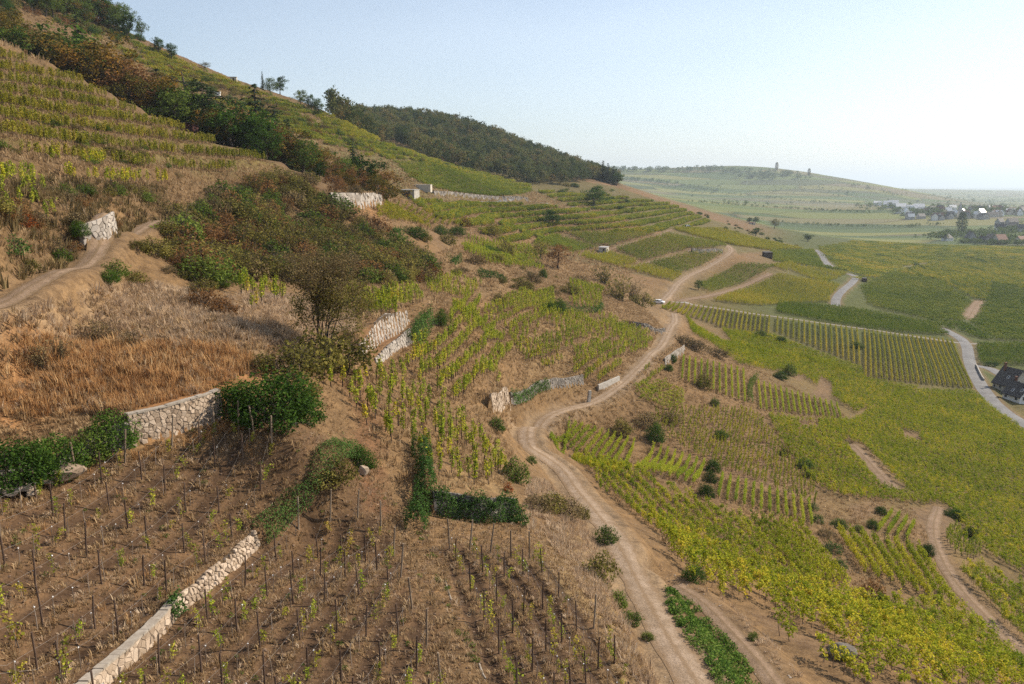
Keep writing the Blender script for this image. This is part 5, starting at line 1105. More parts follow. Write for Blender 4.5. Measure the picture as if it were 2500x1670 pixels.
for lab, px, dp, gp in [
 ('yellow green staked vines further up the middle terraces', [(1130,770),(1260,725),(1350,715),(1360,775),(1300,815),(1200,800),(1130,800)], [(1170,790),(1340,740)], .12),
 ('thin staked vines on the terraces below the scrub', [(1030,670),(1110,680),(1180,695),(1150,730),(1050,725)], [(1050,700),(1170,710)], .25),
 ('staked vines on the steep strip by the dead grass path', [(1390,690),(1475,710),(1465,765),(1390,750)], [(1400,720),(1460,740)], .25),
 ('staked vines below the shrubs of the middle slope', [(1140,580),(1300,610),(1330,660),(1200,650),(1130,615)], [(1150,600),(1280,640)], .3),
 ('bright vines left of the dark stone wall', [(1500,795),(1545,805),(1600,825),(1570,870),(1520,870)], [(1520,840),(1590,820)], .15),
 ('yellow vines at the left edge above the track', [(-60,430),(90,440),(150,540),(60,560),(-60,560)], [(0,500),(100,510)], .35),
 ('yellow green vines on the bank above the ivy wall by the track', [(1230,800),(1300,815),(1400,845),(1330,830),(1250,842)], [(1240,810),(1390,845)], .1),
 ('yellow green vines between the dry mound and the track', [(1350,772),(1470,772),(1530,800),(1500,832),(1400,848),(1340,822)], [(1360,800),(1500,810)], .24),
 ('yellow green vines on the terrace left of the stone wall corner', [(1180,850),(1245,850),(1265,895),(1225,945),(1175,950)], [(1190,930),(1250,870)], .15),
 ('staked vines around the lone tree', [(850,700),(900,725),(880,765),(830,760)], [(850,740),(890,740)], .15),
 ('bright vines on the terrace below the big terrace walls', [(860,900),(920,900),(1010,850),(1060,820),(1080,800),(1010,840),(960,900),(900,930)], [(900,900),(1010,840)], .2)]:
    mass(lab, px, dp, 1.7, 1.15, 'stake', 'vine_lime', (.8, 1.1), gap=gp + .06)
# ------------------------------------------------------------------ dry stone walls, stone by stone
def clip_half(poly, a, b):
    """keep the part of poly nearer to a than to b"""
    m = ((a[0] + b[0]) / 2, (a[1] + b[1]) / 2); d = (b[0] - a[0], b[1] - a[1]); out = []
    for k in range(len(poly)):
        p, q = poly[k], poly[(k + 1) % len(poly)]; fp = (p[0] - m[0]) * d[0] + (p[1] - m[1]) * d[1]; fq = (q[0] - m[0]) * d[0] + (q[1] - m[1]) * d[1]
        if fp <= 0: out.append(p)
        if (fp < 0 < fq) or (fq < 0 < fp): t = fp / (fp - fq); out.append((p[0] + (q[0] - p[0]) * t, p[1] + (q[1] - p[1]) * t))
    return out
def wall_frame(L):
    s = np.concatenate([[0], np.cumsum(np.linalg.norm(np.diff(L[:, :2], axis=0), axis=1))])
    return s, lambda q: np.array([np.interp(q, s, L[:, 0]), np.interp(q, s, L[:, 1]), np.interp(q, s, L[:, 2])])
def stone_wall(key, label, cw, ch, mat, core='mortar', thick=.38, rough=.07, gap=.028, top=None, seed=0, cap=False, batter=.10, name='stone_wall', drop=0.0, max_st=300):
    L, h, up = WL[key]; rng = np.random.default_rng(seed); s, fr = wall_frame(L); S = s[-1]; up3 = np.array([up[0], up[1], 0])
    hf = (lambda q: h) if top is None else (lambda q: float(np.interp(q / S, [t[0] for t in top], [t[1] for t in top])) * h)
    c = MB(); N = max(2, int(S / .6)); prev = None
    for k in range(N + 1):
        q = S * k / N; p = fr(q); z0 = p[2] - .5; z1 = p[2] + hf(q) - .05; a = p + up3 * .03; b = p + up3 * thick
        ring = [(a[0], a[1], z0), (a[0] + up[0] * batter * h, a[1] + up[1] * batter * h, z1), (b[0], b[1], z1), (b[0], b[1], z0)]
        if prev: 
            for i in range(4): c.poly([prev[i], ring[i], ring[(i + 1) % 4], prev[(i + 1) % 4]])
        if k in (0, N): c.poly(ring if k == 0 else ring[::-1])
        prev = ring
    root = tag(c.build(name, M[core]), label, 'wall')
    nx = max(2, int(S / cw)); hm = max(hf(S * t) for t in np.linspace(0, 1, 9)); ny = max(1, int(round(hm / ch))); pts = []
    for j in range(ny):
        for i in range(nx):
            pts.append(((i + .5 + (.5 if j % 2 else 0) + rng.uniform(-.46, .46)) * S / nx, (j + .5 + rng.uniform(-.42, .42)) * hm / ny))
    pts = np.array(pts); pts = pts[rng.random(len(pts)) > .16]; n = 0
    for k, a in enumerate(pts):
        if a[0] > S or a[1] > hf(a[0]) - .02 or rng.random() < drop: continue
        poly = [(max(0, a[0] - cw * 2), -.12), (min(S, a[0] + cw * 2), -.12), (min(S, a[0] + cw * 2), hf(a[0]) + rng.uniform(-.03, .05)), (max(0, a[0] - cw * 2), hf(a[0]) + rng.uniform(-.03, .05))]
        d2 = ((pts - a) ** 2).sum(1)
        for j in np.argsort(d2)[1:16]: poly = clip_half(poly, a, pts[j]) if len(poly) > 2 else poly
        if len(poly) < 3: continue
        poly = np.array(poly); cen = poly.mean(0); rel = poly - cen; ln = np.linalg.norm(rel, axis=1)[:, None] + 1e-6
        base = cen + rel * (1 - gap / ln).clip(.3, 1); fac = cen + rel * (1 - (gap + .03 + .05 * rng.random()) / ln).clip(.25, 1); dp = rough * rng.uniform(.5, 1.3)
        org = fr(cen[0]) + [0, 0, cen[1]]; m = MB(); nv = len(poly); tilt = rng.normal(size=2) * .12
        def pos(q, out):
            p = fr(min(max(q[0], 0), S)); b = batter * q[1]; return tuple(np.array([p[0], p[1], p[2] + q[1]]) + up3 * (b - out) - org)
        V = [pos(q, -.06) for q in base] + [pos(q, dp * .75) for q in base] + [pos(q, dp + tilt[0] * (q[0] - cen[0]) + tilt[1] * (q[1] - cen[1])) for q in fac]
        m.v = V
        for i in range(nv):
            j = (i + 1) % nv
            m.f += [(i, j, nv + j, nv + i), (nv + i, nv + j, 2 * nv + j, 2 * nv + i)]; m.m += [0, 0]
        m.f.append(tuple(range(2 * nv, 3 * nv))); m.m.append(0)
        if n < max_st: m.build('stone', M[mat], root, tuple(org)); n += 1
    if cap:
        q = 0.0
        while q < S - .2:
            w = rng.uniform(.35, .8); e = min(S, q + w - .015); m = MB(); p0 = fr(q); p1 = fr(e); org = (p0 + p1) / 2
            for (p, hh) in ((p0, hf(q)), (p1, hf(e))): pass
            z0 = p0[2] + hf(q) - .03; z1 = p1[2] + hf(e) - .03; t = .09 + rng.uniform(-.02, .03); o0 = up3 * (batter * h - .08 - rng.uniform(0, .05)); o1 = up3 * (batter * h + .26 + rng.uniform(0, .08))
            B = [p0 + o0, p1 + o0, p1 + o1, p0 + o1]; Z = [z0, z1, z1, z0]
            m.v = [(b[0] - org[0], b[1] - org[1], z) for b, z in zip(B, Z)] + [(b[0] - org[0], b[1] - org[1], z + t) for b, z in zip(B, Z)]
            m.f = [(4, 5, 6, 7), (0, 1, 5, 4), (1, 2, 6, 5), (2, 3, 7, 6), (3, 0, 4, 7)]; m.m = [0] * 5; m.build('cap_stone', M['mortar_pale'], root, (org[0], org[1], 0)); q += w
    return root
stone_wall('wall_long', 'long pale rubble stone wall with a light cap below the orange grass', .31, .205, 'stone', cap=True, seed=1, gap=.016)
stone_wall('wall_low', 'low mortared stone wall with a smooth pale cap at the bottom left', .36, .22, 'stone', core='mortar', cap=True, seed=2, gap=.014, rough=.04)
stone_wall('wall_rubble', 'tumbled dry rubble wall between the two young vine terraces', .28, .19, 'stone', seed=3, rough=.13, batter=.35, top=[(0, .95), (.2, .8), (.4, 1.0), (.6, .9), (.8, 1.05), (1, .9)])
stone_wall('wall_hedge', 'low boulder wall under the dark hedge at the left edge', .75, .5, 'stone_grey', seed=4, rough=.12, top=[(0, .8), (.5, .75), (.75, .8), (1, 1.2)], drop=.12)
stone_wall('wall_ivy', 'curved retaining wall hidden under dark ivy', .4, .3, 'stone_grey', seed=5)
stone_wall('terrace_up', 'tall terrace wall of large pale blocks beside the lone tree', .52, .40, 'stone_pale', seed=6, rough=.10, gap=.035, top=[(0, .55), (.25, .95), (.5, 1.1), (.8, .9), (1, .55)], batter=.2)
stone_wall('terrace_low', 'low stepped wall of large pale blocks below the tall terrace wall', .5, .38, 'stone_pale', seed=7, rough=.10, gap=.035, top=[(0, .5), (.3, .9), (.6, 1.0), (.8, 1.35), (1, 1.5)], batter=.2)
stone_wall('wall_corner', 'pale squared stone wall corner above the track bend', .5, .36, 'stone', core='mortar_pale', seed=8, gap=.02)
stone_wall('wall_ivy_far', 'dark stone wall half covered by ivy above the track', .55, .38, 'stone_grey', seed=9)
stone_wall('wall_track', 'white stone wall beside the left dirt track', .48, .38, 'stone_pale', core='mortar_pale', seed=10, gap=.03, rough=.1)
stone_wall('wall_right', 'pale rubble wall under the track on its valley side', .5, .38, 'stone_pale', seed=11)
stone_wall('wall_dark', 'shaded dark curved wall on the dry mound', .6, .42, 'stone_grey', seed=12)
stone_wall('wall_upper', 'long grey retaining wall across the upper slope', 1.3, .8, 'stone_grey', core='mortar', seed=13, thick=1.0)
stone_wall('wall_mid', 'pale terrace wall below the autumn trees', 1.1, .8, 'stone_pale', seed=14, thick=.8, rough=.15)
stone_wall('wall_square', 'dark stone wall above the square vine plot', 1.4, .9, 'stone_grey', seed=15, thick=.8)
# concrete wall beside the track
L, h, up = WL['wall_conc']; c = MB(); a, b = L[0], L[-1]
for k in range(len(L) - 1):
    p, q = L[k], L[k + 1]; u = up * .3
    c.poly([(p[0], p[1], p[2] - .4), (q[0], q[1], q[2] - .4), (q[0], q[1], q[2] + h), (p[0], p[1], p[2] + h)]); c.poly([(p[0], p[1], p[2] + h), (q[0], q[1], q[2] + h), (q[0] + u[0], q[1] + u[1], q[2] + h), (p[0] + u[0], p[1] + u[1], p[2] + h)])
    if k == 0: c.poly([(p[0], p[1], p[2] - .4), (p[0], p[1], p[2] + h), (p[0] + u[0], p[1] + u[1], p[2] + h), (p[0] + u[0], p[1] + u[1], p[2] - .4)])
c.poly([(a[0] + up[0] * .3, a[1] + up[1] * .3, a[2] - .4), (b[0] + up[0] * .3, b[1] + up[1] * .3, b[2] - .4), (b[0] + up[0] * .3, b[1] + up[1] * .3, b[2] + h), (a[0] + up[0] * .3, a[1] + up[1] * .3, a[2] + h)])
c.poly([(b[0], b[1], b[2] - .4), (b[0], b[1], b[2] + h), (b[0] + up[0] * .3, b[1] + up[1] * .3, b[2] + h), (b[0] + up[0] * .3, b[1] + up[1] * .3, b[2] - .4)])
tag(c.build('concrete_wall', M['concrete_wall']), 'plain pale concrete wall along the dirt track', 'wall')
def rock(u, v, size, label, mat='stone', flat=.7, seed=0, sink=.2, name='boulder', cat='rock', group=None):
    bm = bmesh.new(); bmesh.ops.create_icosphere(bm, subdivisions=2, radius=.5); rng = np.random.default_rng(seed); pl = [rng.normal(size=3) for _ in range(9)]
    for vv in bm.verts:
        for n in pl:
            n = n / np.linalg.norm(n); d = np.dot(n, vv.co) - .33
            if d > 0: vv.co -= Vector(n) * d * .9
        vv.co *= 1 + .05 * rng.normal()
    me = bpy.data.meshes.new(name); bm.to_mesh(me); bm.free(); me.materials.append(M[mat]); p = P(u, v)
    return tag(obj(name, me, None, (p[0], p[1], p[2] + size * flat * (.5 - sink)), (0, 0, rng.uniform(0, 6)), (size * 1.25, size, size * flat)), label, cat, group)
rock(886,1160,.8,'pale pointed boulder under the bush at the terrace corner','stone',1.2,1,.15)
rock(2056,1606,1.7,'large dark rock standing among the golden vines','stone_grey',.95,2,.2)
for k, (u, v, s) in enumerate([(26,1205,.8),(60,1196,1.0),(95,1178,.8),(120,1178,1.3),(160,1168,2.0),(80,1206,.7)]): rock(u, v + 4, s, ['small grey stone at the left foot of the hedge','flat grey stone second from the left under the hedge','round stone third from the left under the hedge','broad pale stone in the middle under the hedge','largest pale boulder under the hedge','small stone in front of the others under the hedge'][k], 'stone', .6, 20 + k, .15)
for k, (u, v, s) in enumerate([(738,1033,.7),(752,1037,.5),(720,1036,.45)]): rock(u, v, s, ['larger flat stone beside the big dark bush','smaller stone right of the big dark bush','smallest stone left of the flat stones by the dark bush'][k], 'stone', .55, 30 + k)
p = P(1437, 982); b = MB(); b.box((0, 0, .9), (.55, .45, 2.2), top=(.8, .8)); tag(b.build('stone_pillar', M['concrete_wall'], None, tuple(p), (0, .12, .5)), 'leaning stone pillar between the ivy wall and the concrete wall', 'pillar')
for k, (pts, lab) in enumerate([([(1087,1418),(1093,1440),(1102,1466)], 'white edging stone line halfway along the grass path'), ([(1170,1622),(1178,1645),(1186,1658)], 'white edging stone line at the bottom of the grass path')]):
    Lk = dens(PP(pts), .3); b = MB()
    for a, c in zip(Lk[:-1], Lk[1:]): b.tube((a[0], a[1], H(a[0], a[1]) + .02), (c[0], c[1], H(c[0], c[1]) + .02), .05, .05, 6)
    tag(b.build('edging', M['mortar_pale']), lab, 'edging')
# ------------------------------------------------------------------ shrubs and trees
RS = np.random.default_rng(41)
SH = {
 'dark':  [shrub_mesh(1 + k, 'leaf_dark', 14, 4200, .042, .95, False) for k in range(3)],
 'green': [shrub_mesh(11 + k, 'leaf_green', 10, 1100, .07, .85) for k in range(3)],
 'olive': [shrub_mesh(21 + k, 'leaf_olive', 10, 950, .066, .85) for k in range(4)],
 'rust':  [shrub_mesh(31 + k, 'leaf_rust', 10, 900, .064, .85) for k in range(3)],
 'brown': [shrub_mesh(41 + k, 'leaf_brown', 10, 850, .062, .8) for k in range(4)],
 'twig':  [twiggy_mesh(51 + k, 'leaf_brown') for k in range(3)],
 'twigo': [twiggy_mesh(61 + k, 'leaf_olive', 700) for k in range(3)],
 'red':   [shrub_mesh(71, 'leaf_red', 8, 600, .07, .8)],
 'grey':  [shrub_mesh(81 + k, 'ivy', 9, 1000, .06, .8) for k in range(2)],
}
def shrub_at(p, h, key, label, group=None, w=1.0, name=None, k=None):
    st, fo = SH[key][RS.integers(len(SH[key])) if k is None else k]
    nm = name or {'dark': 'evergreen_bush', 'green': 'bush', 'olive': 'bush', 'rust': 'autumn_shrub', 'brown': 'dry_shrub', 'twig': 'bare_shrub', 'twigo': 'bare_shrub', 'red': 'red_shrub', 'grey': 'bush'}[key]
    o = tag(obj(nm, fo, None, (p[0], p[1], p[2] - .04 * h), (RS.normal() * .07, RS.normal() * .07, RS.uniform(0, 6.28)), (h * w * RS.uniform(.82, 1.25), h * w * RS.uniform(.82, 1.25), h)), label, 'shrub', group); obj('stem', st, o); return o
def shrub(u, v, hpx, key, label, w=1.0, group=None):
    p = P(u, v); return shrub_at(p, hpx * depth(p) / FPX * 1.02, key, label, group, w)
SHRUBS = [
 # near the young vineyards
 (668,1026,165,'dark','largest dark evergreen bush beside the stone wall',1.25),(575,1008,110,'dark','smaller dark evergreen bush touching the end of the stone wall',1.0),(735,1030,110,'dark','dark evergreen bush at the right end of the big bush',.8),
 (640,905,70,'olive','olive bush rising behind the big dark bush',.9),(715,915,120,'olive','tangled olive shrub at the foot of the lone tree',1.1),(775,900,150,'olive','olive shrub around the trunk of the lone tree',1.0),(840,900,135,'olive','yellowish shrub right of the lone tree trunk',1.0),(745,975,90,'olive','grey green shrub between lone tree and big dark bush',.9),
 (15,1190,165,'dark','dark green hedge bush at the left picture edge',1.0),(85,1172,140,'dark','second hedge bush from the left edge',.95),(150,1150,125,'dark','third hedge bush above the largest boulder',.95),(215,1125,110,'green','yellowish hedge bush fourth from the left edge',.9),(280,1098,125,'dark','rounded hedge bush next to the stone wall',.85),
 (830,1168,85,'olive','grey olive bush at the terrace corner',1.1),(880,1142,70,'dark','dark bush above the pointed boulder',1.0),(795,1185,60,'olive','low olive bush beside the ivy bank',1.2),
 (1212,1052,52,'green','round green bush below the stone wall corner',1.0),(1258,1172,80,'green','tall green bush beside the track near the ivy wall',.85),(1297,1132,30,'green','small round bush at the inner edge of the track',1.0),(1262,1275,85,'grey','ivy clad bush at the right end of the ivy wall',.7),
 (1240,1200,40,'red','reddish shrub under the tall green bush',.7),(1180,1270,30,'brown','dry weeds at the foot of the ivy wall',1.4),
 (1467,1415,100,'olive','large olive bush on the bank left of the track',.95),(1480,1320,55,'green','bush halfway up the bank left of the track',1.0),(1385,1260,75,'brown','tall dry shrub above the straw bank',1.0),(1345,1245,65,'olive','olive dry shrub between ivy wall and track',1.1),(1425,1265,50,'olive','yellow green shrub at the track edge',.9),(1310,1240,55,'brown','brown shrub right of the ivy wall',1.1),
 (1505,1480,60,'green','spiky green weed clump on the bank left of the track',1.1),(1535,1520,45,'green','lower spiky green weed clump on the bank',1.2),(1582,1560,28,'green','small weed at the left edge of the track',1.0),
 (1693,1418,52,'dark','small dark bush at the edge of the golden vines',.85),(1838,1560,28,'green','small pale bush on the soil bank',1.0),
 # right slope
 (1740,1150,42,'dark','upper dark hedge bush between two vine plots',.8),(1732,1180,42,'dark','middle dark hedge bush between two vine plots',.9),(1724,1213,45,'dark','lower dark hedge bush between two vine plots',.95),
 (1985,1245,30,'grey','upper dark bush in the hedge above the grey bushes',.9),(1995,1275,34,'grey','lower dark bush in the hedge above the grey bushes',1.0),(2012,1310,34,'brown','grey brown bush among the slanting vines',1.2),(2030,1345,36,'grey','grey green bush among the slanting vines',1.2),(2050,1385,36,'grey','lowest grey green bush among the slanting vines',1.0),
 (2048,1288,32,'green','bright green bush at the left of the ivy arc',1.3),(2095,1296,22,'green','low green bush in the middle of the ivy arc',1.4),(2130,1290,30,'dark','dark bush at the right of the ivy arc',1.0),(2150,1255,28,'dark','uppermost dark bush of the ivy arc',.9),
 (2125,1462,78,'rust','round brown bush among the green vines',.95),(2155,1480,42,'dark','dark bush beside the round brown bush',1.0),(2200,1520,45,'grey','low grey green bush in the lower vines',1.5),
 (2263,1355,44,'dark','single dark bush on the bare earth path',.85),(1962,1142,38,'grey','grey green bush in the loose vines',1.2),(1975,1166,26,'green','small bright bush below the grey green one',1.0),(1915,1112,32,'olive','olive bush on the path edge in the loose vines',1.1),
 (2330,1262,26,'dark','dark oblong bush above the bare knoll',1.5),(2368,1310,32,'dark','dark oblong bush right of the bare knoll',1.0),(1715,945,55,'olive','round yellow olive bush in the dry vine plot',.85),(1745,990,30,'green','small green bush below the dry vine plot',.8),(1760,1070,28,'dark','dark bush in the loose vines above the hedge',1.2),
 (1520,1058,52,'olive','grassy mound bush inside the track bend',1.3),(1600,1078,60,'dark','dark bush right of the track bend',.8),(1580,1040,50,'brown','brown shrub right of the track bend',1.3),(1640,1030,40,'brown','low brown shrub above the short vine plot',1.5),
 (1700,855,40,'brown','brown shrub on the bank above the dry vine plot',1.5),(1750,870,35,'brown','second brown shrub on the bank above the dry vine plot',1.6),(1670,840,40,'brown','brown shrub right of the pale rubble wall',1.5),(1905,925,24,'dark','dark bush at the bare notch in the vines',1.3),(1927,915,42,'green','soft green bush above the bare notch',.9),(1905,838,24,'dark','small dark bush between the striped plots',1.0),(2092,850,26,'green','small bush between the two largest striped plots',1.0),(1855,825,28,'green','green bush below the second striped plot',1.0),
 (1640,885,30,'dark','small dark bush under the pale rubble wall',.8),(1632,905,22,'dark','lowest dark bush under the pale rubble wall',.9),
 # middle slope
 (1014,578,36,'dark','left dark evergreen bush on the middle terraces',1.5),(1074,574,32,'dark','second dark evergreen bush on the middle terraces',1.2),(1115,574,30,'dark','third dark evergreen bush on the middle terraces',1.3),
 (1094,597,44,'olive','olive shrub in front of the evergreen bushes',1.1),(1040,590,36,'olive','olive shrub beside the left evergreen bush',1.0),(1235,625,55,'olive','pale olive tree shrub on the middle terraces',1.0),(1134,552,34,'rust','narrow rust shrub behind the evergreen bushes',.7),(1203,575,44,'olive','leafy shrub above the terraced hollow',.9),
 (1162,645,42,'brown','brown shrub below the evergreen bushes',1.2),(1190,618,28,'dark','small dark green bush under the olive tree shrub',1.3),(1212,622,26,'green','small bright green bush under the olive tree shrub',1.2),(1278,710,48,'olive','olive shrub left of the dry strip',1.1),(1390,718,42,'olive','olive shrub right of the dry strip',1.1),(1416,694,36,'brown','brown shrub above the dry strip',1.1),(1219,744,46,'olive','isolated olive bush on the dead grass',.8),
 (1366,765,48,'dark','dark bush on the terrace edge',.9),(1335,760,30,'dark','ivy bush on the low terrace wall',1.6),(1475,695,50,'twigo','leafless brown shrub above the track',1.0),(1515,735,66,'twigo','largest leafless brown shrub by the parked car',1.1),(1567,748,50,'olive','green brown shrub next to the parked car',1.1),(1545,735,55,'twig','twiggy shrub between the larger shrubs by the car',1.0),
 (1075,792,50,'dark','dark ivy bush beside the big terrace walls',.7),(1210,640,36,'olive','yellowish shrub on the middle terraces',1.2),(1300,690,40,'brown','brown shrub in the middle of the dry strip',1.4),(1325,680,34,'dark','dark shrub in the middle of the dry strip',.8),(940,725,36,'dark','dark ivy bush at the end of the scrub slope',.9),
 # left slope
 (465,655,75,'dark','upper dark evergreen bush on the scrub slope',.9),(535,690,50,'dark','lower dark evergreen bush on the scrub slope',1.0),(640,560,62,'green','bright green bush in the middle of the scrub slope',1.5),(285,475,42,'green','round green bush above the left track',1.0),(350,490,34,'green','low green bush left of the scrub slope',1.5),
 (60,560,60,'red','orange red shrub at the left edge',.8),(200,575,50,'dark','dark bush left of the white stone wall',.9),(40,620,70,'grey','ivy dark shrub at the left edge above the track',.9),(150,640,55,'green','green bush on the bank above the left track',.9),(70,660,45,'olive','olive bush low on the bank above the left track',1.1),(265,690,40,'dark','dark low bush below the left track',1.7),(330,690,45,'olive','olive brown bush below the left track',1.5),(380,625,70,'olive','yellow green bush where the left track ends',1.1),
 (500,745,60,'rust','rust shrub on the edge of the pale grass',1.4),(545,770,60,'autumn_placeholder','',1.0),(240,320,22,'dark','ivy mat on the left slope',2.6),
 (240,835,60,'twig','bare purple brown shrub on the pale grass bank',1.2),(100,900,70,'twig','bare reddish shrub in the orange grass',.9),(150,880,60,'twig','second bare reddish shrub in the orange grass',.9),(320,850,50,'twig','bare shrub in the middle of the pale grass bank',1.5),
]
for r in SHRUBS:
    if r[3] == 'autumn_placeholder': shrub(r[0], r[1], r[2], 'rust', 'second rust shrub on the edge of the pale grass', 1.3)
    else: shrub(*r[:6])
# the scrub slope and other thickets
LOOK = {'dark': 'dark green', 'green': 'green', 'olive': 'olive', 'rust': 'rust coloured', 'brown': 'brown', 'twig': 'leafless', 'twigo': 'twiggy olive'}
def thicket(label, group, px, n, hr, keys, wr=(1.0, 1.5), gap=.5, road=True):
    w = wpoly(px); x, y = rand_in(w, 6.0 * n / max(1.0, 1.0 * (w.max(0) - w.min(0)).prod()), RS, (), .8, road=road); keep = []
    for i in range(len(x)):
        h = RS.uniform(*hr)
        if all((x[i] - a) ** 2 + (y[i] - b) ** 2 > (gap * (h + g) * .5) ** 2 for a, b, g in keep): keep.append((x[i], y[i], h))
        if len(keep) >= n: break
    um = np.median([to_pix((a, b, float(H(a, b))))[0] for a, b, h in keep]); hm = np.median([h for a, b, h in keep])
    for a, b, h in keep:
        ky = keys[RS.integers(len(keys))]; p = (a, b, float(H(a, b))); u = to_pix(p)[0]
        lab = '%s %s shrub %s%s' % ('large' if h > hm else 'small', LOOK[ky], 'in the left half ' if u < um else 'in the right half ', label)
        shrub_at(p, h, ky, lab, group + ', ' + LOOK[ky], RS.uniform(*wr))
thicket('of the scrub slope thicket', 'shrubs of the scrub slope', [(400,560),(470,500),(560,480),(680,440),(760,470),(860,520),(930,580),(1040,650),(1060,690),(960,700),(850,690),(700,690),(560,690),(470,690),(420,640)], 260, (2.6, 5.4), ['olive','brown','rust','green','twigo','brown','green','rust','olive','olive'], (1.0, 1.4), .46)
thicket('of the low growth below the left track', 'shrubs below the left track', [(270,660),(330,600),(400,580),(470,660),(560,700),(500,730),(400,690),(300,700)], 26, (.9, 2.0), ['olive','olive','brown','green'], (1.1, 1.7), .55)
thicket('of the bank above the left track', 'shrubs above the left track', [(-40,520),(120,470),(250,460),(380,470),(330,520),(200,580),(150,640),(0,700),(-40,700)], 40, (1.0, 2.2), ['brown','olive','twig','rust','brown','green'], (1.0, 1.5), .6)
thicket('of the left vine terraces', 'shrubs of the left terraces', [(0,280),(250,330),(500,410),(450,440),(200,400),(0,380)], 26, (.8, 1.6), ['brown','olive','green'], (1.2, 2.0), 1.0)
thicket('of the edge of the gully trees', 'shrubs at the gully edge', [(640,430),(720,430),(820,450),(900,480),(880,510),(760,480),(680,460)], 30, (2.0, 4.5), ['rust','brown','olive','rust'], (1.0, 1.4), .46)
thicket('of the dry middle terraces', 'shrubs of the middle terraces', [(1080,640),(1250,650),(1400,690),(1350,730),(1200,690),(1080,670)], 20, (1.0, 2.4), ['brown','olive','olive','twigo'], (1.0, 1.5), .8)
thicket('of the hedge line under the wooded hill', 'shrubs under the wooded hill', [(1280,440),(1400,452),(1500,470),(1600,510),(1540,520),(1440,490),(1320,462)], 34, (2.0, 4.5), ['green','dark','brown','olive'], (1.2, 2.0), .8)
thicket('of the ridge edge above the valley', 'shrubs on the ridge edge', [(1700,520),(1800,545),(1960,600),(1940,612),(1800,570),(1700,540)], 30, (1.5, 4.0), ['green','dark','olive','brown'], (1.1, 1.8), 1.0)
thicket('of the skyline slope', 'shrubs of the skyline slope', [(250,110),(480,180),(700,270),(860,340),(950,390),(800,340),(600,270),(400,200)], 95, (1.5, 4.5), ['brown','olive','rust','green'], (1.2, 2.0), 1.0)
thicket('of the terraces left of the wooded hill', 'shrubs left of the wooded hill', [(800,310),(930,345),(1080,400),(1200,430),(1000,390),(860,350)], 34, (1.5, 4.0), ['brown','green','olive'], (1.2, 2.0), 1.0)
thicket('of the undergrowth below the skyline wood', 'undergrowth of the skyline wood', [(-60,-40),(60,-20),(160,10),(260,62),(340,98),(300,105),(200,85),(100,60),(-60,40)], 70, (3.0, 6.0), ['dark','green','olive','olive','rust'], (1.1, 1.6), .7)
thicket('of the valley vineyards', 'hedge shrubs in the valley', [(2105,640),(2260,640),(2420,690),(2480,700),(2300,690),(2200,660)], 14, (2.0, 3.5), ['dark','green'], (1.4, 2.0), 2.0)

TRM = {
 'green':  [tree_mesh(1 + k, 'leaf_green', leaves=2300) for k in range(3)],
 'dark':   [tree_mesh(11 + k, 'leaf_dark', leaves=2600, leaf=.036, spread=.34) for k in range(3)],
 'rust':   [tree_mesh(21 + k, 'leaf_rust', leaves=1700, leaf=.030) for k in range(3)],
 'autumn': [tree_mesh(31 + k, 'leaf_autumn', leaves=2200, leaf=.033, spread=.34) for k in range(3)],
 'olive':  [tree_mesh(41 + k, 'leaf_olive', leaves=1900, leaf=.031) for k in range(2)],
 'conifer':[conifer_mesh(51 + k) for k in range(3)],
 'spruce': [conifer_mesh(61, r0=.17), conifer_mesh(62, r0=.15)],
 'cedar':  [cedar_mesh(71), cedar_mesh(72)],
 'poplar': [poplar_mesh(81, 'leaf_olive'), poplar_mesh(82, 'leaf_green')],
}
TNAME = {'green': 'broadleaf_tree', 'dark': 'broadleaf_tree', 'rust': 'autumn_tree', 'autumn': 'autumn_tree', 'olive': 'broadleaf_tree', 'conifer': 'conifer_tree', 'spruce': 'spruce_tree', 'cedar': 'cedar_tree', 'poplar': 'poplar_tree'}
def tree_xyz(x, y, h, key, label, group=None, w=1.0, k=None):
    tr, cr = TRM[key][RS.integers(len(TRM[key])) if k is None else k]; z = float(H(x, y))
    w *= 1.45; o = tag(empty(TNAME[key], (x, y, z - .05 * h), (0, 0, RS.uniform(0, 6.28)), (h * w, h * w, h * 1.05)), label, 'tree', group)
    obj('trunk', tr, o); obj('crown', cr, o); return o
def tree_top(u, vtop, t, key, label, w=1.0, group=None, k=None, hmin=2.0):
    """tree standing at depth t on the line of sight whose tip reaches the sighting (u, vtop)"""
    d = pix_dir(u, vtop) * t; return tree_xyz(d[0], d[1], max(hmin, d[2] - float(H(d[0], d[1]))), key, label, group, w, k)
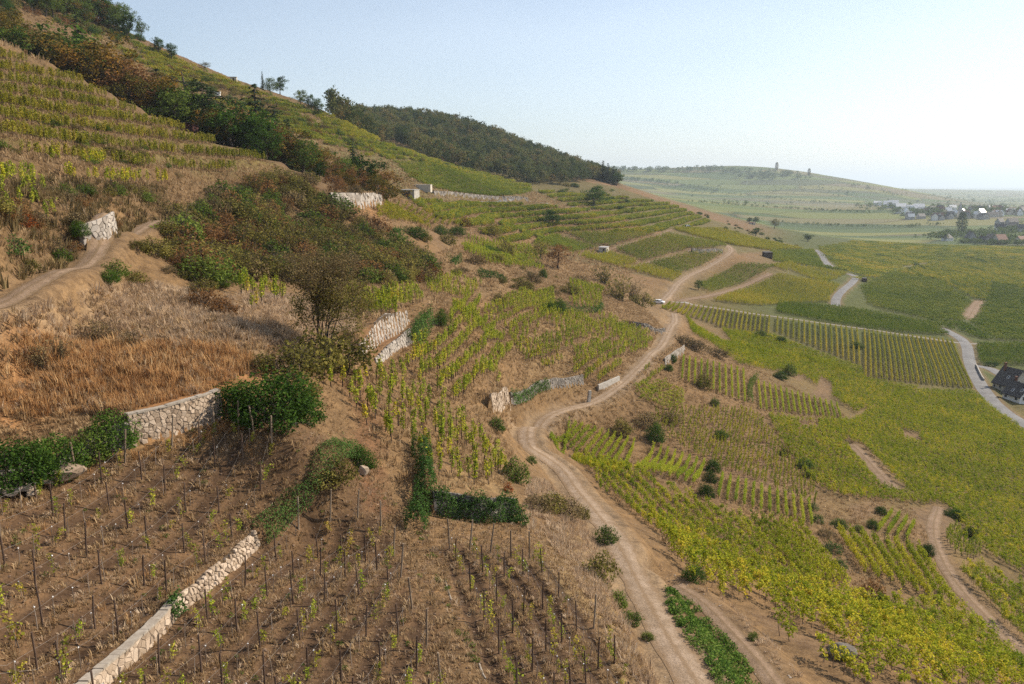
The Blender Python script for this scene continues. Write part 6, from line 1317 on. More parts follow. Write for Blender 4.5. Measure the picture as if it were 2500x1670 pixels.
TREES = [
 (5,15,240,'autumn','dark autumn tree at the left picture edge',.9),(45,34,225,'autumn','orange brown tree second from the left edge',1.0),(80,60,220,'rust','small rust tree left of the large dark tree',1.0),
 (146,48,212,'dark','largest dark tree on the edge of the left vine slope',1.05),(205,72,205,'autumn','orange tinged tree right of the largest dark tree',1.1),(186,34,250,'spruce','narrow conifer tip behind the largest dark tree',1.1),(240,110,205,'autumn','smaller orange tree on the vine slope edge',1.0),
 (278,122,205,'rust','rust tree in the middle of the gully edge',1.0),(343,148,205,'rust','second rust tree along the gully edge',1.05),(314,168,200,'olive','olive tree between the two rust trees',.9),(381,166,210,'spruce','pointed spruce left of the cedar',1.3),
 (452,158,215,'cedar','spreading dark cedar above the vine slope',1.1),(492,205,205,'cedar','lower dark cedar right of the tall cedar',1.0),(410,205,208,'conifer','small conifer under the cedar',1.0),
 (561,242,200,'dark','rounded dark green tree right of the cedars',1.15),(620,203,225,'conifer','tallest dark conifer in the gully',1.25),(668,255,228,'conifer','dark conifer right of the tallest one',1.3),(700,290,228,'conifer','lowest conifer of the dark group',1.2),(590,255,222,'conifer','conifer between the rounded tree and the tallest conifer',1.0),
 (645,305,196,'dark','round green tree at the end of the vine terraces',.95),(682,318,205,'rust','rust tree behind the round green tree',1.0),(732,332,205,'green','broad green tree at the right end of the left vine slope',1.2),(772,352,215,'autumn','yellowish tree right of the broad green tree',1.0),(800,365,222,'rust','brown tree in the lower gully',1.0),(842,380,228,'green','dark green tree in the lower gully',1.1),(885,372,236,'dark','tall dark tree near the pale terrace wall',1.0),(915,402,240,'rust','rust tree near the pale terrace wall',1.0),(942,405,246,'autumn','rust yellow tree at the lower end of the gully',1.0),(860,338,300,'conifer','grey green conifer above the lower gully',1.0),(752,345,235,'dark','dark tree behind the broad green tree',1.0),
 # skyline
 (165,-48,415,'dark','tree at the left of the skyline wood',1.2),(200,-30,420,'green','second tree of the skyline wood',1.2),(230,-12,425,'green','third tree of the skyline wood',1.1),(255,2,430,'dark','fourth tree of the skyline wood',1.1),(284,20,430,'green','fifth tree of the skyline wood',1.1),(312,38,430,'dark','last tree of the skyline wood',1.0),(130,-30,400,'autumn','yellow tree in the skyline wood',1.2),(90,-50,390,'green','tree at the top edge of the skyline wood',1.2),(35,-60,380,'green','leftmost tree of the skyline wood',1.2),
 (345,54,436,'green','lone tree standing on the skyline right of the wood',1.1),(386,94,438,'dark','small round tree on the skyline',1.2),(420,108,438,'dark','second small round tree on the skyline',1.4),(500,150,400,'olive','dark bushy tree just below the skyline',1.5),
 (642,180,436,'spruce','narrow tree with bare top on the skyline',1.1),(662,192,438,'green','low tree beside the narrow skyline tree',1.2),(684,190,436,'dark','rounded skyline tree right of the narrow one',1.1),(735,222,430,'green','skyline tree left of the wooded hill',1.1),(762,234,430,'dark','wider skyline tree left of the wooded hill',1.3),(780,246,430,'green','last skyline tree before the wooded hill',1.2),
 # round the middle
 (1705,682,360,'green','lone round tree beside the stony track',1.1),(1363,590,290,'rust','sparse brown tree on the middle slope',1.3),(1320,585,300,'olive','thin olive tree on the middle slope',1.2),
 (1485,398,775,'conifer','left conifer at the end of the wooded hill',1.2),(1472,392,778,'conifer','tallest conifer at the end of the wooded hill',1.2),(1498,405,772,'conifer','right conifer at the end of the wooded hill',1.3),(1506,420,768,'dark','last dark tree at the end of the wooded hill',1.3),(1455,402,780,'conifer','fourth conifer at the end of the wooded hill',1.2),
 (1448,452,560,'dark','dark round tree in the field under the forest',1.4),(1350,510,430,'dark','dark round bush tree on the upper lane',1.3),
 
 (2412,913,300,'dark','round tree beside the driveway',1.5),(2425,925,300,'dark','second round tree beside the driveway',1.6),(2480,990,270,'dark','garden tree in front of the house',1.8),(2500,1000,268,'dark','garden tree at the right edge before the house',1.8),(2445,958,285,'green','garden shrub tree left of the house',1.9),
]
def tree_px(u, v, hpx, key, label, w=1.0): p = P(u, v); tree_xyz(p[0], p[1], hpx * depth(p) / FPX, key, label, None, w)
for r in [(1845,576,22,'dark','round dark tree on the valley ridge',1.3),(1829,545,15,'dark','left of two small dark trees on the valley ridge',1.3),(1843,545,16,'dark','right of two small dark trees on the valley ridge',1.3),(1890,558,26,'olive','sparse tree at the end of the ridge',1.0),(1972,590,20,'dark','dark tree at the tip of the ridge',1.3)]: tree_px(*r)
_tl = [(10,30),(146,62),(240,120),(343,160),(452,185),(560,255),(622,225),(700,300),(800,375),(885,385),(945,415)]
for k in range(34):
    u = 15 + 930 * (k + RS.random()) / 34; vt = np.interp(u, [q[0] for q in _tl], [q[1] for q in _tl]) + RS.uniform(8, 38); t = RS.uniform(198, 228); ky = ['rust','autumn','dark','green','olive','rust'][RS.integers(6)]
    tree_top(u, vt, t, ky, '%s tree filling the gully tree belt' % {'rust': 'rust coloured', 'autumn': 'yellowing', 'dark': 'dark green', 'green': 'green', 'olive': 'olive'}[ky], 1.0, 'trees of the gully belt', hmin=4.0)
for r in TREES:
    if r[0] < 330 and r[2] > 375: tree_px(r[0], r[1] + 64, 74, r[3], r[4], .78)
    elif r[2] > 425 and r[0] < 800: tree_px(r[0], r[1] + 40, 44, r[3], r[4], .8)
    else: tree_top(r[0], r[1], r[2], r[3], r[4], r[5])
for k in range(30):
    u = RS.uniform(-40, 335); f = (u + 40) / 375; v = RS.uniform(-50 + 105 * f, 5 + 95 * f); p = P(u, v)
    if depth(p) > 300 and depth(p) < 600: ky = ['dark', 'green', 'green', 'autumn'][RS.integers(4)]; tree_xyz(p[0], p[1], RS.uniform(9, 15), ky, '%s tree filling the skyline wood at the upper left' % {'dark': 'dark green', 'green': 'green', 'autumn': 'yellowing'}[ky], 'trees of the skyline wood', .8)
# the lone half-bare tree in the foreground, many stems fanning out
def fan_tree(u, v, vtop):
    p = P(u, v); hgt = (v - vtop) * depth(p) / FPX * .84; rng = np.random.default_rng(77); b = MB(); LP = []; LL = []
    def grow(q, d, L, r, lev):
        n = 3; 
        for s in range(n):
            e = q + d * (L / n); b.tube(q, e, r * (1 - .22 * s), r * (1 - .22 * (s + 1)), 6 if lev < 2 else (4 if lev < 3 else 3), caps=False); q = e; d = (d + Vector(rng.normal(size=3) * .10) + Vector((0, 0, .06))).normalized()
            if lev < 4 and (s > 0 or lev > 0):
                for j in range(2 if lev < 3 else 1):
                    dd = (d + Vector(rng.normal(size=3) * (.55 if lev < 2 else .7))).normalized(); grow(q, dd, L * rng.uniform(.42, .62), r * .45, lev + 1)
        if lev >= 1:
            m = 2 if lev == 2 else 4
            for j in range(m): LP.append(tuple(q + Vector(rng.normal(size=3) * .16))); LL.append(rng.uniform())
    for k in range(9):
        a = k * 2.4 + rng.uniform(-.3, .3); t = .06 + .36 * ((k + .3) / 9); d = Vector((math.cos(a) * math.sin(t), math.sin(a) * math.sin(t), math.cos(t))); grow(Vector((rng.normal() * .15, rng.normal() * .15, -.2)), d, hgt * rng.uniform(.6, .72), .085, 0)
    o = tag(empty('lone_tree', tuple(p)), 'half bare brown tree with fanning branches on the foreground terrace', 'tree'); b.build('trunk', M['bark'], o)
    LP = np.array(LP); rng2 = np.random.default_rng(5); k = rng2.random(len(LP)) < 1.0; LP = LP[k]; print('lone tree leaves', len(LP), 'h', hgt)
    lo = LP[:, 2] < hgt * .75 + rng2.normal(size=len(LP)) * hgt * .15
    obj('crown', leaf_mesh('crown', LP[~lo], .15, M['leaf_brown'], rng2, .3), o); obj('crown', leaf_mesh('crown', LP[lo], .15, M['leaf_olive'], rng2, .3), o)
fan_tree(792, 868, 606)

# --- the wooded hill: a far wood that reads as one mass
def forest_protos(mat, n, leaves=300, leaf=.075):
    out = []
    for k in range(n):
        tr, cr = tree_mesh(200 + k, mat, leaves=leaves, leaf=leaf, spread=.36, base=.15, limbs=6); out.append(cr)
    return out
_lo = [(795,285),(860,310),(960,345),(1040,385),(1110,408),(1200,430),(1290,450),(1380,452),(1440,445),(1505,452)]
_hi = [(1510,447),(1440,430),(1380,418),(1300,386),(1230,352),(1150,320),(1080,300),(1000,288),(900,285),(820,288)]
_w = np.concatenate([PP(_lo)[:, :2], PP(_hi)[:, :2] * 1.10])
x, y = rand_in(_w, 1 / 36.0, RS, road=False); xyz = np.stack([x, y, H(x, y)], 1)
scatter('wood', 'forest', forest_protos('leaf_forest', 6), xyz, np.stack([x * 0, x * 0, RS.uniform(0, 6.28, len(x))], 1), RS.uniform(8, 17, len(x)), 'dense dark wood covering the far hill', None, RS)
# far groves on the hazy hill and in the plain
def grove(label, pts, n, hr, sp, mat='forest2'):
    X = []; 
    for k in range(n):
        i = RS.integers(len(pts) - 1) if len(pts) > 1 else 0; a = np.array(pts[i], float); b = np.array(pts[min(i + 1, len(pts) - 1)], float); q = a + (b - a) * RS.random(); p = P(*q); X.append(p + np.array([RS.normal() * sp, RS.normal() * sp, 0]))
    X = np.array(X); X[:, 2] = H(X[:, 0], X[:, 1]); pr = forest_protos('leaf_green', 4, 140, .13) if mat not in _gn else []
    scatter('grove', mat, pr, X, np.stack([X[:, 0] * 0, X[:, 0] * 0, RS.uniform(0, 6.28, n)], 1), np.stack([RS.uniform(.9, 1.5, n)] * 2 + [np.ones(n)], 1) * RS.uniform(hr[0], hr[1], n)[:, None], label, None, RS)
grove('trees along the crest of the hazy hill', [(1500,418),(1560,419),(1650,419),(1760,416)], 110, (12, 26), 25)
grove('hedge lines across the flank of the hazy hill', [(1600,455),(1700,470),(1850,478),(1950,492),(2080,498)], 130, (4, 8), 12)
grove('hedge lines low on the hazy hill', [(1700,495),(1850,505),(2000,515),(2130,520)], 120, (4, 7), 12)
grove('hedge lines on the middle plain', [(1900,545),(2050,552),(2200,556),(2300,548)], 110, (3, 6), 6)
grove('wood on the summit of the hazy hill', [(1770,420),(1800,418),(1850,424),(1880,430),(1850,438),(1790,428)], 90, (12, 20), 25)
grove('trees on the shoulder of the hazy hill', [(1900,425),(1930,430),(1960,438)], 26, (14, 24), 15)
grove('thicket on the left flank of the hazy hill', [(1530,438),(1570,440),(1640,450),(1700,462),(1760,470)], 90, (8, 14), 25)
grove('scattered trees on the flank of the hazy hill', [(1730,455),(1850,450),(1900,470),(2000,460),(2080,475),(1950,500),(1800,500),(1650,470)], 60, (6, 12), 30)
grove('trees along the end of the hazy hill', [(2060,450),(2110,458),(2160,470),(2200,482)], 26, (7, 12), 15)
grove('trees around the hazy village', [(2130,502),(2200,520),(2280,528),(2350,525),(2420,522),(2500,520)], 150, (9, 16), 35)
grove('dark trees around the nearer village', [(2290,588),(2350,575),(2400,580),(2460,570),(2520,560),(2520,590),(2420,592)], 170, (7, 13), 18)
grove('dark trees in front of the nearer village', [(2330,592),(2400,597),(2460,598),(2540,600)], 90, (4, 8), 5)
grove('tree belt behind the hazy village', [(2300,512),(2400,508),(2500,506)], 90, (8, 14), 60)
grove('faint woods on the far plain', [(2200,488),(2350,482),(2500,478),(2500,490),(2350,494)], 120, (8, 13), 160)
for u, vt, t, lab in ((1897, 396, 3420, 'left tall poplar on the crest of the hazy hill'), (1976, 411, 3330, 'right tall poplar on the crest of the hazy hill')): tree_top(u, vt, t, 'poplar', lab, 1.3, k=0)
tree_top(2352, 518, 1200, 'poplar', 'tall poplar at the edge of the nearer village', 1.2, k=1)

# ------------------------------------------------------------------ ivy and creepers on walls, leafy hedges
def leafy(name, label, line, rad, up, n, leaf, mat, cat='ivy', seed=0, low=0.0, rag=.8):
    """leaves on a bulging band over a wall line; rad = (outwards, upwards) metres"""
    rng = np.random.default_rng(seed); L = np.asarray(line); s, fr = wall_frame(L); q = rng.uniform(0, s[-1], n); pts = np.array([fr(v) for v in q]); d = np.gradient(L[:, :2], axis=0); tdx = np.interp(q, s, d[:, 0]); tdy = np.interp(q, s, d[:, 1]); ln = np.hypot(tdx, tdy) + 1e-9; nx = -tdy / ln; ny = tdx / ln
    a = rng.uniform(0, math.pi, n); lump = 1 + rag * fbm(q * 1.1, a * 1.6, seed + 3, 3) * 2; r = np.sqrt(rng.uniform(.45, 1, n)) * lump * np.where(rng.random(n) < .07, rng.uniform(1.05, 1.4, n), 1)
    out = np.cos(a) * rad[0] * r; upz = np.sin(a) * rad[1] * r + low
    pos = np.stack([pts[:, 0] + nx * out, pts[:, 1] + ny * out, pts[:, 2] + upz], 1); dr = np.stack([nx * np.cos(a), ny * np.cos(a), np.sin(a)], 1); o = pos.mean(0)
    return tag(obj(name, leaf_mesh(name, pos - o, leaf, M[mat], rng, .3, dr, 1.0), None, o), label, cat)
L, h, up = WL['wall_ivy']; leafy('ivy', 'dark ivy curtain over the curved retaining wall', L, (.55, h * 1.12), up, 7000, .13, 'ivy', seed=1, rag=.6)
L, h, up = WL['wall_ivy_bank']; leafy('ivy', 'smooth green ivy bank running up between the two terraces', L + np.concatenate([up * .15, [0]]), (.95, h * 1.15), up, 8500, .10, 'ivy', seed=2, rag=.35)
leafy('ivy', 'ivy covered stump wall rising beside the curved wall', dens(PP([(1012,1300),(1025,1250),(1045,1190),(1035,1140),(1025,1100)]), .4), (.7, 1.5), None, 6500, .14, 'ivy', seed=3)
L, h, up = WL['wall_ivy_far']; leafy('ivy', 'ivy over the dark wall above the track', L[:int(len(L) * .6)], (.5, h * 1.1), up, 3800, .19, 'ivy', seed=4)
leafy('ivy', 'ivy hanging beside the big terrace walls', dens(PP([(1005,850),(1022,838),(1040,800),(1055,790)]), .4), (.8, 2.6), None, 3600, .2, 'ivy', seed=5)
leafy('ivy', 'dark creeper along the middle terrace wall', dens(PP([(1165,675),(1210,680),(1235,690)]), .5), (.7, 1.7), None, 2200, .24, 'ivy', seed=6)
leafy('ivy', 'dark creeper on the long shaded terrace wall', dens(PP([(1340,752),(1400,762),(1460,765),(1470,750)]), .5), (.6, 1.7), None, 3000, .24, 'ivy', seed=7)
leafy('ivy', 'dark ivy on the terrace wall left of the evergreen bushes', dens(PP([(948,576),(965,580),(980,578)]), .5), (.8, 2.2), None, 1500, .26, 'ivy', seed=8)
leafy('ivy', 'creeper on the low wall under the scrub', dens(PP([(1090,640),(1105,648),(1125,640)]), .5), (.6, 1.8), None, 1500, .22, 'ivy', seed=9)
leafy('ivy', 'small ivy patch between the two parts of the low wall', dens(PP([(412,1512),(425,1500),(440,1488)]), .3), (.35, 1.1), None, 700, .11, 'ivy', seed=10)
leafy('hedge', 'dark curved hedge around the sunny vine plot', dens(PP([(1832,985),(1830,950),(1838,932),(1850,925)]), .5), (.6, 1.6), None, 2200, .22, 'leaf_green', 'hedge', 11)

for k, (pa, lab) in enumerate([([(2230,645),(2245,652),(2261,663)],'uppermost short hedge in the valley vines'),([(2220,661),(2240,672),(2265,687)],'dark broken hedge left in the valley vines'),([(2328,640),(2370,654),(2412,669)],'longest dark hedge in the valley vines'),([(2449,672),(2470,684),(2493,697)],'dark hedge near the right edge in the valley vines'),([(2362,630),(2385,636),(2410,644)],'hedge above the longest one in the valley vines'),([(2140,623),(2170,632),(2209,642)],'thin hedge line above the valley vines')]):
    leafy('hedge', lab, dens(PP(pa), 1.5), (1.3, 2.0), None, 1500, .7, 'leaf_green', 'hedge', 30 + k)
# ------------------------------------------------------------------ buildings
def house(name, label, p, rz, L, W, hw, hr, wall, roof, over=.4, windows=(), chimney=None, skylights=(), door=None, hip=0.0, group=None, cat='house'):
    """gabled house; local x along the ridge, origin at the centre of its base"""
    r = tag(empty(name, tuple(p), (0, 0, rz)), label, cat, group); b = MB(); x, y = L / 2, W / 2
    for s in ((-x, -y, x, -y), (x, y, -x, y)): b.poly([(s[0], s[1], -2), (s[2], s[3], -2), (s[2], s[3], hw), (s[0], s[1], hw)])
    for sx in (-1, 1):
        q = [(sx * x, -y * sx * -1, -2), (sx * x, y * sx * -1, -2)]
        if hip: b.poly([(sx * x, y * -sx, -2), (sx * x, y * sx, -2), (sx * x, y * sx, hw), (sx * x, y * -sx, hw)])
        else: b.poly([(sx * x, y * -sx, -2), (sx * x, y * sx, -2), (sx * x, y * sx, hw), (sx * x, 0, hw + hr), (sx * x, y * -sx, hw)])
    b.build('wall', M[wall], r); t = MB(); xo, yo = x + over, y + over; k = hr / y; ze = hw - over * k; th = .18; xr = xo - hip
    for sy in (-1, 1):
        A, B, C, D = (-xo, sy * yo, ze), (xo, sy * yo, ze), (xr, 0, hw + hr), (-xr, 0, hw + hr); up = lambda v: (v[0], v[1], v[2] + th)
        t.poly([A, B, C, D]); t.poly([up(A), up(B), up(C), up(D)])
        for e, f in ((A, B), (B, C), (D, A)): t.poly([e, f, up(f), up(e)])
    if hip:
        for sx in (-1, 1): t.poly([(sx * xo, -yo, ze + th), (sx * xo, yo, ze + th), (sx * xr, 0, hw + hr + th)])
    ro = t.build('roof', M[roof], r)
    if chimney: c = MB(); c.box((chimney[0], chimney[1], hw + hr * .75 + .8), (.6, .6, hr * .5 + 1.2)); c.box((chimney[0], chimney[1], hw + hr + 1.5), (.75, .75, .14)); c.build('chimney', M['roof_red'], ro)
    for (sx_, sy_, fr) in skylights:
        c = MB(); ang = math.atan2(hr, y); yy = sy_ * y * (1 - fr); zz = hw + hr * fr + th + .05; c.box((0, 0, 0), (.8, 1.1, .1)); c.build('skylight', M['frame'], ro, (sx_, yy, zz), (-sy_ * ang, 0, 0)); c = MB(); c.box((0, 0, .06), (.6, .9, .05)); c.build('skylight_pane', M['glass'], ro, (sx_, yy, zz), (-sy_ * ang, 0, 0))
    for (face, a, z, w, hh) in windows:
        m = MB(); g = MB()
        if face in ('y-', 'y+'): s = -1 if face == 'y-' else 1; m.box((a, s * (y + .02), z), (w + .18, .10, hh + .18)); g.box((a, s * (y + .06), z), (w, .05, hh))
        else: s = -1 if face == 'x-' else 1; m.box((s * (x + .02), a, z), (.10, w + .18, hh + .18)); g.box((s * (x + .06), a, z), (.05, w, hh))
        o = m.build('window', M['frame'], r); g.build('pane', M['glass'], o)
    return r
def house_corner(name, label, u, v, rz, L, W, *a, **k):
    """near corner (local -x,-y) at a sighting"""
    p = P(u, v); c, s = math.cos(rz), math.sin(rz); q = (p[0] + (L / 2) * c - (W / 2) * -s * -1 * -1, p[1] + (L / 2) * s + (W / 2) * c, p[2]); q = (p[0] + c * L / 2 + s * W / 2, p[1] + s * L / 2 - c * W / 2, p[2]); return house(name, label, q, rz, L, W, *a, **k)
_rz = math.atan2(.95, -.30)
house_corner('house', 'house with steep dark roof and beige gable at the right edge', 2466, 962, _rz, 6.8, 8.4, 2.6, 4.9, 'plaster', 'roof_dark', windows=[('y+', -2.4, 1.7, .9, 1.2), ('y+', .4, 1.7, .9, 1.2), ('y+', 2.6, 1.5, .7, 1.0), ('x-', 1.2, 3.6, .9, 1.0), ('x-', -1.8, 1.4, .9, 1.1), ('x-', 2.0, 1.4, .9, 1.1)], chimney=(2.2, .9), skylights=[(-.6, 1, .42)])
house_corner('house', 'lower house with dark roof and white wall at the right edge', 2488, 986, _rz, 6, 7, 2.2, 3.4, 'plaster_white', 'roof_dark', windows=[('y+', -1.8, 1.5, .9, 1.1), ('y+', 1.8, 1.5, .9, 1.1), ('x-', 1.8, 1.5, 1.0, 1.1)], chimney=(2.5, -.8), skylights=[(-2.2, 1, .45), (.6, 1, .3)])
# kerb wall of the driveway
Lk = dens(PP([(2382,893),(2388,905),(2398,925),(2402,930)]), .5); b = MB()
for a, c in zip(Lk[:-1], Lk[1:]): m = (a + c) / 2; b.box((m[0], m[1], H(m[0], m[1]) + .35), (np.hypot(*(c - a)[:2]) + .02, .3, 1.0), rz=math.atan2(c[1] - a[1], c[0] - a[0]))
tag(b.build('garden_wall', M['concrete_wall']), 'low garden wall between the road and the driveway', 'wall')
def at(u, v, t):
    d = pix_dir(u, v) * t; return (d[0], d[1], float(H(d[0], d[1])))
def hut(name, label, u, v, rz, L, W, h, wall, roof, opening=None, slope=.35, over=.2, cat='hut'):
    p = P(u, v); r = tag(empty(name, tuple(p), (0, 0, rz)), label, cat); b = MB(); x, y = L / 2, W / 2; z = [h, h, h + slope, h + slope]; V = [(-x, -y), (x, -y), (x, y), (-x, y)]
    for i in range(4): j = (i + 1) % 4; b.poly([(*V[i], -1), (*V[j], -1), (*V[j], z[j]), (*V[i], z[i])])
    b.build('wall', M[wall], r); t = MB(); xo, yo = x + over, y + over; q = [(-xo, -yo, h - .02), (xo, -yo, h - .02), (xo, yo, h + slope + .02), (-xo, yo, h + slope + .02)]; t.poly([(a, c, d + .14) for a, c, d in q]); t.poly(q[::-1])
    for i in range(4): j = (i + 1) % 4; t.poly([q[i], q[j], (q[j][0], q[j][1], q[j][2] + .14), (q[i][0], q[i][1], q[i][2] + .14)])
    t.build('roof', M[roof], r)
    for (face, a, zc, w, hh, nm) in (opening or []):
        m = MB()
        if face == 'x+': m.box((x + .01, a, zc), (.08, w, hh))
        elif face == 'x-': m.box((-x - .01, a, zc), (.08, w, hh))
        else: m.box((a, -y - .01, zc), (w, .08, hh))
        m.build(nm, M['wood_dark'], r)
    return r
hut('stone_hut', 'small pale stone hut with a dark window among the vine plots', 1474, 616, R(-28), 4.2, 3.4, 2.5, 'plaster', 'plaster_grey', [('x+', 0, 1.4, .9, .9, 'window'), ('y-', 0.6, 1.0, .9, 1.9, 'door')])
hut('shed', 'dark wooden shed on the vine slope above the road', 1873, 629, R(8), 5.2, 4.0, 3.4, 'wood_dark', 'roof_dark', [('y-', 0, 1.2, 1.2, 2.2, 'door')], cat='shed')
hut('flat_building', 'flat roofed concrete building beside the long upper wall', 998, 482, R(-18), 7.2, 5.0, 3.0, 'concrete_wall', 'plaster_grey', [('y-', -.6, 1.3, 4.6, 2.4, 'gate')], .1, cat='building')
hut('ruined_wall', 'ruined pale wall building above the flat roofed building', 1032, 464, R(-10), 8.5, 3.0, 2.4, 'plaster', 'mortar_pale', None, .1, .02, cat='ruin')
hut('white_shed', 'tiny white shed on the slope behind the cedar', 531, 236, R(10), 2.6, 2.2, 2.0, 'plaster_white', 'roof_pale', [('x-', 0, .9, .7, 1.5, 'door')], .15, cat='shed')
hut('stone_hut', 'tiny ruined stone hut high on the skyline slope', 571, 200, R(10), 3.0, 2.4, 2.2, 'plaster', 'plaster_grey', [('y-', 0, .9, .8, 1.6, 'door')], .1)
hut('stone_hut', 'low wide stone hut on the valley ridge', 1836, 548, R(5), 6.0, 3.5, 2.2, 'plaster', 'roof_red', [('y-', 0, 1, .9, 1.7, 'door')])
hut('pump_house', 'tiny dark pump house at the asphalt bend', 2110, 688, R(5), 2.6, 2.2, 2.3, 'wood_dark', 'roof_dark', [('y-', 0, 1, .9, 1.7, 'door')], cat='hut')
_p = at(432, 262, 200); r = tag(empty('red_shed', _p, (0, 0, R(-20))), 'dark red shed half hidden behind the vine slope', 'shed'); b = MB(); b.box((0, 0, 1.0), (9, 4, 5.0)); b.build('wall', M['red_paint'], r); b = MB(); b.box((0, 0, 3.6), (9.5, 4.6, .2)); b.build('roof', M['roof_dark'], r)
# nearer village at the right edge
RB = np.random.default_rng(51)
NV = [(2312,588,12,9,4,5,'plaster_white','roof_dark',3.5,'white house with dark hipped roof left of the nearer village'),(2368,592,16,11,6,8,'plaster_grey','roof_dark',0,'tall dark roofed house in the nearer village'),(2400,594,12,9,4,5,'plaster_grey','roof_dark',0,'low dark roofed house next to the tall one'),(2440,596,15,11,5,7,'plaster','roof_red',0,'wide house with dull red roof in the nearer village'),(2418,592,10,9,5,6,'plaster','roof_dark',0,'narrow gabled house in the nearer village'),(2492,594,14,10,4,5,'plaster','roof_red',0,'red roofed house at the right edge of the nearer village'),
      (2440,566,14,10,7,6,'plaster_white','roof_dark',0,'white house behind the trees of the nearer village'),(2470,562,16,10,7,6,'plaster_grey','roof_dark',0,'dark house behind the trees of the nearer village'),(2490,566,14,10,6,6,'plaster_grey','roof_dark',2,'hipped house behind the trees at the right edge'),(2440,551,13,10,7,6,'plaster_grey','roof_dark',0,'left dark block above the nearer village'),(2470,551,20,10,7,6,'plaster_grey','roof_dark',0,'long dark block above the nearer village')]
for u, v, L, W, hw, hr, wl_, rf, hp, lab in NV: house('house', lab, P(u, v), RB.uniform(-.5, .5) + (math.pi / 2 if RB.random() < .3 else 0), L, W, hw, hr, wl_, rf, hip=hp, windows=[('y-', -L * .25, hw * .55, 1.2, 1.4), ('y-', L * .25, hw * .55, 1.2, 1.4)], chimney=(L * .2, 1))
# hazy village
HV = [(2142,502,24,16,9,6,'upper left white house of the hazy village'),(2168,508,22,16,10,7,'second white house on the slope of the hazy village'),(2180,506,22,16,10,7,'third white house on the slope of the hazy village'),(2198,514,22,16,9,7,'white half timbered house of the hazy village'),(2225,518,22,16,9,7,'fifth white house of the hazy village'),(2242,515,22,16,9,7,'rightmost white house on the slope of the hazy village')]
for u, v, L, W, hw, hr, lab in HV: house('house', lab, P(u, v), RB.uniform(-.35, .1), L, W, hw, hr, 'plaster_white', 'roof_pale', windows=[('y-', -5, 5, 2, 2), ('y-', 5, 5, 2, 2)])  # these roofs carry the sun's glint in their colour
for k in range(60):
    u = RB.uniform(2195, 2510); v = RB.uniform(515, 538) if u < 2420 else RB.uniform(512, 530); pale = RB.random() < .4
    house('house', 'house in the roofs of the hazy village' if not pale else 'house with sun glint coloured into its roof in the hazy village', P(u, v), RB.uniform(-.6, .6) + (math.pi / 2 if RB.random() < .4 else 0), RB.uniform(12, 20), RB.uniform(9, 13), RB.uniform(5, 8), RB.uniform(4, 7), ['plaster_white', 'plaster', 'plaster_grey'][RB.integers(3)], 'roof_pale' if pale else ['roof_dark', 'roof_red', 'roof_dark'][RB.integers(3)], group='glint coloured roofs of the hazy village' if pale else 'roofs of the hazy village')
p = P(2342, 533); r = tag(empty('church', tuple(p)), 'church with a thin pale spire in the hazy village', 'church'); b = MB(); b.box((0, 0, 7), (6, 6, 16)); b.build('tower', M['plaster'], r); b = MB(); v0 = [(-3.3, -3.3, 15), (3.3, -3.3, 15), (3.3, 3.3, 15), (-3.3, 3.3, 15)]
for i in range(4): b.poly([v0[i], v0[(i + 1) % 4], (0, 0, 34)])
b.build('spire', M['plaster_grey'], r); b = MB(); b.box((11, 0, 4), (16, 9, 10)); b.build('nave', M['plaster'], r)
b = MB(); b.poly([(3, -5, 9), (19.4, -5, 9), (19.4, 0, 15), (3, 0, 15)]); b.poly([(3, 5, 9), (19.4, 5, 9), (19.4, 0, 15), (3, 0, 15)]); b.build('roof', M['roof_red'], r)

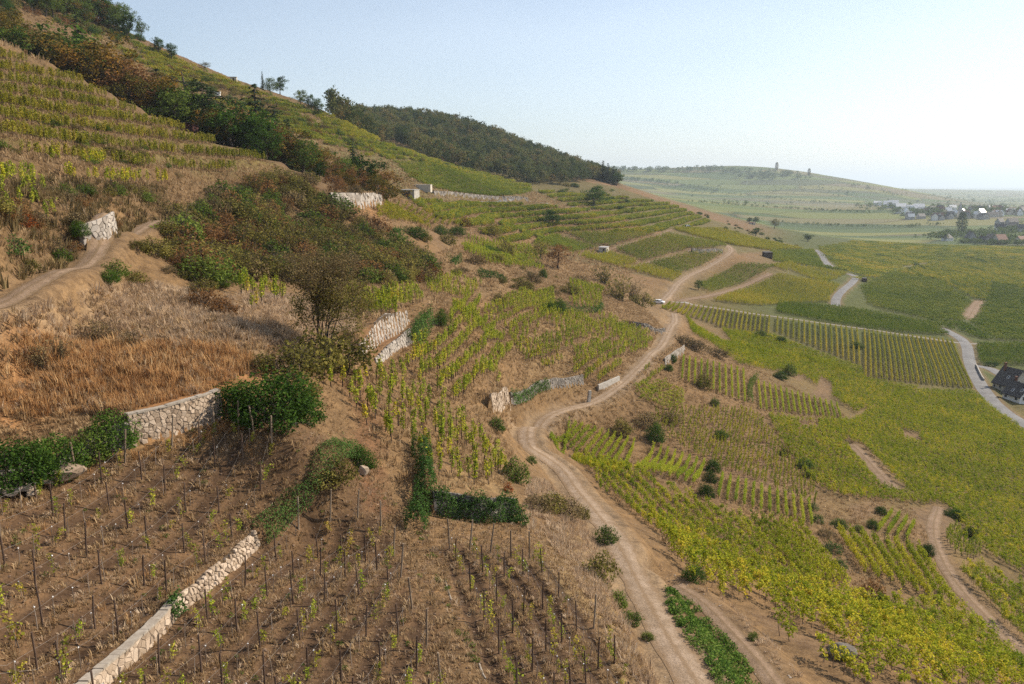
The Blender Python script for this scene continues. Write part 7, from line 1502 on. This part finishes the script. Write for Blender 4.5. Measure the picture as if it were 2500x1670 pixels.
# ------------------------------------------------------------------ cars
def car(u, v, rz, label, van=False, s=1.0):
    p = P(u, v); r = tag(empty('parked_car', (p[0], p[1], p[2] + .02), (0, 0, rz), (s, s, s)), label, 'car'); hh = 1.95 if van else 1.5
    prof = [(-2.1, .35), (2.1, .35), (2.15, .62), (2.05, .88), (1.15, 1.0), (.55, hh - .06), (-.2, hh), (-1.7, hh - .04 if van else hh - .12), (-2.05, .98), (-2.15, .7)]; b = MB(); n = len(prof)
    def wd(z): return .86 if z < 1.02 else .86 - .16 * (z - 1.02) / .5
    Lft = [(x, wd(z), z) for x, z in prof]; Rgt = [(x, -wd(z), z) for x, z in prof]; b.poly(Lft); b.poly(Rgt[::-1])
    for i in range(n): j = (i + 1) % n; b.poly([Lft[i], Rgt[i], Rgt[j], Lft[j]])
    b.build('body', M['car_white'], r)
    g = MB(); g.poly([(1.12, .72, 1.04), (1.12, -.72, 1.04), (.62, -.66, hh - .12), (.62, .66, hh - .12)]); o = g.build('windscreen', M['glass'], r, (.03, 0, .02))
    g = MB(); g.poly([(-2.03, .70, 1.02), (-2.03, -.70, 1.02), (-1.74, -.64, hh - .18), (-1.74, .64, hh - .18)]); g.build('rear_window', M['glass'], r, (-.03, 0, .02))
    for sy in (-1, 1):
        for x0, x1 in ((.0, .95), (-1.0, -.08), (-1.75, -1.08)):
            g = MB(); t1 = min(x1, .55 if x1 > .5 else x1); g.poly([(x0, sy * .875, 1.03), (x1, sy * .875, 1.03), (t1, sy * .80, hh - .18), (x0, sy * .80, hh - .18)]); g.build('side_window', M['glass'], r)
        g = MB(); g.box((2.12, sy * .62, .74), (.10, .30, .16)); g.build('headlight', M['lamp'], r); g = MB(); g.box((-2.10, sy * .70, .85), (.10, .16, .24)); g.build('tail_light', M['red_paint'], r); g = MB(); g.box((.85, sy * .98, 1.05), (.16, .2, .14)); g.build('mirror', M['car_white'], r)
        for x in (-1.35, 1.35):
            w = MB(); w.tube((x, sy * .70, .33), (x, sy * .90, .33), .33, .33, 14); tw = w.build('wheel', M['tyre'], r); w = MB(); w.tube((x, sy * .80, .33), (x, sy * .915, .33), .20, .20, 10); w.build('rim', M['rim'], tw)
    return r
car(1609, 741, R(-35), 'white car parked at the end of the stony track')
car(1681, 558, R(20), 'white van parked high among the vine plots', True, 1.25)
# ------------------------------------------------------------------ haze
_zt = float(GZ.max()) + 30; _zb = float(GZ.min()) - 1.0; print('haze', _zb, _zt)
hz = MB(); hz.box((0, 0, (_zt + _zb) / 2), (91000, 91000, _zt - _zb)); HM, nt, out = new_mat('haze')
pv = nd(nt, 'ShaderNodeVolumePrincipled'); pv.inputs['Color'].default_value = (.74, .87, 1.0, 1); pv.inputs['Density'].default_value = HAZE; pv.inputs['Anisotropy'].default_value = 0.3
nt.links.new(pv.outputs[0], out.inputs['Volume']); tag(hz.build('haze', HM), 'pale blue haze in the air over the valley', kind='stuff')
